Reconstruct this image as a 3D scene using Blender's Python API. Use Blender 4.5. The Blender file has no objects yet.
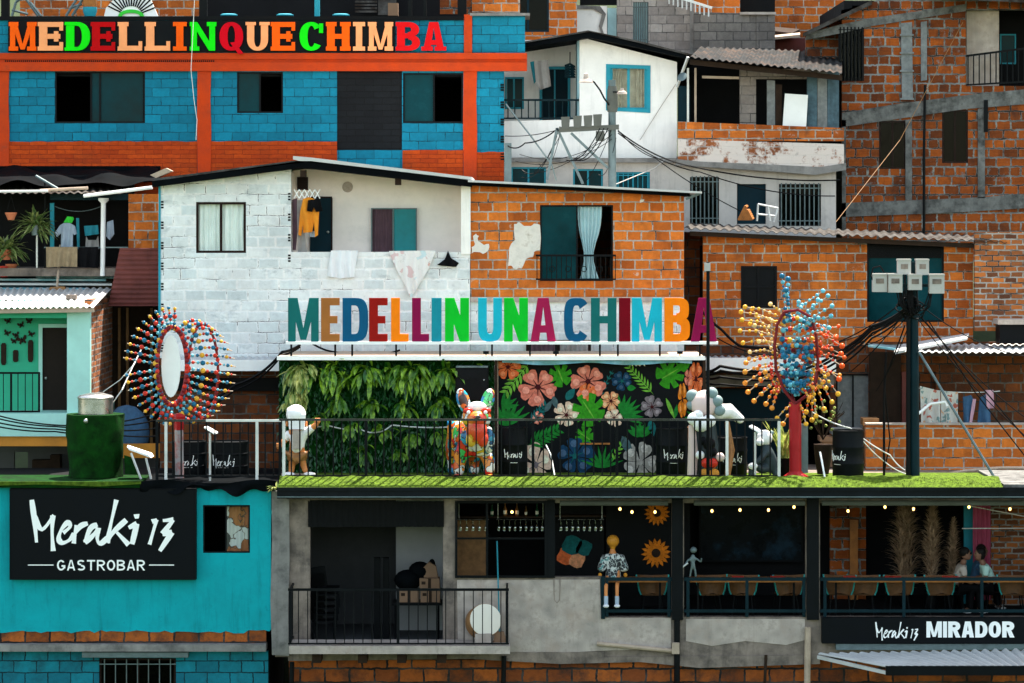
import bpy, bmesh, math, random
from mathutils import Vector, Matrix
from mathutils.geometry import tessellate_polygon
R = math.radians
rnd = random.Random(7)
sc = bpy.context.scene
COL = sc.collection
CAMZ, CAMD, F, HOR = 12.5, 60.0, 3000.0, 215.0

# ---------------------------------------------------------------- pixel plane -> world
def S(Y): return (CAMD + Y) / F
def PX(px, Y): return (px - 512.0) * S(Y)
def PZ(py, Y): return CAMZ + (HOR - py) * S(Y)
def P(px, py, Y): return Vector((PX(px, Y), Y, PZ(py, Y)))

# ---------------------------------------------------------------- mesh collector
class MB:
    def __init__(self):
        self.v = []; self.f = []; self.mi = []; self.cur = 0
    def m(self, i): self.cur = i; return self
    def add(self, vs, fs):
        b = len(self.v); self.v += [Vector(p) for p in vs]
        for f in fs:
            self.f.append([i + b for i in f]); self.mi.append(self.cur)
        return self
    def box(self, x0, x1, y0, y1, z0, z1):
        vs = [(x, y, z) for x in (x0, x1) for y in (y0, y1) for z in (z0, z1)]
        return self.add(vs, [(0,1,3,2),(4,6,7,5),(0,4,5,1),(2,3,7,6),(0,2,6,4),(1,5,7,3)])
    def pbox(self, x0, y0, x1, y1, Y, d):
        return self.box(PX(x0, Y), PX(x1, Y), Y, Y + d, PZ(y1, Y), PZ(y0, Y))
    def hexa(self, pts):   # 8 arbitrary corners: front 4 then back 4
        return self.add(pts, [(0,1,2,3),(7,6,5,4),(0,4,5,1),(1,5,6,2),(2,6,7,3),(3,7,4,0)])
    def prism(self, loops, y0, y1):     # loops: world (x,z) lists, first outer then holes
        flat = []; off = []
        for lp in loops:
            off.append(len(flat)); flat += [Vector((x, 0, z)) for x, z in lp]
        tris = tessellate_polygon([[Vector((x, z, 0)) for x, z in lp] for lp in loops])
        n = len(flat)
        vs = [(p.x, y0, p.z) for p in flat] + [(p.x, y1, p.z) for p in flat]
        fs = [tuple(t) for t in tris] + [tuple(i + n for i in reversed(t)) for t in tris]
        for o, lp in zip(off, loops):
            k = len(lp)
            for i in range(k):
                a = o + i; b = o + (i + 1) % k
                fs.append((a, b, b + n, a + n))
        return self.add(vs, fs)
    def ppoly(self, pts, Y, d, holes=()):
        return self.prism([[(PX(x, Y), PZ(y, Y)) for x, y in lp] for lp in [pts] + list(holes)], Y, Y + d)
    def tube(self, pts, r, n=6, r1=None, caps=True):
        pts = [Vector(p) for p in pts]
        rs = r if isinstance(r, (list, tuple)) else [r + ((r1 if r1 is not None else r) - r) * i / max(1, len(pts) - 1) for i in range(len(pts))]
        vs = []; fs = []
        up = None
        for i, p in enumerate(pts):
            t = (pts[min(i + 1, len(pts) - 1)] - pts[max(i - 1, 0)])
            if t.length < 1e-9: t = Vector((0, 0, 1))
            t.normalize()
            if up is None:
                up = Vector((0, 0, 1)) if abs(t.z) < .9 else Vector((1, 0, 0))
            a = t.cross(up)
            if a.length < 1e-6: a = t.cross(Vector((1, 0, 0)))
            a.normalize(); b = t.cross(a).normalized(); up = -b if False else a.cross(t)
            for k in range(n):
                an = 2 * math.pi * k / n
                vs.append(p + (a * math.cos(an) + b * math.sin(an)) * rs[i])
        for i in range(len(pts) - 1):
            for k in range(n):
                fs.append((i*n + k, i*n + (k+1) % n, (i+1)*n + (k+1) % n, (i+1)*n + k))
        if caps:
            fs.append(tuple(range(n))); fs.append(tuple((len(pts)-1)*n + k for k in reversed(range(n))))
        return self.add(vs, fs)
    def ptube(self, pts, r, n=6, r1=None):
        return self.tube([P(*q) for q in pts], r, n, r1)
    def bar(self, p, q, w, h):
        p = Vector(p); q = Vector(q); t = (q - p).normalized()
        up = Vector((0, 0, 1)) if abs(t.z) < .95 else Vector((0, 1, 0))
        a = t.cross(up).normalized() * w / 2; b = a.cross(t).normalized() * h / 2
        return self.hexa([p-a-b, p+a-b, p+a+b, p-a+b, q-a-b, q+a-b, q+a+b, q-a+b])
    def lathe(self, c, prof, n=20, axis=(0, 0, 1)):   # prof: (r, h)
        c = Vector(c); ax = Vector(axis).normalized()
        a = ax.cross(Vector((0, 1, 0))) if abs(ax.y) < .9 else ax.cross(Vector((1, 0, 0)))
        a.normalize(); b = ax.cross(a)
        vs = []; fs = []
        for r, h in prof:
            for k in range(n):
                an = 2 * math.pi * k / n
                vs.append(c + ax * h + (a * math.cos(an) + b * math.sin(an)) * r)
        for i in range(len(prof) - 1):
            for k in range(n):
                fs.append((i*n + k, i*n + (k+1) % n, (i+1)*n + (k+1) % n, (i+1)*n + k))
        fs.append(tuple(range(n))); fs.append(tuple((len(prof)-1)*n + k for k in reversed(range(n))))
        return self.add(vs, fs)
    def ball(self, c, r, sx=1, sy=1, sz=1, n=10, m=6, rot=None):
        c = Vector(c); vs = []; fs = []
        for i in range(1, m):
            th = math.pi * i / m
            for k in range(n):
                ph = 2 * math.pi * k / n
                d = Vector((r*sx*math.sin(th)*math.cos(ph), r*sy*math.sin(th)*math.sin(ph), r*sz*math.cos(th)))
                if rot: d = rot @ d
                vs.append(c + d)
        for s_ in (1, -1):
            d = Vector((0, 0, r * sz * s_))
            if rot: d = rot @ d
            vs.append(c + d)
        top = len(vs) - 2; bot = len(vs) - 1
        for i in range(m - 2):
            for k in range(n):
                fs.append((i*n + k, (i+1)*n + k, (i+1)*n + (k+1) % n, i*n + (k+1) % n))
        for k in range(n):
            fs.append((top, k, (k+1) % n)); fs.append((bot, (m-2)*n + (k+1) % n, (m-2)*n + k))
        return self.add(vs, fs)
    def sheet(self, fn, nu, nv):
        vs = [fn(i / nu, j / nv) for j in range(nv + 1) for i in range(nu + 1)]
        fs = [(j*(nu+1)+i, j*(nu+1)+i+1, (j+1)*(nu+1)+i+1, (j+1)*(nu+1)+i) for j in range(nv) for i in range(nu)]
        return self.add(vs, fs)
    def build(self, name, mat, parent=None, sharp=35):
        me = bpy.data.meshes.new(name)
        org = ORG.get(parent.name, Vector((0,0,0))) if parent else None
        if parent is None:
            lo = Vector((min(p.x for p in self.v), min(p.y for p in self.v), min(p.z for p in self.v)))
            hi = Vector((max(p.x for p in self.v), max(p.y for p in self.v), max(p.z for p in self.v)))
            org = Vector(((lo.x+hi.x)/2, (lo.y+hi.y)/2, lo.z))
        me.from_pydata([p - org for p in self.v], [], self.f)
        bm = bmesh.new(); bm.from_mesh(me)
        bmesh.ops.recalc_face_normals(bm, faces=bm.faces)
        bm.to_mesh(me); bm.free()
        for mt in (mat if isinstance(mat, (list, tuple)) else [mat]): me.materials.append(mt)
        if len(me.polygons) == len(self.mi):
            me.polygons.foreach_set('material_index', self.mi)
        me.polygons.foreach_set('use_smooth', [True] * len(me.polygons))
        me.set_sharp_from_angle(angle=R(sharp))
        o = bpy.data.objects.new(name, me); COL.objects.link(o)
        if parent: o.parent = parent
        else: o.location = org
        ORG[o.name] = org.copy()
        return o
ORG = {}

def tag(o, label=None, cat=None, group=None, kind=None):
    if label: o['label'] = label
    if cat: o['category'] = cat
    if group: o['group'] = group
    if kind: o['kind'] = kind
    return o
def thing(name, label, cat, loc, group=None):
    o = bpy.data.objects.new(name, None); COL.objects.link(o)
    o.empty_display_size = .2
    o.location = Vector(loc); ORG[o.name] = Vector(loc)
    return tag(o, label, cat, group)
def copy_tree(o, parent=None):
    c = o.copy(); COL.objects.link(c)
    if parent: c.parent = parent
    ORG[c.name] = ORG[o.name].copy()
    for ch in list(o.children): copy_tree(ch, c)
    return c
def dup(o, loc, label=None, rz=None, scale=None):
    c = copy_tree(o); c.location = Vector(loc)
    if label: c['label'] = label
    if rz is not None: c.rotation_euler = (0, 0, rz)
    if scale: c.scale = (scale,) * 3 if not isinstance(scale, tuple) else scale
    return c

# ---------------------------------------------------------------- walls with openings (pixel rectangles)
def wall(mb, x0, y0, x1, y1, Y, t=.18, openings=(), top=None):
    xs = {x0, x1}; ys = {y0, y1}
    for a, b, c, d in openings:
        xs |= {min(max(a, x0), x1), min(max(c, x0), x1)}; ys |= {min(max(b, y0), y1), min(max(d, y0), y1)}
    if top: xs |= {p[0] for p in top if x0 < p[0] < x1}
    xs = sorted(xs); ys = sorted(ys)
    def topy(x):
        for (ax, ay), (bx, by) in zip(top, top[1:]):
            if ax <= x <= bx: return ay + (by - ay) * (x - ax) / (bx - ax)
        return top[-1][1] if x > top[-1][0] else top[0][1]
    def solid(i, j):
        if i < 0 or j < 0 or i >= len(xs) - 1 or j >= len(ys) - 1: return False
        cx = (xs[i] + xs[i+1]) / 2; cy = (ys[j] + ys[j+1]) / 2
        return not any(a < cx < c and b < cy < d for a, b, c, d in openings)
    vid = {}; vs = []; fs = []
    def V(i, j, k):
        if (i, j, k) not in vid:
            y = ys[j]
            if j == 0 and top: y = topy(xs[i])
            vid[(i, j, k)] = len(vs); vs.append((PX(xs[i], Y), Y + k * t, PZ(y, Y)))
        return vid[(i, j, k)]
    for i in range(len(xs) - 1):
        for j in range(len(ys) - 1):
            if not solid(i, j): continue
            for k in (0, 1): fs.append((V(i,j,k), V(i+1,j,k), V(i+1,j+1,k), V(i,j+1,k)))
            if not solid(i-1, j): fs.append((V(i,j,0), V(i,j+1,0), V(i,j+1,1), V(i,j,1)))
            if not solid(i+1, j): fs.append((V(i+1,j,0), V(i+1,j+1,0), V(i+1,j+1,1), V(i+1,j,1)))
            if not solid(i, j-1): fs.append((V(i,j,0), V(i+1,j,0), V(i+1,j,1), V(i,j,1)))
            if not solid(i, j+1): fs.append((V(i,j+1,0), V(i+1,j+1,0), V(i+1,j+1,1), V(i,j+1,1)))
    mb.add(vs, fs); return mb
def shell(mb, x0, y0, x1, y1, Yf, Yb, t=.18, roof=True, floor=True, zlo=None):
    """side, back walls, floor and flat roof slab behind a front wall at Yf (butting on its back face)"""
    X0, X1 = PX(x0, Yf), PX(x1, Yf); Z1 = PZ(y0, Yf); Z0 = PZ(y1, Yf) if zlo is None else zlo
    a = Yf + t + .003
    mb.box(X0, X0 + t, a, Yb, Z0, Z1); mb.box(X1 - t, X1, a, Yb, Z0, Z1)
    mb.box(X0 + t + .003, X1 - t - .003, Yb - t, Yb, Z0, Z1)
    if roof: mb.box(X0 + t + .003, X1 - t - .003, a, Yb - t - .003, Z1 - .12, Z1 - .004)
    if floor: mb.box(X0 + t + .003, X1 - t - .003, a, Yb - t - .003, Z0 + .004, Z0 + .12)
    return mb
def window(parent, x0, y0, x1, y1, Y, fm, gm, mull=(), rails=(), ft=2.2, back=.07, name='window', label=None):
    m = MB(); d = .06
    yy = Y + back
    m.pbox(x0, y0, x1, y0 + ft, yy, d); m.pbox(x0, y1 - ft, x1, y1, yy, d)
    m.pbox(x0, y0 + ft, x0 + ft, y1 - ft, yy, d); m.pbox(x1 - ft, y0 + ft, x1, y1 - ft, yy, d)
    for q in mull: m.pbox(q - ft * .5, y0 + ft, q + ft * .5, y1 - ft, yy + .004, d - .008)
    for q in rails: m.pbox(x0 + ft, q - ft * .4, x1 - ft, q + ft * .4, yy + .008, d - .016)
    o = m.build(name, fm, parent)
    if label: o['label'] = label
    if gm:
        g = MB(); g.pbox(x0 + ft*.7, y0 + ft*.7, x1 - ft*.7, y1 - ft*.7, yy + d * .45, .008)
        g.build('pane', gm, o)
    return o
def bars(parent, x0, y0, x1, y1, Y, mat, n, r=.011, name='window_bars', rails=(0.12, .88)):
    m = MB()
    for i in range(n):
        x = x0 + (x1 - x0) * (i + .5) / n
        m.ptube([(x, y0, Y), (x, y1, Y)], r, 5)
    for f in rails:
        y = y0 + (y1 - y0) * f; m.pbox(x0, y - .5, x1, y + .5, Y - .006, .012)
    return m.build(name, mat, parent)
def curtain(mb, x0, y0, x1, y1, Y, folds=6, amp=.035, pinch=None):
    def fn(u, v):
        x = x0 + (x1 - x0) * u
        if pinch:
            c, vy, k = pinch
            w = 1 - (1 - k) * math.exp(-((v - vy) / .3) ** 2)
            x = c + (x - c) * w
        p = P(x, y0 + (y1 - y0) * v, Y)
        p.y += amp * math.sin(u * folds * 2 * math.pi + .6 * math.sin(v * 3)) + .01 * math.sin(v * 7 + u * 9)
        return p
    return mb.sheet(fn, folds * 8, 8)
def corrugated(mb, a, b, c, d, waves, amp=.022, th=.006):
    """a->b along the eave (ridges cross it), a->d / b->c up the slope"""
    a, b, c, d = map(Vector, (a, b, c, d))
    n = (b - a).cross(d - a).normalized()
    if n.z < 0: n = -n
    nu = waves * 6
    fn = lambda o: (lambda u, v: (a*(1-u) + b*u)*(1-v) + (d*(1-u) + c*u)*v + n*(amp*math.sin(u*waves*2*math.pi) + o))
    b0 = len(mb.v)
    mb.sheet(fn(0), nu, 2); mb.sheet(fn(-th), nu, 2)
    k = (nu + 1) * 3
    fs = []
    for i in range(nu):
        fs.append((i, i+1, k+i+1, k+i)); q = (nu+1)*2
        fs.append((q+i, q+i+1, k+q+i+1, k+q+i))
    for f in fs: mb.f.append([j + b0 for j in f]); mb.mi.append(mb.cur)
    return mb
def sag(p, q, s, n=14):
    p = Vector(p); q = Vector(q)
    return [p.lerp(q, i / n) - Vector((0, 0, s * 4 * (i/n) * (1 - i/n))) for i in range(n + 1)]
def cable(label, pts, r=.012, mat=None, s=0, name='cable', group=None, cat='cable'):
    m = MB(); w = [P(*q) for q in pts]
    for p, q in zip(w, w[1:]): m.tube(sag(p, q, s), r, 5)
    return tag(m.build(name, mat or M['rubber'], None), label, cat, group)

# ---------------------------------------------------------------- lettering
def arc(cx, cy, rx, ry, tx, ty, a0, a1, n=16, e=2.0):
    def pt(a, rx, ry):
        c, s = math.cos(a), math.sin(a)
        return (cx + rx * math.copysign(abs(c) ** (2/e), c), cy + ry * math.copysign(abs(s) ** (2/e), s))
    A = [R(a0 + (a1 - a0) * i / n) for i in range(n + 1)]
    o = [pt(a, rx, ry) for a in A]; q = [pt(a, rx - tx, ry - ty) for a in A]
    return [[o[i], o[i+1], q[i+1], q[i]] for i in range(n)]
def rc(x0, y0, x1, y1): return [(x0, y0), (x1, y0), (x1, y1), (x0, y1)]
def glyph(ch, s, t, serif=False, e=2.6):
    """convex polygons in a unit box, y up; s stem width, t bar height"""
    g = []
    if ch == 'I': g = [rc(.5 - s/2, 0, .5 + s/2, 1)] if serif else [rc(0, 0, 1, 1)]
    elif ch == 'L': g = [rc(0, 0, s, 1), rc(s, 0, 1, t)]
    elif ch == 'E': g = [rc(0, 0, s, 1), rc(s, 0, 1, t), rc(s, 1 - t, 1, 1), rc(s, .5 - t*.5, .88, .5 + t*.5)]
    elif ch == 'T': g = [rc(.5 - s/2, 0, .5 + s/2, 1 - t), rc(0, 1 - t, 1, 1)]
    elif ch == 'H': g = [rc(0, 0, s, 1), rc(1 - s, 0, 1, 1), rc(s, .5 - t/2, 1 - s, .5 + t/2)]
    elif ch == 'M':
        k = s * .85
        g = [rc(0, 0, k, 1), rc(1 - k, 0, 1, 1), [(k*.2, 1), (k*1.25, 1), (.5 + k*.28, 0.04), (.5 - k*.38, .04)], [(1 - k*.2, 1), (1 - k*1.25, 1), (.5 - k*.28, .04), (.5 + k*.38, .04)]]
    elif ch == 'N': g = [rc(0, 0, s, 1), rc(1 - s, 0, 1, 1), [(0, 1), (s*1.05, 1), (1, 0), (1 - s*1.05, 0)]]
    elif ch == 'A':
        g = [[(0, 0), (s*.98, 0), (.5 + s*.12, 1), (.5 - s*.62, 1)], [(1, 0), (1 - s*.98, 0), (.5 - s*.12, 1), (.5 + s*.62, 1)], rc(.25, .2, .75, .2 + t)]
    elif ch == 'D': g = [rc(0, 0, s, 1), rc(s, 0, .46, t), rc(s, 1 - t, .46, 1)] + arc(.45, .5, .55, .5, s, t, -90, 90, 18, e)
    elif ch == 'B':
        g = [rc(0, 0, s, 1)] + [rc(s, y, .5, y + t) for y in (0, .52 - t/2, 1 - t)]
        g += arc(.49, .26 + t/8, .51, .26 + t/8, s, t, -90, 90, 12, e) + arc(.47, .76 - t/8, .49, .24 + t/8, s, t, -90, 90, 12, e)
    elif ch == 'P' or ch == 'R':
        g = [rc(0, 0, s, 1), rc(s, 1 - t, .5, 1), rc(s, .42, .5, .42 + t)] + arc(.48, .71, .5, .29, s, t, -90, 90, 12, e)
        if ch == 'R': g.append([(.38, .44), (.38 + s, .44), (1, 0), (1 - s*1.05, 0)])
    elif ch == 'C': g = arc(.5, .5, .5, .5, s, t, 38, 322, 26, e)
    elif ch == 'G': g = arc(.5, .5, .5, .5, s, t, 40, 340, 26, e) + [rc(.55, .5 - t, 1, .5), rc(1 - s, .2, 1, .5)]
    elif ch == 'O' or ch == 'Q':
        g = arc(.5, .5, .5, .5, s, t, 0, 360, 32, e)
        if ch == 'Q': g.append([(.45, .28), (.62, .3), (1.02, -.1), (.8, -.12)])
    elif ch == 'U': g = [rc(0, .4, s, 1), rc(1 - s, .4, 1, 1)] + arc(.5, .42, .5, .42, s, t, 180, 360, 18, e)
    elif ch == 'S':
        g = arc(.5, .74, .46, .26, s, t, 30, 270, 16, 2.2) + arc(.5, .26, .48, .26, s, t, -150, 90, 16, 2.2)
    if serif:
        k = t * .85; w = s * .5
        def sf(x0, x1, ys=(0, 1)):
            for y in ys: g.append(rc(x0, y if y == 0 else 1 - k, x1, k if y == 0 else 1))
        if ch == 'I': sf(0, 1)
        elif ch in 'ELDB': sf(-.06, s + .06)
        elif ch in 'HM': sf(-.05, s + .08); sf(1 - s - .08, 1.05)
        elif ch == 'N': sf(-.05, s*.9, (0, 1)); sf(-.05, s + .1, (0,)); sf(1 - s - .1, 1.05, (1,))
        elif ch == 'U': sf(-.07, s + .07, (1,)); sf(1 - s - .07, 1.07, (1,))
        elif ch == 'A': sf(-.08, s + .12, (0,)); sf(1 - s - .12, 1.08, (0,))
        if ch in 'E': g += [rc(1 - s*.45, 0, 1, .3), rc(1 - s*.45, .7, 1, 1), rc(.62, .32, .8, .68)]
        if ch == 'L': g.append(rc(1 - s*.45, 0, 1, .33))
        if ch == 'C': g.append(rc(1 - s*.5, .62, 1, .95))
    return g
def put_glyph(mb, ch, x0, y0, x1, y1, Y, d, s=.3, t=.16, serif=False, e=2.6):
    for i, pg in enumerate(glyph(ch, s, t, serif, e)):
        off = i * .0006
        pts = [(x0 + (x1 - x0) * u, y1 + (y0 - y1) * v) for u, v in pg]
        mb.ppoly(pts, Y - off, d + off)
    return mb
def put_text(mb, txt, x0, y0, x1, y1, Y, d, s=.2, t=.14, gap=.18, e=2.2, wid=None):
    wid = wid or {'I': .32, 'M': 1.25, 'L': .8, 'E': .8, ' ': .5}
    ws = [wid.get(c, 1.0) for c in txt]
    tot = sum(ws) + gap * (len(txt) - 1); x = x0; k = (x1 - x0) / tot
    for c, w in zip(txt, ws):
        if c != ' ': put_glyph(mb, c, x, y0, x + w*k, y1, Y, d, min(.48, s / w) if c != 'I' else s, t, False, e)
        x += (w + gap) * k
    return mb
def brush(mb, strokes, fx, fy, Y, w, th=.006):
    """handwritten strokes: lists of (x, y); fx, fy map to pixels; flat ribbons of width w px, each a little prouder"""
    for k, st in enumerate(strokes):
        pts = [(fx(a), fy(b)) for a, b in st]
        # resample smooth (Catmull-Rom)
        q = []
        n = len(pts)
        for i in range(n - 1):
            p0 = pts[max(i-1, 0)]; p1 = pts[i]; p2 = pts[i+1]; p3 = pts[min(i+2, n-1)]
            for j in range(5):
                u = j / 5
                q.append(tuple(.5*((2*p1[c]) + (-p0[c]+p2[c])*u + (2*p0[c]-5*p1[c]+4*p2[c]-p3[c])*u*u + (-p0[c]+3*p1[c]-3*p2[c]+p3[c])*u**3) for c in (0, 1)))
        q.append(pts[-1])
        vs = []; fs = []
        for i, p in enumerate(q):
            a = q[max(i-1, 0)]; b = q[min(i+1, len(q)-1)]
            dx, dy = b[0]-a[0], b[1]-a[1]; L = math.hypot(dx, dy) or 1
            ww = w * (.42 + .13 * math.sin(i * .5 + k))
            nx, ny = -dy/L*ww, dx/L*ww
            yy = Y - .0012 * k - .0001 * i
            for sgn in (1, -1):
                for dd in (0, th):
                    vs.append(P(p[0] + sgn*nx, p[1] + sgn*ny, yy) + Vector((0, dd, 0)))
        for i in range(len(q) - 1):
            a = i*4; b = a + 4
            fs += [(a, b, b+2, a+2), (a+1, a+3, b+3, b+1), (a, a+1, b+1, b), (a+2, b+2, b+3, a+3)]
        e = (len(q)-1)*4
        fs += [(0, 2, 3, 1), (e, e+1, e+3, e+2)]
        mb.add(vs, fs)
    return mb
MERAKI = [[(93,146),(101,207),(107,271)], [(101,195),(123,233),(158,191)], [(155,192),(152.6,241),(156,296)],
  [(185,243),(205,225),(198,213),(180,233),(172,259),(182,272),(203,264),(218,246)],
  [(223,220),(216,274)], [(218,246),(236,223),(257,215)],
  [(285,218),(265,230),(248,271)], [(248,271),(272,251),(288,228)], [(288,228),(285,261),(295,274),(316,256)],
  [(341,146),(324,220),(314,272)], [(314,272),(332,241),(370,205)], [(342,241),(377,278)],
  [(377,228),(401,216)], [(401,216),(387,276)], [(400,188),(401,201)],
  [(445,210),(460,204)], [(459,204),(438,277)],
  [(477,207),(508,204)], [(508,205),(476,246)], [(476,246),(504,241)], [(504,241),(468,296)]]

# ---------------------------------------------------------------- plants
def blade(mb, base, d, L, w, droop=.5, seg=4, up=Vector((0, 0, 1))):
    d = Vector(d).normalized(); side = d.cross(up)
    if side.length < 1e-3: side = Vector((1, 0, 0))
    side.normalize()
    p = Vector(base); vs = []; cur = d.copy()
    for i in range(seg + 1):
        u = i / seg
        ww = w * (.25 + 1.1 * math.sin(math.pi * min(1, u * .92 + .06))) * .5
        if i == seg: ww = w * .04
        nrm = side.cross(cur).normalized()
        vs += [p - side*ww + nrm*ww*.35, p, p + side*ww + nrm*ww*.35]
        cur = (cur + Vector((0, 0, -droop / seg))).normalized()
        p = p + cur * (L / seg)
    fs = []
    for i in range(seg):
        a = i*3
        fs += [(a, a+1, a+4, a+3), (a+1, a+2, a+5, a+4)]
    return mb.add(vs, fs)
# ---------------------------------------------------------------- materials
M = {}
def srgb(r, g, b):
    f = lambda c: (c/255/12.92) if c/255 <= .04045 else ((c/255 + .055)/1.055) ** 2.4
    return (f(r), f(g), f(b))
def new_mat(name):
    m = bpy.data.materials.new(name); m.use_nodes = True
    n = m.node_tree.nodes; l = m.node_tree.links
    b = n['Principled BSDF']
    return m, n, l, b
def mixc(n, l, fac, a, b, blend='MIX'):
    x = n.new('ShaderNodeMix'); x.data_type = 'RGBA'; x.blend_type = blend
    for s_, v in ((x.inputs[0], fac), (x.inputs[6], a), (x.inputs[7], b)):
        if hasattr(v, 'links'): l.new(v, s_)
        elif isinstance(v, (int, float)): s_.default_value = v
        else: s_.default_value = (*v, 1)
    return x.outputs[2]
def mixc_f(n, l, f, k):
    q = n.new('ShaderNodeMath'); q.operation = 'MULTIPLY'; l.new(f, q.inputs[0]); q.inputs[1].default_value = k; return q.outputs[0]
def noise(n, l, vec, scale, detail=4, rough=.6):
    t = n.new('ShaderNodeTexNoise'); t.inputs['Scale'].default_value = scale
    t.inputs['Detail'].default_value = detail; t.inputs['Roughness'].default_value = rough
    if vec: l.new(vec, t.inputs['Vector'])
    return t.outputs['Fac']
def ramp(n, l, fac, a, b):
    r = n.new('ShaderNodeMapRange'); r.inputs[1].default_value = a; r.inputs[2].default_value = b
    l.new(fac, r.inputs[0]); return r.outputs[0]
def pos(n): return n.new('ShaderNodeNewGeometry').outputs['Position']
def stretch(n, l, v, sx, sy, sz):
    t = n.new('ShaderNodeMapping'); t.inputs['Scale'].default_value = (sx, sy, sz); l.new(v, t.inputs['Vector']); return t.outputs[0]
def mat(key, col, rough=.7, metal=0, var=.22, scale=2.5, bump=.0, bscale=30, streak=0, stain=None, spec=None, stain2=None):
    m, n, l, b = new_mat(key); v = pos(n)
    f = ramp(n, l, noise(n, l, v, scale, 6, .65), .3, .7)
    c = mixc(n, l, f, tuple(x*(1-var) for x in col), tuple(min(1, x*(1+var*.5)) for x in col))
    if streak:
        s_ = ramp(n, l, noise(n, l, stretch(n, l, v, 5, 5, .5), 1.2, 5, .7), .52, .75)
        mm = n.new('ShaderNodeMath'); mm.operation = 'MULTIPLY'; l.new(s_, mm.inputs[0]); mm.inputs[1].default_value = streak
        c = mixc(n, l, mm.outputs[0], c, tuple(x*.28 for x in col))
    for stain in (stain, stain2):
        if not stain: continue
        sc_, lo, hi, amt = stain[1:]
        s_ = ramp(n, l, noise(n, l, v, sc_, 8, .7), lo, hi)
        mm = n.new('ShaderNodeMath'); mm.operation = 'MULTIPLY'; l.new(s_, mm.inputs[0]); mm.inputs[1].default_value = amt
        c = mixc(n, l, mm.outputs[0], c, stain[0])
    l.new(c, b.inputs['Base Color'])
    b.inputs['Metallic'].default_value = metal
    rr = n.new('ShaderNodeMapRange'); rr.inputs[3].default_value = max(.03, rough - .12); rr.inputs[4].default_value = min(1, rough + .12)
    l.new(f, rr.inputs[0]); l.new(rr.outputs[0], b.inputs['Roughness'])
    b.inputs['Specular IOR Level'].default_value = spec if spec is not None else (.08 if max(col) < .05 else .2)
    if bump:
        bp = n.new('ShaderNodeBump'); bp.inputs['Strength'].default_value = bump; bp.inputs['Distance'].default_value = .02
        l.new(noise(n, l, v, bscale, 5, .6), bp.inputs['Height']); l.new(bp.outputs[0], b.inputs['Normal'])
    M[key] = m; return m
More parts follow.
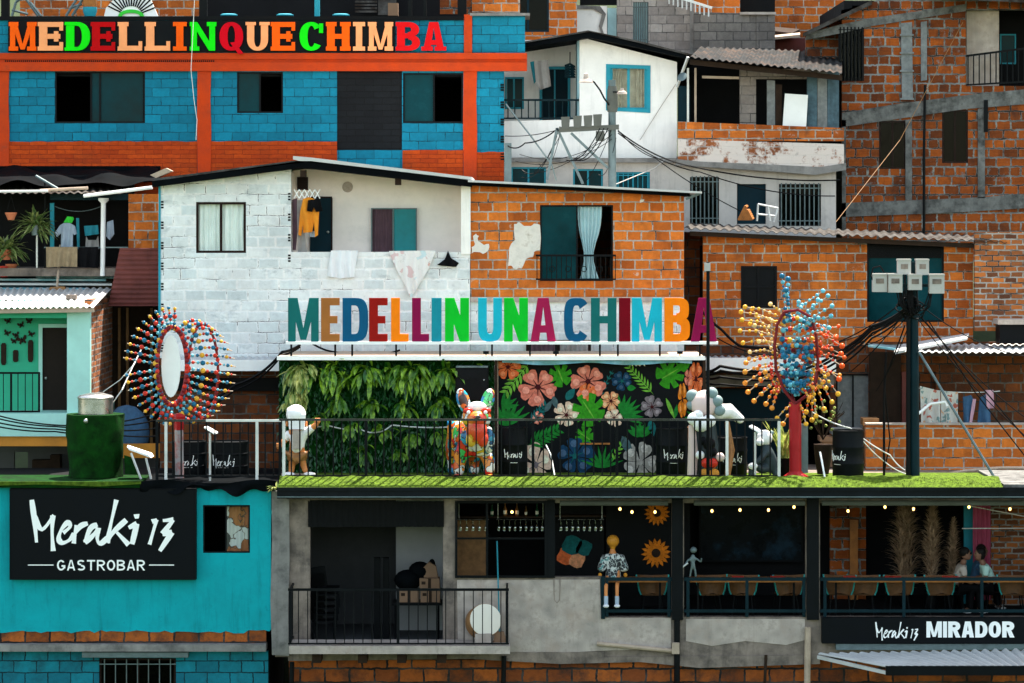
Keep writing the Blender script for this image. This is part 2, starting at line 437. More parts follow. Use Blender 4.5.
def brick(key, c1, c2, mortar, bw=.41, bh=.205, ms=.014, smooth=.1, crack=None, per=.0, warp2=.03, rib=.0, squash=1.0, bumpd=.012, stain=None, stain2=None, warp=.012, var=.3, rough=.85, off=.5, patch=None):
    m, n, l, b = new_mat(key); v = pos(n)
    sp = n.new('ShaderNodeSeparateXYZ'); l.new(v, sp.inputs[0])
    ad = n.new('ShaderNodeMath'); l.new(sp.outputs[0], ad.inputs[0]); l.new(sp.outputs[1], ad.inputs[1])
    cb = n.new('ShaderNodeCombineXYZ'); l.new(ad.outputs[0], cb.inputs[0]); l.new(sp.outputs[2], cb.inputs[1])
    nz = n.new('ShaderNodeTexNoise'); nz.inputs['Scale'].default_value = 5; nz.inputs['Detail'].default_value = 3; l.new(v, nz.inputs['Vector'])
    vm = n.new('ShaderNodeVectorMath'); vm.operation = 'MULTIPLY_ADD'
    vm.inputs[1].default_value = (warp*2, warp*2, 0); l.new(nz.outputs['Color'], vm.inputs[0]); l.new(cb.outputs[0], vm.inputs[2])
    if warp2:    # ragged joints
        nz2 = n.new('ShaderNodeTexNoise'); nz2.inputs['Scale'].default_value = 17; nz2.inputs['Detail'].default_value = 3; l.new(v, nz2.inputs['Vector'])
        vm2 = n.new('ShaderNodeVectorMath'); vm2.operation = 'MULTIPLY_ADD'; vm2.inputs[1].default_value = (warp2, warp2*.8, 0)
        l.new(nz2.outputs['Color'], vm2.inputs[0]); l.new(vm.outputs[0], vm2.inputs[2]); vm = vm2
    t = n.new('ShaderNodeTexBrick'); l.new(vm.outputs[0], t.inputs['Vector'])
    t.offset = off; t.squash = squash; t.squash_frequency = 3
    t.inputs['Scale'].default_value = 1; t.inputs['Brick Width'].default_value = bw; t.inputs['Row Height'].default_value = bh
    t.inputs['Mortar Size'].default_value = ms; t.inputs['Mortar Smooth'].default_value = smooth; t.inputs['Bias'].default_value = 0
    t.inputs['Color1'].default_value = (*c1, 1); t.inputs['Color2'].default_value = (*c2, 1); t.inputs['Mortar'].default_value = (*mortar, 1)
    f = ramp(n, l, noise(n, l, v, 9, 6, .7), .3, .7)
    f2 = ramp(n, l, noise(n, l, v, .9, 5, .6), .35, .7)
    c = mixc(n, l, f, t.outputs['Color'], (1-var,)*3, 'MULTIPLY')
    mm = n.new('ShaderNodeMath'); mm.operation = 'MULTIPLY'; l.new(f2, mm.inputs[0]); mm.inputs[1].default_value = .45
    c = mixc(n, l, mm.outputs[0], c, (.55, .5, .5), 'MULTIPLY')
    if per:      # smudges that differ from brick to brick
        t2 = n.new('ShaderNodeTexBrick'); l.new(vm.outputs[0], t2.inputs['Vector']); t2.offset = off; t2.squash = squash; t2.squash_frequency = 3
        t2.inputs['Scale'].default_value = 1; t2.inputs['Brick Width'].default_value = bw; t2.inputs['Row Height'].default_value = bh; t2.inputs['Mortar Size'].default_value = ms
        t2.inputs['Color1'].default_value = (1.25,1.2,1.1,1); t2.inputs['Color2'].default_value = (.45,.4,.4,1); t2.inputs['Mortar'].default_value = (1,1,1,1); t2.inputs['Bias'].default_value = -.35
        sh_ = n.new('ShaderNodeVectorMath'); sh_.inputs[1].default_value = (bw*37, bh*22, 0); l.new(vm.outputs[0], sh_.inputs[0]); l.new(sh_.outputs[0], t2.inputs['Vector'])
        c = mixc(n, l, per, c, t2.outputs['Color'], 'MULTIPLY')
    if crack:    # joints left open here and there: (colour, size, noise scale, lo, hi)
        t3 = n.new('ShaderNodeTexBrick'); t3.offset = off; t3.squash = squash; t3.squash_frequency = 3; l.new(vm.outputs[0], t3.inputs['Vector'])
        t3.inputs['Scale'].default_value = 1; t3.inputs['Brick Width'].default_value = bw; t3.inputs['Row Height'].default_value = bh; t3.inputs['Mortar Size'].default_value = crack[1]; t3.inputs['Mortar Smooth'].default_value = .3
        s_ = ramp(n, l, noise(n, l, stretch(n, l, v, .7, .7, 2.2), crack[2], 4, .6), crack[3], crack[4])
        q = n.new('ShaderNodeMath'); q.operation = 'MULTIPLY'; l.new(s_, q.inputs[0]); l.new(t3.outputs['Fac'], q.inputs[1])
        c = mixc(n, l, q.outputs[0], c, crack[0])
    if rib:      # extrusion grooves of hollow clay blocks
        g_ = ramp(n, l, noise(n, l, stretch(n, l, v, 1.5, 1.5, 26), 1.0, 3, .6), .35, .65)
        c = mixc(n, l, mixc_f(n, l, g_, rib), c, (.62,.55,.5), 'MULTIPLY')
    for st in (stain, stain2):
        if st:
            s_ = ramp(n, l, noise(n, l, v if len(st) < 6 else stretch(n, l, v, *st[5]), st[1], 8, .72), st[2], st[3])
            q = n.new('ShaderNodeMath'); q.operation = 'MULTIPLY'; l.new(s_, q.inputs[0]); q.inputs[1].default_value = st[4]
            c = mixc(n, l, q.outputs[0], c, st[0])
    l.new(c, b.inputs['Base Color']); b.inputs['Roughness'].default_value = rough
    b.inputs['Specular IOR Level'].default_value = .25
    h = n.new('ShaderNodeMath'); h.operation = 'MULTIPLY_ADD'; l.new(t.outputs['Fac'], h.inputs[0]); h.inputs[1].default_value = -1
    l.new(noise(n, l, v, 30, 4, .6), h.inputs[2])
    bp = n.new('ShaderNodeBump'); bp.inputs['Strength'].default_value = .7; bp.inputs['Distance'].default_value = bumpd
    l.new(h.outputs[0], bp.inputs['Height']); l.new(bp.outputs[0], b.inputs['Normal'])
    M[key] = m; return m
def glass(key, tint, gl=.16, rough=.03):
    m, n, l, b = new_mat(key); n.remove(b)
    out = n['Material Output']
    t = n.new('ShaderNodeBsdfTransparent'); t.inputs[0].default_value = (*tint, 1)
    g = n.new('ShaderNodeBsdfGlossy'); g.inputs['Roughness'].default_value = rough; g.inputs[0].default_value = (.9, .95, 1, 1)
    x = n.new('ShaderNodeMixShader'); x.inputs[0].default_value = gl
    l.new(t.outputs[0], x.inputs[1]); l.new(g.outputs[0], x.inputs[2]); l.new(x.outputs[0], out.inputs[0])
    M[key] = m; return m
def cells(key, cols, scale=7, rough=.35, line=(.02, .02, .02), lw=.03):
    """hand painted patches: voronoi cells coloured from a list, thin dark outlines"""
    m, n, l, b = new_mat(key); v = pos(n)
    nz = n.new('ShaderNodeTexNoise'); nz.inputs['Scale'].default_value = 6; l.new(v, nz.inputs['Vector'])
    vm = n.new('ShaderNodeVectorMath'); vm.operation = 'MULTIPLY_ADD'; vm.inputs[1].default_value = (.25,)*3
    l.new(nz.outputs['Color'], vm.inputs[0]); l.new(v, vm.inputs[2])
    t = n.new('ShaderNodeTexVoronoi'); t.inputs['Scale'].default_value = scale; l.new(vm.outputs[0], t.inputs['Vector'])
    sp = n.new('ShaderNodeSeparateColor'); l.new(t.outputs['Color'], sp.inputs[0])
    cr = n.new('ShaderNodeValToRGB'); cr.color_ramp.interpolation = 'CONSTANT'
    el = cr.color_ramp.elements
    while len(el) < len(cols): el.new(.5)
    for i, c in enumerate(cols): el[i].position = i / len(cols); el[i].color = (*c, 1)
    l.new(sp.outputs[0], cr.inputs[0])
    e = n.new('ShaderNodeTexVoronoi'); e.feature = 'DISTANCE_TO_EDGE'; e.inputs['Scale'].default_value = scale; l.new(vm.outputs[0], e.inputs['Vector'])
    c = mixc(n, l, ramp(n, l, e.outputs['Distance'], lw, lw * 1.5), line, cr.outputs[0])
    l.new(c, b.inputs['Base Color']); b.inputs['Roughness'].default_value = rough
    M[key] = m; return m
def leafmat(key, a, bcol, trans=.25):
    m, n, l, b = new_mat(key)
    oi = n.new('ShaderNodeNewGeometry')
    f = noise(n, l, oi.outputs['Position'], 9, 3, .6)
    c0 = mixc(n, l, oi.outputs['Random Per Island'], a, bcol)
    c = mixc(n, l, ramp(n, l, f, .3, .7), c0, tuple(x*.45 for x in a))
    l.new(c, b.inputs['Base Color']); b.inputs['Roughness'].default_value = .38
    tr = n.new('ShaderNodeBsdfTranslucent'); l.new(c, tr.inputs[0])
    x = n.new('ShaderNodeMixShader'); x.inputs[0].default_value = trans
    l.new(b.outputs[0], x.inputs[1]); l.new(tr.outputs[0], x.inputs[2]); l.new(x.outputs[0], n['Material Output'].inputs[0])
    M[key] = m; return m
def emit(key, col, st):
    m, n, l, b = new_mat(key)
    b.inputs['Emission Color'].default_value = (*col, 1); b.inputs['Emission Strength'].default_value = st
    b.inputs['Base Color'].default_value = (*col, 1); M[key] = m; return m

GREY = (.3, .29, .28)
DK = (.03,.022,.018)
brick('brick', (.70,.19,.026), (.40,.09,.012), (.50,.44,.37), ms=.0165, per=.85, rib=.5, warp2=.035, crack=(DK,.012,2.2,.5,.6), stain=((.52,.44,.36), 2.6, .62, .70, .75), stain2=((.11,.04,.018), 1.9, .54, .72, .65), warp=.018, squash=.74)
brick('brick_orange', (.74,.20,.027), (.45,.10,.012), (.48,.42,.36), ms=.0155, bw=.42, bh=.21, per=.5, crack=(DK,.012,2.0,.52,.62), stain=((.54,.46,.38), 2.4, .63, .70, .7), stain2=((.13,.045,.018), 1.8, .56, .74, .6), off=.45, warp=.018, squash=.74)  # slightly brighter orange brick than the plain one
brick('brick_tower', (.44,.10,.010), (.15,.036,.007), (.29,.30,.29), ms=.021, rib=.5, warp2=.06, bw=.36, bh=.225, warp=.03, per=.8, crack=(DK,.017,1.6,.42,.56), stain=((.17,.18,.18), 3.2, .60, .68, .8), stain2=((.012,.010,.009), 1.2, .52, .72, .75), squash=.74)
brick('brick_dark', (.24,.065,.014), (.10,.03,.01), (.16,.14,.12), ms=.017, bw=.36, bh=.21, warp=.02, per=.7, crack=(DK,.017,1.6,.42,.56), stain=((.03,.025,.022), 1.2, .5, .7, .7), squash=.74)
brick('brick_foot', (.46,.12,.02), (.2,.05,.012), (.07,.06,.055), ms=.02, bw=.5, bh=.28, warp=.03, per=.8, crack=((.01,.01,.01),.025,1.5,.4,.55), stain=((.02,.018,.016), 1.8, .48, .68, .85))
brick('brick_small', (.54,.16,.035), (.14,.05,.025), (.42,.38,.34), ms=.016, bw=.27, bh=.12, per=.7, warp=.02, crack=(DK,.014,2,.5,.6), stain=((.4,.36,.32), 2.2, .62, .72, .7))
brick('block_white', (.86,.88,.87), (.66,.73,.74), (.90,.90,.88), ms=.042, smooth=.9, bw=.46, bh=.232, var=.16, warp=.025, per=.2, warp2=.035, crack=((.03,.033,.036),.007,1.7,.53,.60),
      stain=((.33,.36,.37), 3.0, .55, .70, .75, (1,1,1.8)), stain2=((.55,.24,.14), 4.0, .66, .73, .75, (1,1,3.0)), bumpd=.008, squash=.82)
brick('block_blue', (.003,.245,.385), (.002,.175,.28), (.004,.13,.2), ms=.008, bw=.42, bh=.21, warp=.018, var=.25, per=.2, crack=((.002,.02,.03),.007,1.6,.46,.58), stain=((.0,.11,.18), 1.2, .5, .8, .5), stain2=((.5,.42,.34), 9, .72, .76, .6))
brick('block_teal', (.005,.22,.30), (.004,.15,.22), (.002,.045,.065), ms=.012, bw=.46, bh=.235, warp=.02, var=.25, per=.3, crack=((.001,.008,.01),.014,1.6,.46,.58), stain=((.01,.035,.045), 1.6, .5, .72, .75))
brick('block_orange', (.60,.07,.003), (.46,.045,.002), (.30,.03,.003), ms=.006, bw=.42, bh=.105, warp=.015, var=.3, per=.3, stain=((.15,.03,.008), 1.3, .5, .78, .7), stain2=((.02,.12,.18), 6, .71, .75, .7))
brick('block_black', (.007,.008,.010), (.004,.0045,.006), (.0015,.002,.002), ms=.008, bw=.42, bh=.15, stain=((.3,.3,.3), 7, .73, .76, .6))
brick('block_grey', (.40,.35,.32), (.27,.23,.21), (.22,.19,.175), ms=.012, bw=.42, bh=.22, per=.3, crack=((.05,.045,.04),.01,1.6,.5,.6), stain=((.12,.11,.105), 1.3, .5, .72, .6), squash=.74)
brick('block_greydark', (.22,.195,.18), (.14,.125,.115), (.09,.08,.075), ms=.012, bw=.42, bh=.22, per=.4, stain=((.05,.045,.04), 1.3, .5, .72, .6))
brick('peel', (.38,.11,.03), (.22,.07,.025), (.4,.35,.32), ms=.014, stain=((.66,.57,.51), 1.9, .42, .5, .95), stain2=((.14,.12,.11), 2.5, .6, .7, .7))
mat('orange_paint', (.52,.042,.001), .65, var=.22, bump=.4, bscale=12, stain=((.2,.05,.02), 3, .6, .75, .6))
mat('white_plaster', (.86,.82,.78), .85, var=.08, bump=.15, stain=((.38,.35,.33), 1.2, .58, .8, .5), streak=.2)
mat('pink_plaster', (.90,.80,.75), .85, var=.08, bump=.1, stain=((.4,.36,.34), 1, .55, .8, .4))
mat('beige_wall', (.52,.47,.43), .85, var=.12, bump=.15, stain=((.2,.18,.17), 1.4, .52, .75, .6), streak=.35)
mat('concrete', (.235,.185,.153), .9, var=.5, scale=2.2, bump=.4, bscale=14, stain=((.035,.032,.03), 1.7, .47, .7, .85), streak=.6)
mat('concrete_light', (.46,.385,.335), .85, var=.35, scale=9, bump=.5, bscale=12, stain=((.13,.12,.11), 4.5, .47, .68, .6), stain2=((.34,.25,.2), 1.9, .5, .7, .6), streak=.35)
mat('concrete_beam', (.23,.215,.2), .9, var=.35, scale=2.5, bump=.4, bscale=14, stain=((.06,.057,.055), 2, .5, .7, .75), streak=.4)
mat('turq_paint', (.003,.32,.365), .6, var=.16, scale=3, bump=.2, bscale=9, stain=((.003,.13,.16), 6, .58, .74, .7), streak=.55, spec=.1)
mat('mint_wall', (.40,.70,.62), .75, var=.1, stain=((.2,.33,.3), 1.5, .6, .8, .4))
mat('green_wall', (.04,.40,.24), .75, var=.12)
mat('white_paint', (.86,.86,.84), .6, var=.08, stain=((.35,.33,.3), 3, .6, .8, .5))
mat('ochre', (.55,.22,.03), .7)
mat('black', (.003,.0035,.0045), .5, var=.3)
mat('fascia', (.005,.007,.009), .45, var=.35, stain=((.016,.02,.025), 2.4, .5, .8, .5))
mat('black_sign', (.0032,.0042,.0055), .55, var=.15)
mat('sign_white', (.9,.9,.87), .6, var=.03)
mat('rubber', (.004,.004,.0045), .55, var=.2)
mat('iron', (.004,.005,.006), .5, .0, var=.3)
mat('plaster_old', (.70,.65,.59), .9, var=.2, scale=4, bump=.4, bscale=18, stain=((.34,.27,.21), 4, .54, .7, .8))
mat('chair_trim', (.02,.30,.30), .6)
mat('iron_teal', (.004,.018,.024), .45, .0, var=.3)
mat('rail_white', (.62,.62,.6), .4, .3, var=.2)
mat('steel', (.45,.45,.44), .3, .9, var=.2)
mat('concrete_old', (.16,.158,.15), .9, var=.5, scale=3, bump=.5, bscale=14, stain=((.02,.019,.018), 2.4, .46, .66, .9), streak=.5)
mat('rail_gloss', (.01,.012,.013), .28, var=.2, spec=.6)
mat('galv', (.125,.165,.17), .5, .35, var=.3, scale=5)
mat('meterbox', (.42,.40,.37), .6, var=.15, stain=((.2,.18,.15), 5, .55, .75, .5))
mat('boxdark', (.085,.09,.078), .7, var=.25)
mat('wood', (.30,.15,.06), .7, var=.4, scale=6)
mat('wood_orange', (.36,.13,.03), .55, var=.35, scale=7)
mat('wood_dark', (.03,.018,.012), .75, var=.4, scale=6)
mat('chair_wood', (.13,.055,.02), .5, var=.4, scale=7)
mat('wood_pale', (.42,.32,.24), .75, var=.25, scale=6)
mat('plank_grey', (.19,.2,.2), .85, var=.4, scale=7, streak=.5)
mat('plank_blue', (.07,.12,.15), .85, var=.45, scale=7, streak=.5)
mat('tin', (.42,.43,.43), .5, .4, var=.4, scale=1.8, stain=((.16,.09,.06), 1.2, .52, .72, .75))
mat('tin_grey', (.085,.08,.075), .75, .0, var=.6, scale=2.5, stain=((.022,.014,.010), 1.6, .44, .6, .9), streak=.4, spec=.06)
mat('tin_dark', (.035,.036,.036), .8, var=.7, scale=2.5, stain=((.09,.06,.045), 2.2, .5, .6, .7), streak=.4, spec=.04)
mat('tin_white', (.50,.50,.49), .45, .15, var=.15, stain=((.3,.28,.26), 2, .6, .8, .6))
mat('tin_blue', (.16,.36,.42), .45, .2, var=.35, stain=((.5,.55,.56), 2, .5, .7, .7))
mat('rust_sheet', (.17,.05,.042), .8, var=.3, scale=3, streak=.4)
mat('tarp', (.003,.004,.005), .7, var=.5, scale=3, spec=.02)
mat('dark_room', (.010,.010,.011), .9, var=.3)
mat('room_grey', (.07,.07,.073), .9, var=.2)
mat('room_white', (.45,.44,.44), .9, var=.1)
mat('blue_frame', (.015,.27,.36), .5, var=.2)
mat('blue_pale', (.30,.5,.55), .7, var=.2)
mat('window_black', (.004,.0045,.006), .4, var=.3)
mat('window_brown', (.018,.008,.006), .5, var=.3)
mat('curtain_white', (.88,.9,.87), .9, var=.1)
mat('curtain_beige', (.42,.36,.27), .9, var=.3, scale=6)
mat('curtain_blue', (.42,.60,.64), .8, var=.15)
mat('curtain_purple', (.10,.055,.07), .9, var=.3)
mat('curtain_pink', (.52,.10,.18), .85, var=.25)
mat('door_teal', (.02,.22,.24), .6, var=.2)
mat('door_navy', (.004,.02,.03), .6, var=.3)
mat('door_brown', (.022,.015,.012), .6, var=.3)
mat('teal_panel', (.03,.25,.28), .6, var=.25)
mat('foot_skirt', (.3,.3,.3), .7)
mat('cloth_white', (.72,.73,.74), .9, var=.1)
mat('cloth_orange', (.72,.25,.02), .9, var=.2)
mat('cloth_black', (.005,.005,.006), .9)
mat('cloth_grey', (.3,.28,.27), .9, var=.25)
mat('cloth_denim', (.05,.12,.22), .9, var=.3, scale=8)
mat('cloth_paleblue', (.36,.43,.52), .9, var=.2)
mat('cloth_tan', (.30,.22,.13), .9, var=.3, scale=7)
mat('cloth_teal', (.02,.2,.26), .9, var=.3)
mat('cloth_green', (.05,.6,.05), .8)
mat('cloth_pink', (.62,.36,.44), .9, var=.25)
mat('cloth_mint', (.42,.62,.54), .9, var=.15)
mat('cloth_sand', (.44,.37,.31), .9, var=.2)
cells('towel_print', [(.7,.68,.66), (.62,.45,.45), (.5,.62,.64), (.7,.68,.66), (.62,.35,.3)], 5, .9, (.6,.58,.56), .01)
cells('sheet_print', [(.62,.6,.54), (.62,.6,.54), (.45,.12,.08), (.6,.56,.5), (.62,.35,.2), (.2,.3,.28)], 9, .9, (.6,.58,.52), .1)
cells('shirt_print', [(.02,.022,.025), (.02,.025,.03), (.5,.52,.5), (.03,.035,.04), (.06,.2,.2)], 14, .8, (.55,.58,.55), .035)
cells('pop_paint', [(.62,.09,.01), (.05,.45,.1), (.6,.02,.015), (.72,.72,.7), (.02,.2,.42), (.65,.42,.02), (.7,.22,.02), (.02,.35,.45), (.7,.7,.68)], 6.5, .3)
cells('pop_warm', [(.72,.24,.02), (.66,.08,.012), (.72,.42,.04), (.68,.16,.015), (.7,.05,.02)], 3, .3, (.5,.08,.01), .015)
cells('pop_blue', [(.02,.14,.3), (.03,.3,.45), (.7,.7,.68), (.02,.08,.2)], 6, .3)
cells('pop_red', [(.6,.05,.02), (.65,.12,.02), (.05,.02,.02), (.6,.25,.03)], 9, .3)
cells('pop_green', [(.05,.45,.12), (.1,.55,.2), (.3,.6,.3), (.6,.65,.6)], 9, .3)
glass('glass_dark', (.16,.22,.24), .004)
mat('glass_teal', (.002,.036,.044), .2, var=.6, scale=.7, spec=.05)
glass('glass_clear', (.95,.97,.96), .01)
glass('glass_ware', (.8,.85,.85), .25, .1)
mat('turf_strip', (.088,.145,.014), .9, var=.7, scale=11, bump=1, bscale=90, stain=((.03,.055,.008), 5, .5, .7, .8), spec=.05)
mat('turf_dark', (.004,.038,.004), .9, var=.8, scale=5, bump=1, bscale=70)
leafmat('fern', (.008,.13,.008), (.46,.74,.04), .3)
leafmat('fern_pale', (.14,.28,.03), (.85,.80,.25), .3)
leafmat('fern_dark', (.006,.07,.015), (.03,.17,.04), .15)
leafmat('spider', (.10,.20,.035), (.42,.42,.16))
leafmat('pampas', (.5,.32,.19), (.75,.52,.34), .3)
leafmat('hill_green', (.05,.10,.02), (.09,.15,.035))
mat('terracotta', (.42,.13,.06), .8)
mat('earth', (.035,.05,.022), .95, var=.4, bump=.5, stain=((.04,.07,.02), .5, .45, .6, .7))
mat('carton', (.24,.14,.085), .85, var=.2)
mat('skin', (.22,.11,.07), .5, var=.1)
mat('hair', (.012,.010,.009), .5, var=.2)
mat('shoe', (.6,.6,.62), .6)
mat('statue_white', (.80,.79,.77), .4, var=.06)
mat('statue_orange', (.55,.2,.06), .4, var=.15)
mat('statue_grey', (.18,.25,.25), .45, var=.12)
mat('statue_brown', (.32,.14,.05), .4, var=.4, scale=9)
mat('statue_dark', (.03,.045,.05), .5, var=.3)
mat('statue_pink', (.66,.50,.46), .45, var=.06)
mat('mustard', (.55,.22,.02), .5, var=.2)
mat('chrome_red', (.36,.012,.016), .35, var=.2)
mat('bead_red', (.55,.03,.015), .3); mat('bead_blue', (.01,.13,.24), .3); mat('bead_yellow', (.72,.36,.03), .3)
mat('bead_cyan', (.12,.42,.52), .3); mat('bead_orange', (.75,.26,.03), .3); mat('bead_scarlet', (.72,.08,.01), .3)
mat('bead_cream', (.8,.52,.2), .35); mat('bead_dark', (.16,.008,.012), .35)
mat('screen', (.002,.004,.007), .3, stain=((.012,.035,.06), 1.6, .5, .65, .9))  # bluish blotches painted in for the faint picture and reflection
mat('bottle_glass', (.10,.055,.02), .1, var=.4); mat('bottle_green', (.01,.06,.03), .1)
mat('label_white', (.7,.68,.6), .7)
emit('bulb', (1, .45, .12), 1.6)
for k, c in dict(teal=(24,100,98), brown=(160,100,50), navy=(16,82,118), red=(150,24,18), orange=(250,128,16), plum=(134,18,68), blue=(28,136,152), green=(14,184,44), cyan=(30,172,194), rose=(160,28,74), crimson=(116,8,24),
                 t_orange=(250,92,12), t_peach=(250,160,105), t_green=(20,222,20), t_red=(185,6,12), t_crim=(205,4,26), t_redb=(212,18,22)).items():
    mat('L_' + k, srgb(*c), .6, var=.14, scale=3, bump=.06, spec=.06, stain=(tuple(x*.45 for x in srgb(*c)), 7, .62, .75, .5))
MUR = {}
for k, c in dict(coral=(215,120,100), orange=(228,110,60), peach=(230,155,110), cream=(225,190,165), mauve=(120,108,112), navy=(22,60,90), teal=(25,95,95), green=(52,140,30), lime=(110,170,60), leaf=(30,120,45), slate=(70,92,95), grey=(165,158,150), dark=(70,20,25), amber=(215,120,30)).items():
    MUR[k] = mat('mural_' + k, srgb(*c), .7, var=.45, scale=13, spec=.08, stain=(tuple(x*.5 for x in srgb(*c)), 9, .58, .72, .5))
# ================================================================ SETTING
ZD = PZ(487, 0)            # terrace deck level
ZB = CAMZ - 8.22           # bar floor level
def terrain():
    m = MB()
    ys = [-95,-80,-66,-55,-40,-25,-12,-4,0,3,6,9,12,16,20,26,34,44,58,75,95,120,160]
    zs = [14,12.6,10.2,7,3,.6,0,0,0,.6,3.4,5.2,6.4,8.5,11,15,20,27,36,45,54,62,70]
    xs = [-160,-120,-90,-70,-55,-42,-32,-24,-17,-11,-6,0,6,11,17,24,32,42,55,70,90,120,160]
    vs = []; fs = []
    for j, (y, z) in enumerate(zip(ys, zs)):
        for i, x in enumerate(xs):
            vs.append((x, y, z + (rnd.uniform(-.3, .3) if y < 30 else rnd.uniform(-1.5, 1.5)) * (1 if y > 12 or y < -5 else 0)))
    w = len(xs)
    for j in range(len(ys)-1):
        for i in range(w-1): fs.append((j*w+i, j*w+i+1, (j+1)*w+i+1, (j+1)*w+i))
    m.add(vs, fs); return tag(m.build('ground', M['earth']), kind='structure')
terrain()
m = MB(); m.box(PX(279,0), PX(1003,0), -.07, 3.2, ZD + .004, ZD + .012)
tag(m.build('terrace_turf', M['turf_strip']), kind='structure')
m = MB(); zk = PZ(476.6,.38); pr = [(-.1, PZ(487.2,-.1)), (.1, PZ(483,.1)), (.38, zk), (.52, zk), (.52, ZD+.013), (-.1, ZD+.0005)]
X0_, X1_ = PX(278.5,0), PX(1002,0); nseg = 120
def cs(i): 
    x = X0_ + (X1_-X0_)*i/nseg; j = .012*math.sin(i*1.7) + .01*math.sin(i*.61)
    return [(x, y, z + (j if 0 < k < 4 else 0)) for k, (y, z) in enumerate(pr)]
vs_ = []; fs_ = []
for i in range(nseg+1): vs_ += cs(i)
for i in range(nseg):
    for k in range(6): fs_.append((i*6+k, i*6+(k+1)%6, (i+1)*6+(k+1)%6, (i+1)*6+k))
g_ = MB()
for i in range(1500):
    x = rnd.uniform(X0_, X1_); u = rnd.random(); y = -.11 + .5*u; z = PZ(487.2,-.1) + (zk - PZ(487.2,-.1))*u**.9 - .004
    a = rnd.uniform(0, 6.28); blade(g_, (x, y, z), (.6*math.cos(a), -.5 + .4*math.sin(a), rnd.uniform(.5,1.4)), rnd.uniform(.025,.06), .012, .8, 2)
leafmat('turf_blade', (.04,.085,.008), (.15,.23,.03), .2)
tag(g_.build('turf_blades', M['turf_blade']), kind='stuff')
fs_ += [tuple(range(6)), tuple(nseg*6+k for k in reversed(range(6)))]
m.add(vs_, fs_); tag(m.build('turf_slope', M['turf_strip']), kind='structure')  # slope added to the turf front so the bars' shadow stripes show

# ================================================================ BAR BUILDING (front, under the deck)
bar = thing('bar_building', 'long grey concrete bar building with black fascia and open front below the turf terrace', 'building', (PX(660,.6), .6, 0))
YF = .6
m = MB()
wall(m, 275, 498, 1075, 657, YF, .2, [(310,500,443,648), (456,503,547,577), (547,503,672,577), (602,577,672,617), (684,503,806,617), (820,503,1066,617)])
m.build('wall', M['concrete'], bar)
# paler patched render on the parapet
m = MB(); m.ppoly([(457,580),(600,579.5),(601,618),(671,618),(671,648),(596,651),(520,655),(458,655)], YF-.012, .01); m.build('wall', M['concrete_light'], bar)
m = MB(); m.ppoly([(686,619),(805,619),(805,640),(786,645),(745,641),(712,646),(686,641)], YF-.012, .01); m.build('wall', M['concrete_light'], bar)
m = MB(); m.ppoly([(312,648),(443,648),(443,652),(604,652),(604,657),(820,655),(820,664),(700,668),(640,662),(560,664),(470,659),(288,661),(288,652)], YF-.03, .05); m.build('ledge', M['concrete'], bar)
m = MB(); wall(m, 289, 660, 1075, 720, YF+.14, .2); m.box(PX(289,.74), PX(1075,.74), .74, .94, -.2, PZ(720,.74)-.004); m.build('base_wall', M['brick_foot'], bar)
# deck slab and fascia
m = MB(); m.box(PX(278,0), PX(1075,0), .06, 5.4, ZD-.21, ZD); m.build('deck_slab', M['concrete'], bar)
m = MB(); m.box(PX(277,-.1), PX(1090,-.1), -.1, .055, PZ(498.5,-.1), ZD-.003); m.box(PX(277,-.1), PX(1090,-.1), -.14, -.103, PZ(490.5,-.1), PZ(487.4,-.14))
m.build('fascia', M['fascia'], bar)
m = MB(); m.box(PX(277,-.1), PX(1090,-.1), -.118, -.103, PZ(497.4,-.1), PZ(496.4,-.1)); m.build('fascia_trim', M['galv'], bar)
# floors, back wall and dividers
m = MB(); m.box(PX(1003.5,0), PX(1075,0), -.09, 3.3, ZD+.003, ZD+.06); tag(m.build('paving', M['concrete_old']), kind='structure')
m = MB(); X0 = PX(449,.8); X1 = PX(1066,.8)
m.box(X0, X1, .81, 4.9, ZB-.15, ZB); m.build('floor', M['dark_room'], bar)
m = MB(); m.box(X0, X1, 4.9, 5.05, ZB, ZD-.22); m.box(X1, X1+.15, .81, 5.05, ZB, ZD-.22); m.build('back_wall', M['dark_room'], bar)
m = MB(); m.box(X0-.13, X0-.003, .81, 4.9, ZB-.6, ZD-.22); m.build('partition', M['room_grey'], bar)
zs = PZ(648,.6)
m = MB(); m.box(PX(276,.8), X0-.14, .81, 4.2, zs-.15, zs); m.build('floor', M['room_grey'], bar)
m = MB(); m.box(PX(276,.8), PX(396,3), 4.2, 4.35, zs, ZD-.22); m.box(PX(276,.8), PX(276,.8)+.15, .81, 4.2, zs, ZD-.22); m.build('back_wall', M['room_grey'], bar)
m = MB(); m.box(PX(396,3.2), X0-.14, 3.2, 3.35, zs, ZD-.22); m.build('back_wall', M['room_white'], bar)
m = MB(); wall(m, 830, 500, 866, 622, 4.2, .15); m.build('brick_wall', M['brick_tower'], bar)
m = MB(); wall(m, 989, 498, 1062, 630, 3.2, .15); m.build('brick_wall', M['brick_small'], bar)
m = MB(); m.pbox(964, 500, 973, 640, 3.4, .1); m.build('door_panel', M['blue_frame'], bar)
m = MB(); m.pbox(850, 520, 858, 600, 4.1, .06); m.build('wood_post', M['wood_orange'], bar)
m = MB(); m.pbox(457, 519, 488, 600, 2.6, .06); m.build('wood_panel', M['wood'], bar)
# posts
for a, b in ((672,683),(807,819)):
    m = MB(); m.pbox(a, 498.6, b, 620, YF-.1, .09); m.build('post', M['iron'], bar)
m = MB(); m.pbox(547, 500, 555, 578, YF-.04, .14); m.build('post', M['iron'], bar)
m = MB(); m.pbox(601, 577, 605, 619, YF-.05, .16); m.build('post', M['iron_teal'], bar)
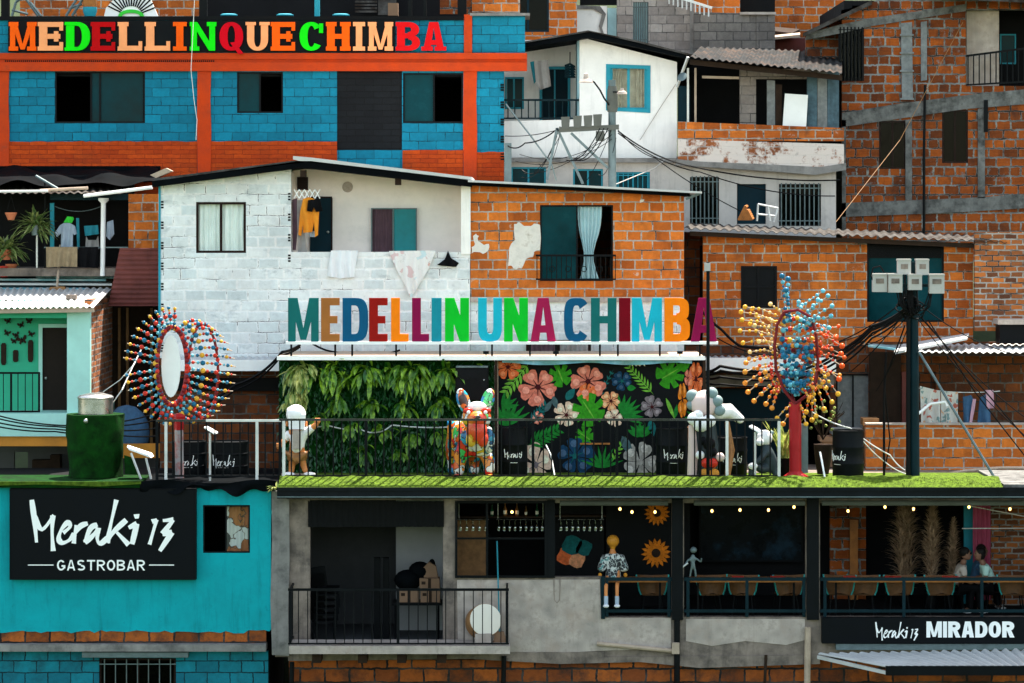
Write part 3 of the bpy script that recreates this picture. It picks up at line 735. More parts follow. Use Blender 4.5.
# roller shutter and blind rollers
m = MB(); corrugated(m, P(308,527,YF-.05), P(444,527,YF-.05), P(444,501,YF-.05), P(308,501,YF-.05), 22, .015); m.build('roller_shutter', M['black'], bar)
for a, b in ((560,668),(694,805),(822,1060)):
    m = MB(); m.ptube([(a,503,.45),(b,503,.45)], .055, 10); m.build('blind_roller', M['boxdark'], bar)
# bar window frame
window(bar, 455, 501, 547, 578, YF-.06, M['iron'], None, mull=(487,), rails=(538.5,), ft=2.4, back=0, name='window_frame')
m = MB(); m.pbox(456, 516.5, 546, 518, 1.9, .3); m.build('shelf', M['wood_dark'], bar)
m = MB(); m.pbox(555, 515.5, 606, 517, 1.9, .3); m.build('shelf', M['wood_dark'], bar)
# painted sunflowers inside
def sunflower(px, py, r, Y):
    m = MB(); c = (PX(px,Y), PZ(py,Y)); k = S(Y)*r
    for i in range(16):
        a = 2*math.pi*i/16 + .1; b = .15
        m.prism([[(c[0]+k*.45*math.cos(a-b), c[1]+k*.45*math.sin(a-b)), (c[0]+k*.75*math.cos(a-.16), c[1]+k*.75*math.sin(a-.16)), (c[0]+k*math.cos(a), c[1]+k*math.sin(a)), (c[0]+k*.75*math.cos(a+.16), c[1]+k*.75*math.sin(a+.16)), (c[0]+k*.45*math.cos(a+b), c[1]+k*.45*math.sin(a+b))]], Y-.003*(i%2)-.004, Y)
    m.prism([[(c[0]+k*.62*math.cos(t*.3927), c[1]+k*.62*math.sin(t*.3927)) for t in range(16)]], Y-.012, Y-.009)
    m.m(1).prism([[(c[0]+k*.3*math.cos(t*.3927), c[1]+k*.3*math.sin(t*.3927)) for t in range(16)]], Y-.018, Y-.013)
    m.build('painted_sunflower', [MUR['amber'], M['wood_dark']], bar)
m = MB(); m.pbox(606, 500, 690, 640, 3.0, .06); m.build('mural_panel', M['black'], bar)
sunflower(656, 553, 15, 2.98); sunflower(657, 513, 13, 2.98)
m = MB()
for (x, y, r, k) in ((566,556,9,0),(577,560,8,1),(572,545,10,2),(584,548,8,2)):
    m.m(k).prism([[(PX(x,3)+r*S(3)*math.cos(t*.52)*(1+.2*math.sin(t*2.1)), PZ(y,3)+r*S(3)*math.sin(t*.52)) for t in range(12)]], 2.98-.004*k, 2.995)
m.build('mural_flowers', [MUR['orange'], MUR['peach'], MUR['teal']], bar)
m = MB(); m.pbox(552, 500, 604, 640, 3.0, .06); m.build('mural_panel', M['black'], bar)
# rails in front of the open bays
def bay_rail(x0, x1, posts, label):
    t = thing('bay_railing', label, 'railing', P((x0+x1)/2, 617, YF-.02), 'railings of the bar bays')
    y = YF - .04
    for yy, h, nm in ((577.5,3.4,'top_rail'),(609.5,3,'bottom_rail')):
        m = MB(); m.pbox(x0, yy, x1, yy+h, y, .05); m.build(nm, M['iron_teal'], t)
    for p in posts:
        m = MB(); m.pbox(p-1.5, 581, p+1.5, 609.4, y+.002, .046); m.pbox(p-1.5, 612.6, p+1.5, 617, y+.002, .046); m.build('post', M['iron_teal'], t)
    return t
bay_rail(605.3, 672, (607, 669), 'dark teal metal railing of the short bay with the seated statue')
bay_rail(684, 806, (688, 747, 804), 'dark teal metal railing under the big television screen')
bay_rail(820, 1070, (825, 904, 982, 1066), 'long dark teal metal railing above the white MIRADOR lettering')
# counters
def counter(x0, x1, label):
    t = thing('bar_counter', label, 'counter', P((x0+x1)/2, 622, 1.0), 'wooden counters along the bay railings')
    z = ZB + .84
    m = MB(); m.box(PX(x0,.85), PX(x1,.85), .84, 1.22, z-.07, z); m.build('counter_top', M['wood_orange'], t)
    for x in (x0+8, x1-8):
        m = MB(); m.box(PX(x,1)-.02, PX(x,1)+.02, 1.0, 1.04, ZB, z-.073); m.build('leg', M['iron'], t)
counter(606, 668, 'orange wood counter behind the short railing with the seated statue')
counter(690, 802, 'orange wood counter behind the railing below the television screen')
counter(828, 1062, 'long orange wood counter behind the railing above the MIRADOR sign')
# chairs
def make_chair():
    t = thing('bar_chair', 'x', 'chair', (0,1.6,ZB), 'curved plywood chairs inside the bar')
    m = MB(); m.box(-.2,.2,1.42,1.8,ZB+.43,ZB+.46); m.build('seat', M['chair_wood'], t)
    def bk(u, v):
        x = (u-.5)*(.46 + .2*v**.7); return (x, 1.36 - .09*(1-(2*u-1)**2) + .04*v, ZB+.5+.36*v - .05*abs(2*u-1)*(v < .5))
    m = MB(); m.sheet(bk, 8, 4); m.sheet(lambda u, v: Vector(bk(u, v)) + Vector((0,.02,0)), 8, 4); m.build('backrest', M['chair_wood'], t)
    for s in (0, 1):
        m = MB(); m.tube([Vector(bk(s, v/4)) + Vector((0,.01,0)) for v in range(5)], .022, 6); m.build('edge_trim', M['chair_trim'], t)
    for sx in (-1, 1):
        for y in (1.42, 1.78):
            m = MB(); m.tube([(sx*.17, y, ZB+.43), (sx*.22, y + (y-1.6)*.35, ZB)], .014, 6); m.build('leg', M['iron'], t)
    return t
ch = make_chair()
cl = ['plywood chair directly behind the seated statue bay, right of its hanging legs', 'plywood chair at the left end below the television screen', 'plywood chair at the middle of the bay below the television screen', 'plywood chair at the right end below the television screen',
      'leftmost plywood chair in the long bay, by the dark brick pier', 'second plywood chair from the left in the long bay', 'plywood chair below the tallest pampas plume', 'plywood chair left of the man in the white shirt', 'plywood chair right of the person in the mint shirt']
for i, (x, l) in enumerate(zip((652,709,744,786,840,864,897,938,1012), cl)):
    loc = (PX(x,1.6), 1.6, ZB)
    if i == 0: ch.location = loc; ch['label'] = l
    else: dup(ch, loc, l, rnd.uniform(-.25,.25))
for i, (x, w, l) in enumerate(((738,6,'flat red menu on the counter below the television, left one'),(778,7,'flat red menu on the counter below the television, right one'),(850,6,'flat red menu on the long counter at its left end'),(893,8,'flat red menu on the long counter below the pampas plumes'),(951,8,'flat red menu on the long counter in front of the man in white'))):
    m = MB(); m.box(PX(x-w,1), PX(x+w,1), .95, 1.15, ZB+.842, ZB+.866); tag(m.build('menu', M['bead_red']), l, 'menu', 'red menus on the counters')
# television
t = thing('television', 'large flat dark television screen on the back wall of the bar', 'television', P(752,560,4.5))
m = MB(); m.pbox(699, 503, 803, 562, 4.5, .08); m.build('casing', M['black'], t)
m = MB(); m.pbox(701, 505, 801, 560, 4.49, .008); m.build('screen', M['screen'], t)
# bulbs
def bulb(px, py, Y, label):
    t = thing('pendant_bulb', label, 'lamp', P(px, py, Y), 'warm bulbs hanging in the bar')
    c = P(px, py, Y)
    m = MB(); m.tube([c + Vector((0,0,.1)), (c.x, Y, ZD-.215)], .006, 5); m.build('cord', M['rubber'], t)
    m = MB(); m.lathe(c + Vector((0,0,.045)), [(.02,0),(.022,.05),(.012,.06)], 8); m.build('socket', M['black'], t)
    m = MB(); m.ball(c, .026, 1, 1, 1.3, 8, 6); m.build('bulb', M['bulb'], t)
for x, y, l in ((620,509,'small warm bulb hanging left of the two sunflowers, leftmost of three'),(632,512,'small warm bulb hanging left of the two sunflowers, middle of three'),(655,512,'small warm bulb hanging in front of the upper sunflower'),
                (712,511,'warm bulb at the upper left of the television screen'),(740,510,'warm bulb above the television screen, second from the left'),(768.5,510,'warm bulb above the television screen, third from the left'),(794,507,'warm bulb at the upper right of the television screen'),
                (848,511,'warm bulb in front of the dark brick pier'),(885,507,'warm bulb left of the pampas plumes'),(913.5,509,'warm bulb in front of the tallest pampas plume'),(969,507,'warm bulb in front of the teal strip beside the pink curtain'),(1010,509,'warm bulb in front of the brick wall at the right edge')):
    bulb(x, y, 1.5, l)
m = MB(); m.ball(P(512,512,1.9), .03); tag(m.build('candle_lamp', M['bulb']), 'tiny amber lamp glowing among the bottles on the bar shelf', 'lamp')
# bottles and glasses
def bottle(px, h, mt, label):
    z = PZ(516.5,2.0); c = Vector((PX(px,2.0), 2.0, z+.003)); k = h/.3
    t = thing('bottle', label, 'bottle', c, 'bottles on the bar shelf')
    m = MB(); m.lathe(c, [(.036*k,0),(.038*k,.01),(.038*k,.17*k),(.014*k,.22*k),(.013*k,.3*k),(.016*k,.3*k)], 12); m.build('glass_body', mt, t)
    m = MB(); m.lathe(c + Vector((0,0,.05*k)), [(.0385*k,0),(.0385*k,.08*k)], 12); m.build('paper_label', M['label_white'], t)
for x, h, mt, l in ((492,.24,'bottle_green','short green bottle at the left of the bar shelf'),(505,.29,'bottle_glass','brown bottle with pale label left of the amber lamp'),(517,.28,'bottle_glass','brown bottle just right of the amber lamp'),(526,.22,'bottle_glass','squat brown bottle right of the amber lamp'),(537,.26,'bottle_green','green bottle at the right end of the bar shelf')):
    bottle(x, h, M[mt], l)
def rack(x0, x1, n, label):
    t = thing('glass_rack', label, 'glass rack', P((x0+x1)/2, 533, 1.7), 'racks of hanging wine glasses')
    m = MB()
    for y in (1.6, 1.8): m.ptube([(x0,519.5,y),(x1,519.5,y)], .008, 5)
    m.ptube([(x0+2,519.5,1.7),(x0+2,500,1.7)], .006, 5); m.ptube([(x1-2,519.5,1.7),(x1-2,500,1.7)], .006, 5)
    m.build('rail', M['steel'], t)
    for i in range(n):
        c = P(x0 + (x1-x0)*(i+.5)/n, 520, 1.7)
        m = MB(); m.lathe(c, [(.033,0),(.03,-.006),(.005,-.012),(.005,-.09),(.028,-.12),(.037,-.16),(.03,-.225)], 10); m.build('wine_glass', M['glass_ware'], t)
rack(457, 489, 5, 'rack of hanging wine glasses before the wood panel at the left of the bar window')
rack(496, 545, 9, 'long rack of hanging wine glasses below the bottles')
rack(558, 604, 8, 'rack of hanging wine glasses in the open bay right of the black post')
# storage room contents
def box_thing(name, label, cat, x0, y0, x1, y1, Y, d, mt, group=None, tape=None):
    m = MB(); m.pbox(x0, y0, x1, y1, Y, d)
    if tape is None: return tag(m.build(name, mt), label, cat, group)
    t = thing(name, label, cat, P((x0+x1)/2, y1, Y), group)
    m.build('body', mt, t)
    g = MB(); xm = (x0+x1)/2; g.pbox(xm-1.5, y0, xm+1.5, y1, Y-.004, .003); g.pbox(x0+2, y0+3, x0+6, y0+6, Y-.004, .003); g.build('tape', tape, t)
    return t
tb = thing('folding_table', 'black table in the storage room carrying cardboard boxes', 'table', P(418,640,1.6))
m = MB(); m.pbox(392, 603, 442, 605.5, 1.5, .6); m.build('tabletop', M['black'], tb)
for x in (395, 438):
    for y in (1.53, 2.05):
        m = MB(); m.tube([(PX(x,1.5), y, PZ(605.6,1.5)), (PX(x,1.5), y, zs)], .02, 6); m.build('leg', M['black'], tb)
box_thing('cardboard_box', 'wide brown cardboard box at the left of the storage table', 'box', 399, 590, 419, 602.8, 1.6, .35, M['carton'], 'cardboard boxes on the storage table', M['wood_dark'])
box_thing('cardboard_box', 'brown cardboard box at the right of the storage table, bottom of two', 'box', 420.5, 590, 440, 602.8, 1.6, .35, M['carton'], 'cardboard boxes on the storage table', M['wood_dark'])
box_thing('cardboard_box', 'brown cardboard box stacked on top of another at the right of the table', 'box', 419.5, 578.5, 439.5, 589.8, 1.62, .33, M['carton'], 'cardboard boxes on the storage table', M['wood_dark'])
m = MB(); m.ball(P(408,580,1.8), .26, 1.1, .8, .85, 12, 8); m.ball(P(420,571,1.85), .2, 1.2, .8, 1, 12, 8); m.ball(P(432,565,1.9), .1, .7, .7, 1.3)
tag(m.build('garbage_bag', M['tarp']), 'shiny black garbage bag heaped on the cardboard boxes', 'bag')
m = MB(); m.ppoly([(424,577.5),(423,568),(429,562),(436,566),(438,577.5)], 1.72, .15); tag(m.build('paper_bag', M['carton']), 'crumpled brown paper bag on the topmost cardboard box', 'bag')
for i, x in enumerate((374, 383)):
    t = thing('column_speaker', ('left' if i == 0 else 'right') + ' of two slim black column speakers in the storage room', 'speaker', P(x+3,648,1.9), 'slim column speakers')
    m = MB(); m.pbox(x, 558, x+6, 640, 1.9, .18); m.build('cabinet', M['black'], t)
    m = MB(); m.pbox(x+.8, 561, x+5.2, 620, 1.89, .008); m.build('grille', M['window_black'], t)
def stack_chair(z, first=None):
    t = thing('stacking_chair', 'black chair in the stack by the storage doorway', 'chair', (PX(324,1.3), 1.5, z), 'stack of black chairs in the storage room')
    X = PX(324,1.3)
    m = MB(); m.box(X-.24, X+.2, 1.3, 1.72, z+.42, z+.45); m.build('seat', M['black'], t)
    m = MB(); m.bar((X-.24,1.5,z+.45), (X-.3,1.5,z+.85), .42, .025); m.build('backrest', M['black'], t)
    for sx in (-.22, .18):
        for y in (1.32, 1.7):
            m = MB(); m.tube([(X+sx, y, z+.42), (X+sx*1.1, y, z)], .012, 5); m.build('leg', M['iron'], t)
    return t
s0 = stack_chair(zs+.003)
lab = ['bottom chair of the black stack by the storage doorway','second chair up in the black stack by the storage doorway','third chair up in the black stack by the storage doorway','fourth chair up in the black stack by the storage doorway','fifth chair up in the black stack by the storage doorway','topmost chair of the black stack by the storage doorway']
s0['label'] = lab[0]
for i in range(1, 6): dup(s0, (PX(324,1.3) + .02*i, 1.5, zs+.003+.135*i), lab[i])
# left balcony slab + railing + things on it
t = thing('balcony', 'projecting concrete balcony with black bar railing below the storage doorway', 'balcony', P(398,655,-.2))
m = MB(); m.box(PX(289,-.35), PX(510,-.35), -.35, YF-.033, PZ(654,-.35), PZ(646,-.35)); m.build('slab', M['concrete_light'], t)
for x in (312,358,397,437): 
    m = MB(); m.pbox(x, 655, x+9, 663, -.1, .6); m.build('joist', M['wood_dark'], t)
m = MB(); m.pbox(288, 588.5, 509, 591, -.33, .04); m.build('top_rail', M['iron'], t)
m = MB(); m.pbox(288, 643, 509, 644.6, -.33, .03); m.build('bottom_rail', M['iron'], t)
for x in (290, 398, 507):
    m = MB(); m.pbox(x-1.4, 591.2, x+1.4, 642.8, -.335, .045); m.build('post', M['iron'], t)
m = MB()
x = 298.5
while x < 503:
    if abs(x-398) > 3: m.ptube([(x,590.5,-.31),(x,643.5,-.31)], .011, 6)
    x += 9.2
m.build('balusters', M['iron'], t)
m = MB()
for x in (290, 507):
    m.bar(P(x,589.5,-.31), Vector((PX(x,-.31), .58, PZ(589.5,-.31))), .04, .04); m.bar(P(x,643,-.31), Vector((PX(x,-.31), .58, PZ(643,-.31))), .03, .03)
    for k in range(1, 5): m.tube([(PX(x,-.31), -.31+.18*k, PZ(590,-.31)), (PX(x,-.31), -.31+.18*k, PZ(643,-.31))], .011, 5)
m.build('side_rail', M['iron'], t)
t = thing('drum', 'round drum with cream skin and wooden shell leaning behind the balcony railing', 'drum', P(485,643,.2))
ax = Vector((.25,-.92,.28)); c = P(485.5,620,.12)
m = MB(); m.lathe(c - ax*.02, [(.325,-.36),(.335,-.33),(.335,.0),(.33,.02)], 28, axis=ax); m.build('shell', M['wood'], t)
m = MB(); m.lathe(c, [(.322,0),(.322,.02),(.30,.028)], 28, axis=ax); m.build('drum_skin', mat('drum_skin', (.74,.68,.58), .6, var=.06), t)
t = thing('broom', 'broom with long teal handle standing beside the drum', 'broom', P(499,645,.3))
m = MB(); m.ptube([(497,541,.35),(499.5,632,.2)], .016, 6); m.build('handle', M['cloth_teal'], t)
m = MB(); m.ppoly([(495,632),(504,632),(507,644),(493,644)], .14, .12); m.build('bristles', M['carton'], t)
m = MB(); m.pbox(475, 634, 492, 643.3, -.05, .3); tag(m.build('stone_block', M['concrete_light']), 'low pale stone block wedged under the drum', 'block')
# pipes
def pipe(label, pts, r, mt, name='pipe'):
    m = MB(); m.ptube(pts, r, 8); return tag(m.build(name, mt), label, 'pipe')
m = pipe('thin beige drain pipe sloping along the grey parapet', [(597,643.5,.5),(674,651,.5)], .045, M['wood_pale'])
m = MB(); m.pbox(672, 643, 679.5, 654, .42, .1); tag(m.build('pipe_joint', M['wood_pale']), 'square beige pipe joint clamped to the black downpipe', 'pipe')
pipe('black downpipe below the left bay post', [(677,620,.55),(677,700,.55)], .06, M['iron'])
pipe('dark downpipe below the balcony at its right end', [(504,656,.5),(503,700,.5)], .05, M['iron'])
pipe('dark downpipe below the balcony at its left end', [(292,662,.5),(291,700,.5)], .05, M['iron'])
pipe('pale pipe standing below the right bay post', [(808,627,.5),(807,700,.5)], .065, M['wood_pale'])
pipe('thin rusty pipe rising from the brick base below the television bay', [(766,655,.55),(764,700,.55)], .03, M['wood_dark'])
t = thing('water_hose', 'thin looped hose hanging on the parapet below the black post', 'hose', P(556,600,.56))
m = MB(); m.ptube([(554,578,.57),(554,590,.55),(554.5,600,.55),(557,603,.55),(559.5,600,.55),(560,588,.55),(560,578,.57)], .008, 5); m.build('loop', M['concrete'], t)

# ================================================================ MIRADOR sign + awning
t = thing('sign', 'long black signboard reading Meraki 13 MIRADOR in white below the bar railing', 'sign', P(940,643,.4))
m = MB(); m.pbox(822, 618, 1072, 643.5, .38, .18); m.build('board', M['black_sign'], t)
m = MB(); brush(m, MERAKI, lambda a: 875 + (a-85)*(918-875)/(508-85), lambda b: 622 + (b-146)*(641-622)/(300-146), .372, 1.5); m.build('script_lettering', M['sign_white'], t)
m = MB(); put_text(m, 'MIRADOR', 926.5, 621.5, 1014.5, 637.5, .37, .012, .36, .22, .1); m.build('block_lettering', M['sign_white'], t)
t = thing('tin_awning', 'corrugated pale metal awning sloping out below the MIRADOR sign', 'awning', P(940,676,-.3))
m = MB(); a, b = P(888,667,-1.1), P(1085,667,-1.1); d, c = P(818,654,.36), P(1085,648,.36)
corrugated(m, a, b, c, d, 26, .034); m.build('roof_sheet', M['tin_white'], t)
m = MB(); m.pbox(886, 666.3, 1090, 675.5, -1.14, .09); m.build('front_beam', M['iron'], t)
m = MB(); m.bar(P(818,657,.34), P(888,673,-1.06), .05, .07); m.build('side_beam', M['tin_white'], t)
m = MB(); m.pbox(836, 644, 1072, 650, .42, .15); m.build('gutter', M['galv'], t)

# ================================================================ TURQUOISE GASTROBAR BUILDING (lower left)
gb = thing('gastrobar_building', 'turquoise painted building with a black signboard, lower left', 'building', (PX(120,.5), .5, 0))
m = MB(); wall(m, -60, 486, 271, 630, .5, .2, [(203,505,250,553)]); m.build('wall', M['turq_paint'], gb)
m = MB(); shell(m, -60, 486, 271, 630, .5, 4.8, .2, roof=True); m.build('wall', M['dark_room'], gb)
m = MB(); wall(m, -60, 629.2, 266, 643.5, .52, .2); m.build('brick_course', M['brick_foot'], gb)
# ragged lower edge of the paint
pts = [(-60,627)]; x = -60
while x < 270: pts.append((x, 630 + rnd.uniform(0, 3.5))); x += rnd.uniform(4, 9)
pts += [(270,631),(270,627)]
m = MB(); m.ppoly(pts, .492, .027); m.build('paint_edge', M['turq_paint'], gb)
m = MB(); m.box(PX(-60,.4), PX(266,.4), .32, .75, PZ(651,.4), PZ(644,.4)); m.build('ledge', M['concrete_beam'], gb)
m = MB(); wall(m, -60, 651.5, 268, 740, .6, .2, [(99,658,176,700)]); m.box(PX(-60,.6), PX(268,.6), .6, .8, -.2, PZ(740,.6)-.003); m.build('wall', M['block_teal'], gb)
m = MB(); shell(m, -60, 651.5, 268, 740, .6, 4.8, .2, zlo=0); m.build('wall', M['dark_room'], gb)
m = MB(); m.pbox(82, 652.5, 188, 657.5, .38, .25); m.build('lintel', M['galv'], gb)
w = window(gb, 99, 658, 176, 702, .6, M['window_brown'], M['glass_dark'], mull=(138,), back=.05)
bars(w, 99, 659, 176, 702, .57, M['galv'], 7)
w = window(gb, 203, 505, 250, 553, .5, M['window_black'], None, mull=(226,), back=.03, ft=1.6)
g = MB(); g.pbox(227, 507, 248.6, 551, .56, .008); g.build('pane', M['glass_clear'], w)
cells('pane_reflection', [(.6,.58,.55), (.35,.1,.03), (.62,.6,.58), (.05,.05,.05), (.4,.14,.04)], 3.2, .6, (.1,.05,.03), .02)  # reflection of white wall and brick, painted as colour cells
m = MB(); curtain(m, 226.5, 506, 250, 553, .75, 3, .02); m.build('curtain', M['pane_reflection'], w)  # sheet added behind the pane to carry the painted reflection
m = MB(); m.ppoly([(271.5,491),(280,491),(280,498),(289,499),(289.5,560),(288,610),(289,656),(272,655),(270.5,600),(272,540)], .48, .12); m.build('corner_render', M['concrete_beam'], gb)
# turf edge + tarp on its roof
m = MB(); m.box(PX(-60,.45), PX(141,.45), .3, 2.0, PZ(487,.45), PZ(481.5,.45)); tag(m.build('roof_turf', M['turf_dark']), kind='structure')
m = MB(); m.ppoly([(-60,481.6),(141,481.6),(141,484),(100,486.5),(40,484.5),(-60,487)], .27, .025); m.build('turf_edge', M['turf_strip'], gb)
def tarp(u, v):
    p = P(140 + 137*u, 482 + 9*v*(1 + .35*math.sin(u*11) + .3*math.sin(u*29)), .3); p.y -= .08*math.sin(u*17 + v*3)*v; p.z += .05*math.sin(u*9)*(1-v); return p
m = MB(); m.sheet(tarp, 40, 4); m.box(PX(141,.45), PX(276,.45), .45, 3.6, PZ(488,.45), PZ(483,.45))
tag(m.build('tarpaulin', M['tarp']), 'crumpled black tarpaulin along the roof edge above the turquoise wall', 'tarpaulin')
t = thing('sign', 'big black signboard reading Meraki 13 GASTROBAR on the turquoise wall', 'sign', P(102,579,.3))
m = MB(); m.pbox(10.5, 489.5, 195, 579, .3, .17); m.build('board', M['black_sign'], t)
m = MB(); m.pbox(9.5, 488.6, 196, 489.4, .29, .19); m.pbox(9.5, 579.1, 196, 579.9, .29, .19); m.pbox(195.1, 489.5, 196, 579, .29, .19); m.pbox(9.5, 489.5, 10.4, 579, .29, .19); m.build('frame', M['black'], t)
m = MB(); brush(m, MERAKI, lambda a: a/2.93, lambda b: 450 + b/2.93, .29, 5.2); m.build('script_lettering', M['sign_white'], t)
m = MB(); put_text(m, 'GASTROBAR', 57, 560, 145, 570.5, .29, .012, .2, .15, .22, 2.0); m.build('block_lettering', M['sign_white'], t)
m = MB(); m.pbox(28, 564.6, 53.5, 565.5, .29, .012); m.build('rule_line', M['sign_white'], t)
m = MB(); m.pbox(149, 564.6, 174, 565.5, .29, .012); m.build('rule_line', M['sign_white'], t)
# ================================================================ TERRACE: railings
def onD(px, Y): return Vector((PX(px, Y), Y, ZD + .013))
def terrace_rail(x0, x1, Y, label, posts, white=None, ytop=418.6, first=None, zb=None):
    t = thing('terrace_railing', label, 'railing', (PX((x0+x1)/2, Y), Y, ZD + .013), 'railings of the turf terrace')
    zt = PZ(ytop, Y); zl = PZ(475, Y); zf = zb or ZD + .013
    def hb(a, b, z, h, nm, mt):
        m = MB(); m.box(PX(a,Y), PX(b,Y), Y-.022, Y+.022, z-h, z); m.build(nm, mt, t)
    hb(x0, white or x1, zt, .045, 'top_rail', M['rail_gloss'])
    if white: hb(white, x1, zt, .045, 'top_rail', M['rail_white'])
    hb(x0, x1, zl, .035, 'bottom_rail', M['iron'])
    for p, mt in posts:
        m = MB(); m.box(PX(p,Y)-.028, PX(p,Y)+.028, Y-.028, Y+.028, zf, zt-.047); m.build('post', mt, t)
    m = MB(); x = x0 + 8.4
    while x < x1 - 4:
        if all(abs(x-p) > 3 for p, _ in posts): m.tube([(PX(x,Y),Y,zl-.01),(PX(x,Y),Y,zt-.02)], .0155, 6)
        x += 8.4
    m.build('balusters', M['iron'], t)
    return t
I, W = M['iron'], M['rail_white']
terrace_rail(283, 781, .45, 'long black bar railing along the front of the turf terrace', [(283.8,W),(366,I),(450,I),(533,I),(617,I),(700,I),(727,W),(779,W)], white=None, zb=PZ(476.6,.38)+.002)
terrace_rail(156, 281, .75, 'short bar railing left of the white statue, in front of the bead wheel', [(157,I),(166,W),(257,W),(280,I)], white=206, ytop=419.5, zb=PZ(481.4,.45)+.01)
m = MB(); m.bar((PX(280,.72), .72, PZ(419.5,.75)), (PX(284,.47), .47, PZ(419.5,.75)), .04, .04)
tag(m.build('rail_connector', M['iron']), 'short black rail piece joining the two terrace railings', 'railing')
# mural wall -------------------------------------------------------
YM = 3.25
mw = thing('mural_wall', 'black terrace wall painted with big flowers and leaves', 'wall', (PX(600,YM), YM, ZD+.013))
m = MB(); m.box(PX(497,YM), PX(703,YM), YM, YM+.12, ZD+.013, PZ(360,YM)); m.build('wall', M['black_sign'], mw)
m = MB(); m.box(PX(496.3,YM), PX(498.3,YM), YM-.03, YM-.003, ZD+.013, PZ(360,YM)); m.build('edge_strip', M['wood_pale'], mw)
lay = [0]
def yl():
    lay[0] += 1; return YM - .004 - .0016 * (lay[0] % 16)
def clampx(pts): return [(min(702.5, max(498.5, x)), max(361.5, y)) for x, y in pts]
def light(k):
    b = M['mural_'+k].node_tree.nodes; c = [x for x in b if x.type == 'MIX'][0].inputs[7].default_value
    MUR[k+'_l'] = mat('mural_light_'+k, tuple(min(1, x*1.15 + .05) for x in c[:3]), .7, var=.5, scale=16, spec=.08); return MUR[k+'_l']
def flower(cx, cy, rx, ry, n, mt, rot=0, center='dark', fat=.62):
    m = MB()
    for i in range(n):
        a = rot + 2*math.pi*i/n + rnd.uniform(-.08, .08); k = rnd.uniform(.88, 1.1); pts = []
        for q in range(15):
            u = -1 + 2*q/14; ang = a + u*fat*1.05*(math.pi/n)*1.35
            rr = k*(1 - .14*abs(u)**3 - .10*math.exp(-(u*4)**2))*(1 if abs(u) < .99 else .8)
            pts.append((cx + rx*rr*math.cos(ang), cy - ry*rr*math.sin(ang)))
        pts.append((cx, cy))
        y = yl(); m.ppoly(clampx(pts), y, YM - y - .001)
    y = YM - .034
    m.m(1).ppoly(clampx([(cx + rx*.15*math.cos(t*.785), cy + ry*.15*math.sin(t*.785)) for t in range(8)]), y, .004)
    for i in range(n):   # painted vein strokes
        a = rot + 2*math.pi*i/n
        m.ppoly(clampx([(cx + rx*.12*math.cos(a-.3), cy - ry*.12*math.sin(a-.3)), (cx + rx*.6*math.cos(a), cy - ry*.6*math.sin(a)), (cx + rx*.12*math.cos(a+.3), cy - ry*.12*math.sin(a+.3))]), y + .0006*(i % 3) + .002, .0025)
    for i in range(n):   # paler brush patch near each petal tip
        a = rot + 2*math.pi*i/n; y2 = YM - .0325 - .0007*i
        m.m(2).ppoly(clampx([(cx + rx*(.66+.2*math.cos(t*.785))*math.cos(a) - rx*.2*math.sin(t*.785)*math.sin(a), cy - ry*(.66+.2*math.cos(t*.785))*math.sin(a) - ry*.2*math.sin(t*.785)*math.cos(a)) for t in range(8)]), y2, .004)
    m.build('painted_flower', [MUR[mt], MUR[center], MUR.get(mt+'_l') or light(mt)], mw)
def leaf(x0, y0, x1, y1, w, mt, parts=None, mb=None):
    m = mb or MB(); dx, dy = x1-x0, y1-y0; L = math.hypot(dx, dy); nx, ny = -dy/L, dx/L
    pts = []
    for q in range(9):
        u = q/8; s_ = w*math.sin(math.pi*u**.8); pts.append((x0+dx*u + nx*s_, y0+dy*u + ny*s_))
    for q in range(7, 0, -1):
        u = q/8; s_ = w*math.sin(math.pi*u**.8); pts.append((x0+dx*u - nx*s_, y0+dy*u - ny*s_))
    y = yl(); m.ppoly(clampx(pts), y, YM - y - .001)
    if mb is None: m.build('painted_leaf', MUR[mt], mw)
def spray(x0, y0, x1, y1, n, L, w, mt):
    m = MB(); dx, dy = x1-x0, y1-y0; D = math.hypot(dx, dy); a = math.atan2(dy, dx)
    leaf(x0, y0, x1, y1, .5, mt, mb=m)
    for i in range(n):
        u = .12 + .85*i/n; bx, by = x0+dx*u, y0+dy*u; k = L*(1.1-.5*u)
        for s_ in (-.75, .75): leaf(bx, by, bx + k*math.cos(a+s_), by + k*math.sin(a+s_), w, mt, mb=m)
    m.build('painted_leaf', MUR[mt], mw)
def fan(cx, cy, r, a0, a1, n, w, mt):
    m = MB()
    for i in range(n):
        a = R(a0 + (a1-a0)*i/(n-1)); leaf(cx, cy, cx + r*math.cos(a), cy - r*math.sin(a), w, mt, mb=m)
    m.build('painted_leaf', MUR[mt], mw)
def monstera(cx, cy, r, rot, mt):
    m = MB(); pts = []
    for q in range(60):
        a = 2*math.pi*q/60; d = r*(.95 - .15*math.cos(a))
        k = (q % 7)
        if k in (5, 6) and 6 < q < 54: d *= .55
        if q in (0, 59, 1): d *= .6
        pts.append((cx + d*math.cos(a+rot), cy + d*math.sin(a+rot)*1.05))
    y = yl(); m.ppoly(clampx(pts), y, YM - y - .001); m.build('painted_leaf', MUR[mt], mw)
    m2 = MB(); leaf(cx + r*.5*math.cos(rot), cy + r*.5*math.sin(rot), cx - r*.9*math.cos(rot), cy - r*.9*math.sin(rot), .7, 'lime', mb=m2); m2.build('painted_vein', MUR['lime'], mw)
spray(530,362,503,396,7,12,1.5,'lime'); fan(506,426,28,30,150,8,2.2,'leaf'); fan(502,408,18,10,80,4,2,'leaf')
spray(527,446,561,428,7,13,1.6,'leaf'); spray(530,424,548,402,6,9,1.2,'teal'); spray(654,395,626,364,8,9,1,'lime')
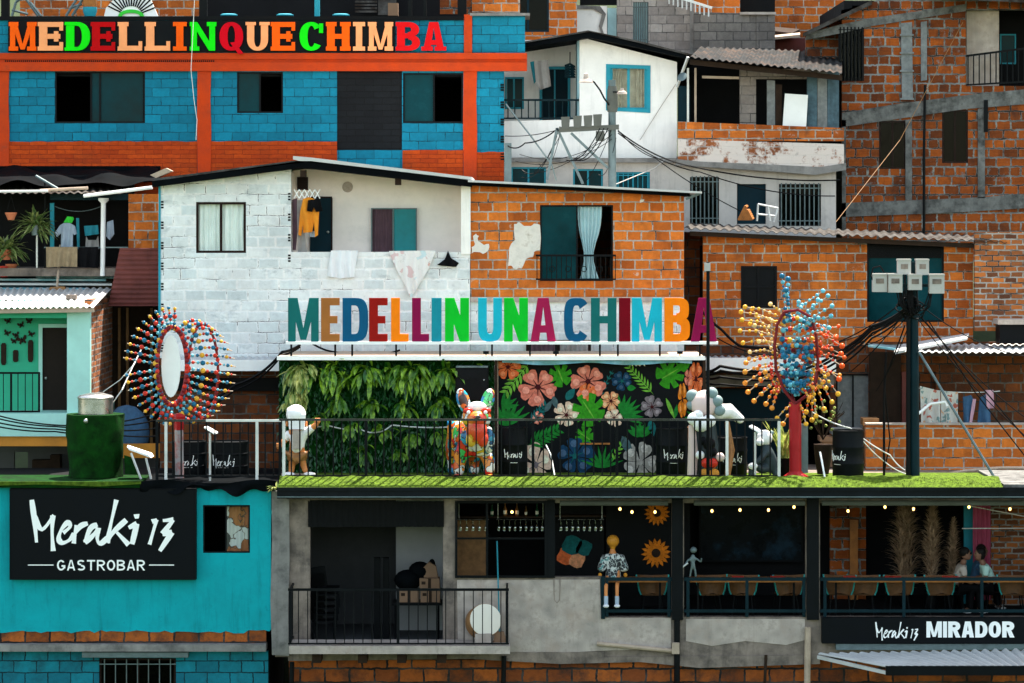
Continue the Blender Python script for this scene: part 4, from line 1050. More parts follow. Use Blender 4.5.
leaf(566,400,575,388,4,'teal'); leaf(553,396,557,409,3,'slate'); leaf(622,436,632,456,4.5,'slate'); leaf(650,420,654,436,4,'teal'); leaf(545,412,552,400,2.6,'slate')
leaf(627,388,636,388,3,'leaf'); leaf(666,398,675,420,2,'lime'); leaf(675,418,677,404,2,'leaf'); spray(598,398,614,368,5,5,.8,'teal')
monstera(561,377,12,1.2,'green'); monstera(590,412,17,1.0,'green'); monstera(668,375,15,2.6,'green'); monstera(586,437,10,.6,'green')
fan(622,416,22,-20,100,8,2.2,'leaf'); fan(640,437,15,30,150,7,2.4,'leaf'); fan(602,468,23,20,160,8,1.5,'leaf'); spray(612,462,626,436,5,6,1,'lime')
fan(684,372,14,60,130,4,1.6,'green'); fan(700,420,16,100,170,4,2,'leaf')
flower(538,387,19,19,5,'coral',.9); flower(588,381.5,18,18,5,'coral',.7); flower(587.5,392,9,9,3,'orange',4.2,'orange'); flower(508,367,13,13,5,'orange',.3); flower(611,401,10.5,10,5,'peach',1.1)
flower(566.5,415,13,13,5,'cream',1.2); flower(614,418,9,9,5,'cream',.2); flower(622,381,10,9.5,5,'navy',.8,'teal'); flower(652,407,11,11,5,'mauve',.5); flower(538,418,6.5,6.5,5,'coral',.6)
flower(575,456,19,19,5,'navy',.4,'teal'); flower(696,379,8,19,5,'orange',.9); flower(682.5,399,5,19,4,'amber',.9); flower(536,465,16,22,4,'cream',.4,'mauve'); flower(640,462,18,22,5,'grey',1.2,'grey'); flower(690,452,8,26,3,'peach',1.3,'orange'); flower(688,378,4,9,4,'coral',.5)
m = MB(); m.ppoly([(580,443),(610,443),(610,444.6),(580,444.6)], YM-.06, .05); m.build('ledge', M['wood_orange'], mw)
m = MB(); brush(m, [[(632,366),(634,363),(636,366),(638,364),(640,366),(642,363),(645,366)]], lambda a: a, lambda b: b, YM-.036, .9); m.build('signature', M['sign_white'], mw)
# green wall -------------------------------------------------------
gw = thing('green_wall', 'living wall of dense small dark ivy leaves behind the terrace railing', 'green wall', (PX(388,YM), YM, ZD+.013))
m = MB(); m.box(PX(279,YM), PX(494,YM), YM, YM+.12, ZD+.013, PZ(360,YM)); m.build('backing_panel', M['turf_dark'], gw)
m = MB()
for i in range(2600):
    x = rnd.uniform(279, 494); y = rnd.uniform(361, 472)
    p = P(x, y, YM - rnd.uniform(.0, .1)); a = rnd.uniform(-2.6, -.5)
    blade(m, p, (math.cos(a), -.6, math.sin(a)), rnd.uniform(.07,.14), rnd.uniform(.03,.055), .6, 2)
o = m.build('ivy_leaves', M['fern_dark'], gw); o['kind'] = 'stuff'
def fern(label, px, py, n, L, mt, spread=1.0, Y=YM-.12, w=.085):
    t = thing('hanging_fern', label, 'fern', P(px, py, Y), 'ferns hanging on the living wall')
    m = MB()
    for i in range(n):
        a = -math.pi/2 + rnd.gauss(0, .95)*spread; up_ = rnd.random() < .3
        if up_: a = rnd.uniform(-.3, math.pi+.3)
        d = Vector((math.cos(a), -rnd.uniform(.25, 1.0), math.sin(a) + (.5 if not up_ else 0)))
        k = L*rnd.uniform(.6, 1.3)*(.6 if up_ else 1); base = P(px + rnd.uniform(-4,4), py + rnd.uniform(-3,6), Y)
        blade(m, base, d, k, w*rnd.uniform(.6,1.05), rnd.uniform(.7,1.9), 6)
        if not up_ and rnd.random() < .6:
            q = base + d.normalized()*k*.3
            for s_ in (-1, 1): blade(m, q, d + Vector((s_*.5, -.2, -.3)), k*.6, w*.9, 1.4, 4)
    m.build('leaves', mt, t)
    c = MB(); c.ball(P(px, py+1, Y+.03), .06, 1, .6, .8); c.build('crown', M['fern_dark'], t)
FL = [('pale yellowish fern at the top left end of the living wall',297,368,20,.62,'fern_pale',.6),('pale yellowish fern low on the left edge of the living wall',296,398,12,.5,'fern_pale',.6),('bright green fern in the top row, second from the left',318,370,17,.6,'fern',.8),('bright green fern in the top row above the railing, third from the left',345,373,16,.62,'fern',.8),
      ('full fern at the top middle of the living wall',368,368,22,.66,'fern',1),('large fern in the top row right of the middle',409,368,22,.68,'fern',1),('fern in the top row left of the black speaker',447,368,18,.6,'fern',.8),
      ('small fern above the bulldog statue, under the speaker',478,366,8,.35,'fern',1),('short fern behind the railing below the top middle one',352,424,13,.42,'fern',1),('lower fern hanging behind the railing at the middle of the living wall',381,428,16,.5,'fern',.9),('lower fern behind the railing left of the bulldog statue',412,432,14,.5,'fern',.9),('lower fern just beside the bulldog statue',438,428,13,.45,'fern',.9),
      ('dim fern right of the white boy statue',322,415,13,.5,'fern',.8)]
FL += [('broad fern in the top row between the second and third ones from the left',332,366,18,.6,'fern',1),('fern in the top row right of the top middle one',390,370,18,.6,'fern',1),('fern in the top row third from the speaker',428,370,18,.62,'fern',1),
       ('pale fern drooping just right of the top left one',302,366,18,.6,'fern_pale',.8),('small fern in the second row left of the middle',337,398,14,.5,'fern',.9),('small fern in the second row at the middle of the living wall',372,402,14,.5,'fern',.9),('small fern in the second row right of the middle',406,402,14,.5,'fern',.9),('small fern in the second row left of the bulldog ear',440,400,14,.5,'fern',.9),
       ('pale fern above the white boy statue',296,385,14,.5,'fern_pale',.9),('dim fern behind the bulldog body at the railing',447,446,10,.4,'fern',.9),('low fern behind the railing near the floor left of the middle',362,448,12,.4,'fern',.9),('low fern behind the railing near the floor right of the middle',396,450,12,.4,'fern',.9)]
for l, x, y, n, L, mt, sp in FL: fern(l, x, y, int(n*.8), L*(.95 if y < 380 else .85), M[mt], sp, Y=YM-.2, w=.095)
t = thing('loudspeaker', 'black loudspeaker hung on the living wall above the bulldog statue', 'speaker', P(472,400,2.9))
m = MB(); m.pbox(455.5, 368, 488.5, 400, 2.75, .4); m.build('cabinet', M['black'], t)
m = MB(); m.pbox(457, 369.5, 487, 398.5, 2.74, .008); m.build('grille', M['window_black'], t)
m = MB(); m.lathe(P(472,388,2.735), [(.22,0),(.22,.004),(.14,.0045)], 20, axis=(0,1,0)); m.build('cone', M['black'], t)
m = MB(); m.ball(P(484,380,2.735), .018); m.build('badge', M['steel'], t)
m = MB(); m.pbox(456, 366, 488, 367.6, 2.75, .3); m.build('bracket', M['galv'], t)
# canopy and letters ------------------------------------------------
cn = thing('canopy', 'flat pale canopy roof over the living wall and the mural', 'canopy', P(490,360,3.0))
m = MB(); zc = PZ(356.5,2.85); m.box(PX(278,2.85), PX(704,2.85), 2.85, 5.4, zc-.07, zc); m.build('roof_slab', M['wood_pale'], cn)
m = MB(); m.box(PX(277,2.85), PX(705,2.85), 2.82, 2.847, zc-.075, zc+.01); m.build('front_edge', M['white_paint'], cn)
m = MB()
def dr(u, v):
    p = P(502 + 190*u, 360.5 + (2.2 + 2.4*math.sin(u*math.pi*2.2)**2)*v, 2.9); p.y += .03*math.sin(u*30)*v; return p
m.sheet(dr, 40, 2); m.build('blue_valance', M['tin_blue'], cn)
for x in (496, 704.5):
    m = MB(); m.box(PX(x,2.9)-.03, PX(x,2.9)+.03, 2.9, 2.96, ZD+.013, zc-.073); m.build('post', M['wood_dark'], cn)
sg = thing('letter_sign', 'row of big coloured block letters reading MEDELLIN UNA CHIMBA on the canopy roof', 'sign', P(502,345,3.0))
m = MB(); m.box(PX(286,3.0), PX(718,3.0), 2.94, 3.2, PZ(344.3,3.0), PZ(341.6,3.0)); m.build('ledge', M['white_paint'], sg)
for x in (291, 335, 352, 396, 440, 492, 530, 556, 600, 618, 660, 700):
    m = MB(); m.box(PX(x,3.0)-.02, PX(x,3.0)+.02, 3.05, 3.1, zc+.001, PZ(344.4,3.0)); m.build('support', M['iron'], sg)
for x, l, r_ in ((486,0,0),(556,0,0),(680,0,0)):
    t = thing('spotlight', {486:'small black spotlight under the letters MEDELLIN, at their right end',556:'small black spotlight under the letter A of UNA',680:'small black spotlight under the letter B of CHIMBA'}[x], 'lamp', P(x,355,2.9), 'spotlights on the canopy edge')
    m = MB(); m.tube([(PX(x,2.9),2.93,zc+.012),(PX(x,2.9),2.93,zc+.05)], .012, 6); m.build('stem', M['iron'], t)
    m = MB(); m.bar((PX(x,2.9)-.06,2.93,zc+.08), (PX(x,2.9)+.06,2.93,zc+.08), .08, .06); m.build('head', M['iron'], t)
LT = [('M',288,318.5,'teal'),('E',321,339.5,'brown'),('D',342.5,368,'navy'),('E',369,387.5,'red'),('L',391,408.5,'orange'),('L',412,429,'plum'),('I',431.5,441.5,'blue'),('N',445,469,'green'),('U',478,502,'cyan'),('N',504,528,'green'),('A',530.5,556,'rose'),
      ('C',564,589,'navy'),('H',591,616.5,'teal'),('I',619,630.5,'crimson'),('M',632,662,'cyan'),('B',664.5,690,'orange'),('A',691,717,'plum')]
CN = dict(teal='dark teal',brown='brown',navy='navy blue',red='dark red',orange='orange',plum='plum',blue='teal blue',green='bright green',cyan='cyan',rose='raspberry',crimson='crimson',t_orange='orange',t_peach='peach',t_green='bright green',t_red='red',t_crim='crimson red',t_redb='bright red')
mat('letter_edge', (.5,.5,.48), .6)
for ch, x0, x1, c in LT:
    m = MB(); m.m(0)
    w_ = x1 - x0
    put_glyph(m, ch, x0, 298, x1, 341.5, 3.0, .1, s=(8.8/w_ if ch != 'I' else 1), t=.17, e=3.2)
    o = m.build('letter', M['L_'+c], sg); o['label'] = CN[c] + ' block letter ' + ch
# barrels -----------------------------------------------------------
def barrel(px, py0, py1, w, Y, label, ang=0):
    c = onD(px, Y); h = PZ(py0, Y) - c.z; r = w*S(Y)/2
    t = thing('steel_barrel', label, 'barrel', c, 'black barrels on the terrace')
    m = MB(); m.lathe(c, [(r*.97,0),(r,.02),(r,.28*h),(r*1.03,.3*h),(r*1.03,.33*h),(r,.35*h),(r,.62*h),(r*1.03,.64*h),(r*1.03,.67*h),(r,.69*h),(r,h-.02),(r*1.02,h-.015),(r*1.02,h),(r*.96,h),(r*.95,h-.03)], 32); m.build('drum_body', M['iron'], t)
    # direct wrap
    q = MB()
    for k, st in enumerate(MERAKI[:15]):
        pts = []
        for a_, b_ in st:
            an = (a_-247)/154*.62 + ang; z = c.z + h*.48 - (b_-215)/130*w*S(Y)*.3
            pts.append(c*0 + Vector((c.x + (r+.008)*math.sin(an), c.y - (r+.008)*math.cos(an), z)))
        q.tube(pts, .0075, 5)
    q.tube([(c.x + (r+.006)*math.sin(ang+a), c.y - (r+.006)*math.cos(ang+a), c.z+h*.3) for a in (-.25,-.1,.1,.3)], .006, 5)
    q.build('lettering', M['sign_white'], t)
    return t
barrel(513, 427, 474, 29, 2.3, 'black barrel with white Meraki lettering right of the bulldog statue, before the mural')
barrel(672, 428, 474, 32, 2.3, 'black barrel with white Meraki lettering at the right end of the mural', .05)
barrel(848, 430, 474, 31, 1.9, 'black ribbed barrel standing on the turf right of the red sculpture post', -.9)
barrel(731, 437, 474, 32, 2.6, 'black barrel with white lettering behind the rounded white sculpture', .0)
barrel(189, 441, 474, 34, 2.2, 'black barrel with white lettering behind the bead wheel pole', .0)
barrel(229, 441, 474, 38, 2.2, 'black barrel with white lettering right of the bead wheel pole', -.25)
# tank ---------------------------------------------------------------
t = thing('water_tank', 'round tank wrapped in dark green turf with a bright steel lid', 'tank', (PX(95.5,1.6),1.6,PZ(481.5,.45)+.01))
zb = PZ(481.5,.45)+.01; c = Vector((PX(95.5,1.6),1.6,zb)); k = S(1.6)
m = MB()
def tk(u, v):
    a = 2*math.pi*u; z = (PZ(414,1.6)-zb)*v
    r = k*(27.2 + (1.6 if v > .62 else -.6*math.sin(v*9)) + .7*math.sin(a*5+v*6) )
    return (c.x + r*math.cos(a), c.y + r*math.sin(a), zb + z)
m.sheet(tk, 48, 12); m.lathe((c.x,c.y,PZ(414,1.6)-.01), [(k*28.6,0),(k*28.6,.012),(k*10,.02)], 40); m.build('turf_wrap', M['turf_dark'], t)
m = MB(); m.lathe((c.x,c.y,PZ(413.5,1.6)), [(k*17.4,0),(k*17.4,.3),(k*18,.31),(k*18,.34),(k*16.5,.37),(k*8,.42),(.01,.43)], 40); m.build('lid', M['steel'], t)
m = MB(); m.ball((PX(90,1.6), 1.6-k*28.6, PZ(419,1.6)), .05); m.build('valve', M['steel'], t)
# bead wheel sculpture ------------------------------------------------
def spoke(parent, pts, beads, r, mt_rod):
    m = MB(); P_ = [P(*q) for q in pts]
    m.tube(P_, .011, 5)
    n = len(beads)
    for i, (u, rr, col) in enumerate(beads):
        seg = u*(len(P_)-1); j = min(int(seg), len(P_)-2); p = P_[j].lerp(P_[j+1], seg-j)
        m.m(col).ball(p, rr, n=8, m=6)
    return m
BM = [M['wood_pale'], M['bead_red'], M['bead_blue'], M['bead_yellow'], M['bead_cyan'], M['bead_orange'], M['bead_scarlet'], M['bead_cream'], M['bead_dark']]
wh = thing('bead_wheel_sculpture', 'round wheel sculpture of red, blue and yellow beaded spokes around a white oval', 'sculpture', (PX(179,1.4),1.4,PZ(481.5,.45)+.01))
Yw = 1.4
m = MB(); m.ptube([(179,430,Yw),(179.5,478,Yw)], .09, 12); m.build('pole', mat('rusty_pole', (.32,.3,.3), .7, var=.3, stain=((.3,.06,.05), 5, .45, .6, .8)), wh)
m = MB(); m.lathe(P(179,431,Yw), [(.07,0),(.1,.05),(.1,.2),(.14,.3),(.06,.36)], 14); m.build('collar', M['chrome_red'], wh)
def hoop(cx, cy, rx, ry, y, r, n=40, a0=0, a1=360, dy=0):
    m = MB(); m.tube([P(cx + rx*math.cos(R(a0+(a1-a0)*i/n)), cy - ry*math.sin(R(a0+(a1-a0)*i/n)), y + dy*math.cos(R(a0+(a1-a0)*i/n))) for i in range(n+1)], r, 6); return m
m = MB(); m.prism([[(PX(171.5 + 9.5*math.cos(t*.2618), Yw), PZ(366 - 31*math.sin(t*.2618), Yw)) for t in range(24)]], Yw-.12, Yw-.06); m.build('white_oval', M['statue_white'], wh)
hoop(172,366,14,38,Yw-.05,.028,dy=.15).build('inner_hoop', M['bead_dark'], wh)
hoop(203,371,15,47,Yw+.25,.03,dy=.1).build('outer_hoop', M['bead_dark'], wh)
for i in range(38):
    a = R(6 + 360*i/38); ca, sa = math.cos(a), math.sin(a)
    p0 = (172 + 14*ca, 366 - 37*sa, Yw - .05 + .15*ca)
    if ca < .15:
        L = 24 + 8*abs(ca); p2 = (172 + (14+L)*ca - 3, 366 - (37 + 17*abs(sa))*sa - 6 + 12*(sa < 0), Yw - .35)
    else:
        p2 = (184 + 52*ca**.8, 372 - 50*sa, Yw + .35)
    p1 = ((p0[0]+p2[0])/2 + 6*ca, (p0[1]+p2[1])/2 - (5 if ca < .15 else 15)*sa, (p0[2]+p2[2])/2 - .05)
    pts = [tuple((1-u)**2*p0[k] + 2*u*(1-u)*p1[k] + u*u*p2[k] for k in range(3)) for u in [j/6 for j in range(7)]]
    n = 7 if ca < .15 else 11; order = [3,2,4,1,2,1] if ca < .15 else [2,1,4,2,3,1]
    bd = []
    for j in range(n):
        u = (j+.4)/n*.94; bd.append((u, (.058 if j % 3 == 0 else .036)*(1.1-.55*u), order[(j + i % 2) % len(order)]))
    spoke(wh, pts, bd, 0, None).build('beaded_spoke', BM, wh)
m = MB()
for i in range(46):
    a = R(360*i/46); m.m(8 if i % 3 else 1).ball(P(172+15*math.cos(a), 366-39*math.sin(a), Yw-.09+.15*math.cos(a)), .05, n=7, m=5)
for i in range(26):
    a = R(360*i/26); m.m(1 if i % 2 else 8).ball(P(203+15*math.cos(a), 371-47*math.sin(a), Yw+.25+.1*math.cos(a)), .045, n=7, m=5)
m.build('hoop_beads', BM, wh)['kind'] = 'stuff'
# pod sculpture ---------------------------------------------------------
pd = thing('bead_pod_sculpture', 'tall sculpture of coloured bead sprays bursting from a red post', 'sculpture', onD(796, 1.7))
Yp = 1.7
m = MB(); m.ptube([(795,402,Yp),(795.5,478.5,Yp)], .125, 12); m.lathe(onD(795.5,Yp), [(.27,0),(.27,.05),(.16,.12),(.13,.16)], 16); m.build('post', M['chrome_red'], pd)
m = MB(); m.pbox(801, 424, 808, 473, Yp+.14, .1); m.build('backing_post', M['galv'], pd)
m = MB()
for fr in ([(784,312),(777,325),(774.5,345),(776,370),(784,390),(795,404)], [(784,312),(798,310),(812,318),(816.5,338),(818,362),(816,382),(806,396),(795,404)]):
    m.ptube([(x,y,Yp-.1) for x,y in fr], .032, 7)
m.ptube([(784,312,Yp-.1),(783,340,Yp+.5),(787,375,Yp+.45),(795,404,Yp-.1)], .028, 6); m.build('frame', M['bead_dark'], pd)
SP = []
for k, (tx, ty) in enumerate(((782,276),(788,279),(786,290))): SP.append(((786+k*2,318), (tx,ty), [2,2,4,2], .06, 8))
for k, (tx, ty) in enumerate(((745,307),(741,312),(742,320),(740,331),(743,343),(752,309),(750,324))): SP.append(((778,316+k*7), (tx,ty), [3,7,7,3], .05, 6))
for k, (tx, ty) in enumerate(((823,291),(828,296),(832,306),(831,316),(829,328),(818,300))): SP.append(((792,318+k*6), (tx,ty), [4,4,4], .05, 8))
for k, (tx, ty) in enumerate(((836,337),(842,346),(841,354),(842,366),(839,379),(836,337+6),(826,336))): SP.append(((800,322+k*8), (tx,ty), [6,6,1], .06, 7))
for k, (tx, ty) in enumerate(((746,363),(745,372),(745,383),(748,392),(754,401),(766,404),(772,408),(765,372))): SP.append(((780,358+k*5), (tx,ty), [5,1,3,6], .055, 6))
for k, (tx, ty) in enumerate(((838,394),(832,402),(824,409),(816,416),(812,420),(806,412),(826,388))): SP.append(((812,362+k*5), (tx,ty), [3,6,5,3], .055, 7))
SP += [((798,404),(783,424),[5,3,5],.055,5),((792,404),(777,418),[3,5],.05,4),((800,404),(806,424),[3,5,6],.05,5)]
for k in range(26):     # extra sprays that fill out the jagged outline
    g = R(-70 + 320*k/26 + rnd.uniform(-5,5)); rr = rnd.uniform(.72, 1.08)
    tip = (795 + 50*rr*math.cos(g), 352 - 54*rr*math.sin(g)); st = (796 + 17*math.cos(g), 354 - 36*math.sin(g))
    order = [4,4,2] if math.sin(g) > .5 and math.cos(g) > -.1 else ([7,3,7] if math.cos(g) < 0 and math.sin(g) > -.05 else ([6,1,6] if math.cos(g) > 0 and math.sin(g) > -.35 else [5,3,6,1]))
    SP.append((st, tip, order, .046, 7))
for i, (a, b, order, r, n) in enumerate(SP):
    dy = rnd.uniform(-.45, .45); mid = ((a[0]+b[0])/2, (a[1]+b[1])/2 - 2.5 + rnd.uniform(-2,2))
    pts = [(*a, Yp + .1*dy), (*mid, Yp + dy*.6), (*b, Yp + dy)]
    bd = [((j+.5)/n, r*(.62 + .15*math.sin(j*2.3)), order[j % len(order)]) for j in range(n-1)] + [(1, r*1.0, order[0])]
    spoke(pd, pts, bd, 0, None).build('beaded_spray', BM, pd)
for i in range(9):   # strings across the pod
    y0 = 322 + i*8.5; x0 = 778 + 1.2*abs(i-4); x1 = 815 - .8*abs(i-4)
    order = [2,4,2,1,3,4] if i < 3 else ([2,5,4,2,6] if i < 5 else [2,2,4,2])
    dy = rnd.uniform(-.35,.35); n = 9
    pts = [(x0, y0, Yp), ((x0+x1)/2, y0 + rnd.uniform(-4,6), Yp + dy), (x1, y0 + rnd.uniform(-3,5), Yp)]
    bd = [((j+.5)/n, .05 + .012*math.sin(j*3.1+i), order[(j+i) % len(order)]) for j in range(n)]
    spoke(pd, pts, bd, 0, None).build('bead_string', BM, pd)
m = MB()
for i in range(110):
    y = rnd.uniform(345, 396); w_ = 16 - max(0, (y-372))*.5
    m.m(rnd.choice([2,2,2,4,2,8])).ball(P(797 + rnd.uniform(-1,1)*w_, y, Yp + rnd.uniform(-.3,.3)), rnd.uniform(.035,.055), n=7, m=5)
m.build('blue_beads', BM, pd)['kind'] = 'stuff'
# ------------------------------------------------ statues (skinned bodies)
def skin(name, joints, edges, mt, parent, root=0, sub=2):
    """one continuous limb-and-body surface grown round a skeleton; joints: (x, y, z, r)"""
    me = bpy.data.meshes.new('tmp'); me.from_pydata([Vector(j[:3]) for j in joints], edges, [])
    o = bpy.data.objects.new('tmp', me); COL.objects.link(o)
    o.modifiers.new('s', 'SKIN'); sv = me.skin_vertices
    if not sv:
        bm = bmesh.new(); bm.from_mesh(me); bm.verts.layers.skin.verify(); bm.to_mesh(me); bm.free()
    for i, j in enumerate(joints):
        d = me.skin_vertices[0].data[i]; r = j[3]; d.radius = r if isinstance(r, tuple) else (r, r); d.use_root = (i == root)
    s_ = o.modifiers.new('u', 'SUBSURF'); s_.levels = sub; s_.render_levels = sub
    bpy.context.view_layer.update()
    ev = o.evaluated_get(bpy.context.evaluated_depsgraph_get()); em = ev.to_mesh()
    m = MB(); m.add([v.co.copy() for v in em.vertices], [tuple(p.vertices) for p in em.polygons]); ev.to_mesh_clear()
    bpy.data.objects.remove(o); bpy.data.meshes.remove(me)
    return m.build(name, mt, parent, sharp=180)
# boy statue: seen from behind, white cap of hair, raised fist
Yb = 1.9
b = thing('boy_statue', 'white statue of a boy with brown shorts raising one fist, left end of the terrace', 'statue', onD(296, Yb))
k = S(Yb)
def J(px, py, dy, r): return (*P(px, py, Yb+dy), r*k)
skin('body', [J(297,455,0,7.5), J(297,446,0,7), J(297,436,-.02,7.5), J(297.5,428,-.02,4), J(297.5,424,0,4.2),
              J(304,437,-.02,4), J(310,433,-.1,3.4), J(315.5,429,-.15,3), J(317.5,426,-.16,2.6),
              J(289,438,0,4), J(284,445,-.02,3.2), J(279.5,449,-.06,2.8),
              J(292.5,463,0,4.2), J(291.5,474,0,3), J(291,477,-.06,2.8),
              J(302,463,0,4.2), J(304.5,472,-.02,3), J(306,476.5,-.08,2.8)],
     [(0,1),(1,2),(2,3),(3,4),(2,5),(5,6),(6,7),(7,8),(2,9),(9,10),(10,11),(0,12),(12,13),(13,14),(0,15),(15,16),(16,17)], M['statue_orange'], b)
skin('shirt', [J(297,459,0,8.8), J(297,445,0,8), J(297,436,-.02,8.4), J(304,437,-.02,4.8), J(310,433,-.1,4.2), J(314,430.3,-.14,3.8), J(289,438,0,4.8), J(284,445,-.02,4)],
     [(0,1),(1,2),(2,3),(3,4),(4,5),(2,6),(6,7)], M['statue_white'], b)
skin('shorts', [J(297,455,0,8.8), J(291.8,460,0,5.6), J(291.5,466,0,5.4), J(302.3,460,0,5.6), J(303,466,0,5.4)], [(0,1),(1,2),(0,3),(3,4)], M['statue_brown'], b)
m = MB(); m.ball(P(296.5,420,Yb+.02), 9.2*k, .95, .95, 1.05, 16, 12); m.build('head', M['statue_orange'], b)
m = MB(); m.ball(P(296,418,Yb-.02), 9.9*k, 1, .98, 1.0, 18, 12); m.ball(P(292.5,413.5,Yb-.01), 5*k, 1.2, 1, .7, 12, 8); m.ppoly([(288,418),(305.5,418),(304,433),(289,433)], Yb-.18, .12); m.build('hair', M['statue_white'], b)
for x in (287, 306.5):
    m = MB(); m.ball(P(x,427.5,Yb+.02), 2.5*k, .6, .6, 1.1); m.build('ear', M['statue_orange'], b)
m = MB(); m.pbox(292.5, 434, 300.5, 453, Yb-.24, .06); m.build('back_strap', M['concrete_light'], b)
for px, py, dx in ((317.5,425,1),(279,450,-1)):
    m = MB(); m.ball(P(px,py,Yb-.15), 2.9*k, 1, .9, 1.05)
    for q in range(4): m.ball(P(px-2+1.4*q,py-2.2,Yb-.17), 1.05*k, .8, 1.2, 1.2, 8, 6)
    m.ball(P(px-2.6*dx,py-.5,Yb-.18), 1.0*k, .8, 1, 1.5, 8, 6); m.build('fist', M['statue_orange'], b)
for px, dx in ((290.5,-1.5),(306.5,3)):
    m = MB(); m.ball(P(px+dx,477.8,Yb-.1), 5.5*k, 1.1, 1.2, .42); m.build('shoe', M['statue_white'], b)
m = MB(); c = onD(297, 1.9); m.box(c.x-.35, c.x+.35, 1.65, 2.15, c.z-.075, c.z-.003); m.build('base_plate', M['concrete_light'], b)
b.location.z += .075
# bulldog statue
Yd = 1.55; k = S(Yd)
b = thing('bulldog_statue', 'large bulldog statue painted in bright patchwork colours before the living wall', 'statue', onD(472, Yd))
def J(px, py, dy, r): return (*P(px, py, Yd+dy), r*k)
skin('body', [J(464,438,.55,17), J(471,438,.2,18), J(477,436,-.05,17), J(476,424,-.25,12),
              J(460,455,-.02,8), J(459,466,-.05,6), J(458.5,476.5,-.1,6),
              J(488,455,-.02,7.5), J(489,466,-.05,6), J(489,476.5,-.12,6),
              J(452,450,.75,8), J(453,463,.85,5.5), J(453,475,.8,5.5), J(475,450,.75,8), J(474,463,.85,5.5), J(474,475,.8,5.5)],
     [(0,1),(1,2),(2,3),(2,4),(4,5),(5,6),(2,7),(7,8),(8,9),(0,10),(10,11),(11,12),(0,13),(13,14),(14,15)], M['pop_paint'], b, root=1)
m = MB(); m.ball(P(476.5,418,Yd-.42), 14*k, 1.05, .9, .92, 20, 14); m.build('head', M['pop_paint'], b)
m = MB(); m.ball(P(477,419,Yd-.66), 9.5*k, 1.05, .8, .85, 16, 12); m.ball(P(476.5,431,Yd-.66), 10.5*k, 1.0, .75, 1.2, 16, 12); m.ball(P(471,439,Yd-.66), 6.5*k, .9, .8, 1.25); m.ball(P(482.5,439,Yd-.66), 6.5*k, .9, .8, 1.25); m.build('muzzle', M['pop_warm'], b)
m = MB(); m.ball(P(477,407,Yd-.52), 9*k, 1.05, .7, .62, 16, 10); m.build('forehead', M['statue_white'], b)
for px in (468, 486):
    m = MB(); m.ball(P(px,411,Yd-.66), 4.6*k, 1.1, .6, .7, 12, 8); m.build('brow', M['bead_red'], b)
m = MB(); m.ball(P(477,417,Yd-.86), 3.2*k, 1.2, .7, .8); m.build('nose', M['pop_red'], b)
for px in (468.5, 485.5):
    m = MB(); m.ball(P(px,412.5,Yd-.73), 1.9*k, 1, .7, 1); m.build('eye', M['statue_white'], b)
def ear(cx, cy, tilt, mt):
    m = MB(); rot = Matrix.Rotation(tilt, 3, 'Y')
    m.ball(P(cx,cy,Yd-.32), 13*k, .5, .22, 1, 14, 12, rot=rot)
    o = m.build('ear', M['pop_paint'], b)
    g = MB(); g.ball(P(cx,cy+.5,Yd-.36), 10.5*k, .42, .2, 1, 14, 12, rot=rot); g.build('inner_ear', mt, o)
ear(463.5,401,-.32,M['pop_red']); ear(487.5,401,.3,M['pop_green'])
m = MB(); m.ball(P(467,437,Yd-.66), 6.5*k, 1, .3, 1.05, 14, 10); m.build('cheek_patch', M['pop_blue'], b)
m = MB(); m.ball(P(489,440,Yd-.24), 7*k, .8, .6, 1.9, 14, 10); m.build('shoulder', M['pop_blue'], b)
for px in (457.5, 489.5):
    m = MB(); m.ball(P(px,477.5,Yd-.2), 6.5*k, 1, 1.2, .5); m.build('paw', M['pop_warm'], b)
# rounded abstract sculpture
Ya = 1.5; k = S(Ya)
b = thing('rounded_sculpture', 'tall abstract sculpture of smooth pale and grey rounded lobes beside the mural end', 'sculpture', onD(709, Ya))
m = MB(); m.ball(P(705,404,Ya), 14*k, 1.05, .9, 1.0, 20, 14, Matrix.Rotation(-.3, 3, 'Y')); m.build('core', M['statue_pink'], b)
for x, y, r, dy in ((692.5,396,6.5,0),(691.5,405,5,0),(711.5,393.5,6.5,-.12),(717,401,6,-.14),(719.5,410,6,-.12)):
    m = MB(); m.ball(P(x,y,Ya+dy), r*k, 1, .9, 1, 14, 10); m.build('grey_lobe', M['statue_grey'], b)
for x, y, r in ((694,419,6.5),(701,424,8),(709,421,6.5),(698,415,5)):
    m = MB(); m.ball(P(x,y,Ya-.25), r*k, 1.05, .8, 1, 14, 10); m.build('white_lobe', M['statue_white'], b)
m = MB(); m.tube([P(718,412,Ya+.1), P(729,411,Ya+.25), P(740,419,Ya+.3)], [8*k,7.5*k,4.5*k], 12); m.ball(P(740,419,Ya+.3), 4.5*k); m.ball(P(718,412,Ya+.1), 8*k); m.build('arm', M['statue_white'], b)
m = MB(); m.tube([P(706,420,Ya+.1), P(708,445,Ya+.1), P(707,479,Ya)], [9*k,11*k,10*k], 14); m.build('base', M['statue_dark'], b)
for x, y, r, mt in ((709,444,6.5,'black'),(703,441,4.5,'black'),(712,452,5,'black'),(706,463,5,'bead_red'),(713,463,5,'bead_red'),(705,474,5.5,'mustard'),(714,474,5.5,'mustard'),(700,455,4.5,'statue_white'),(720,457,4.5,'statue_pink')):
    m = MB(); m.ball(P(x,y,Ya-.3), r*k, 1, .8, 1, 14, 10); m.build('small_lobe', M[mt], b)
m = MB(); m.tube([P(692,425,Ya-.1), P(693,450,Ya-.1), P(692,479,Ya-.1)], [3.5*k,5*k,5*k], 12); m.build('side_column', M['statue_pink'], b)
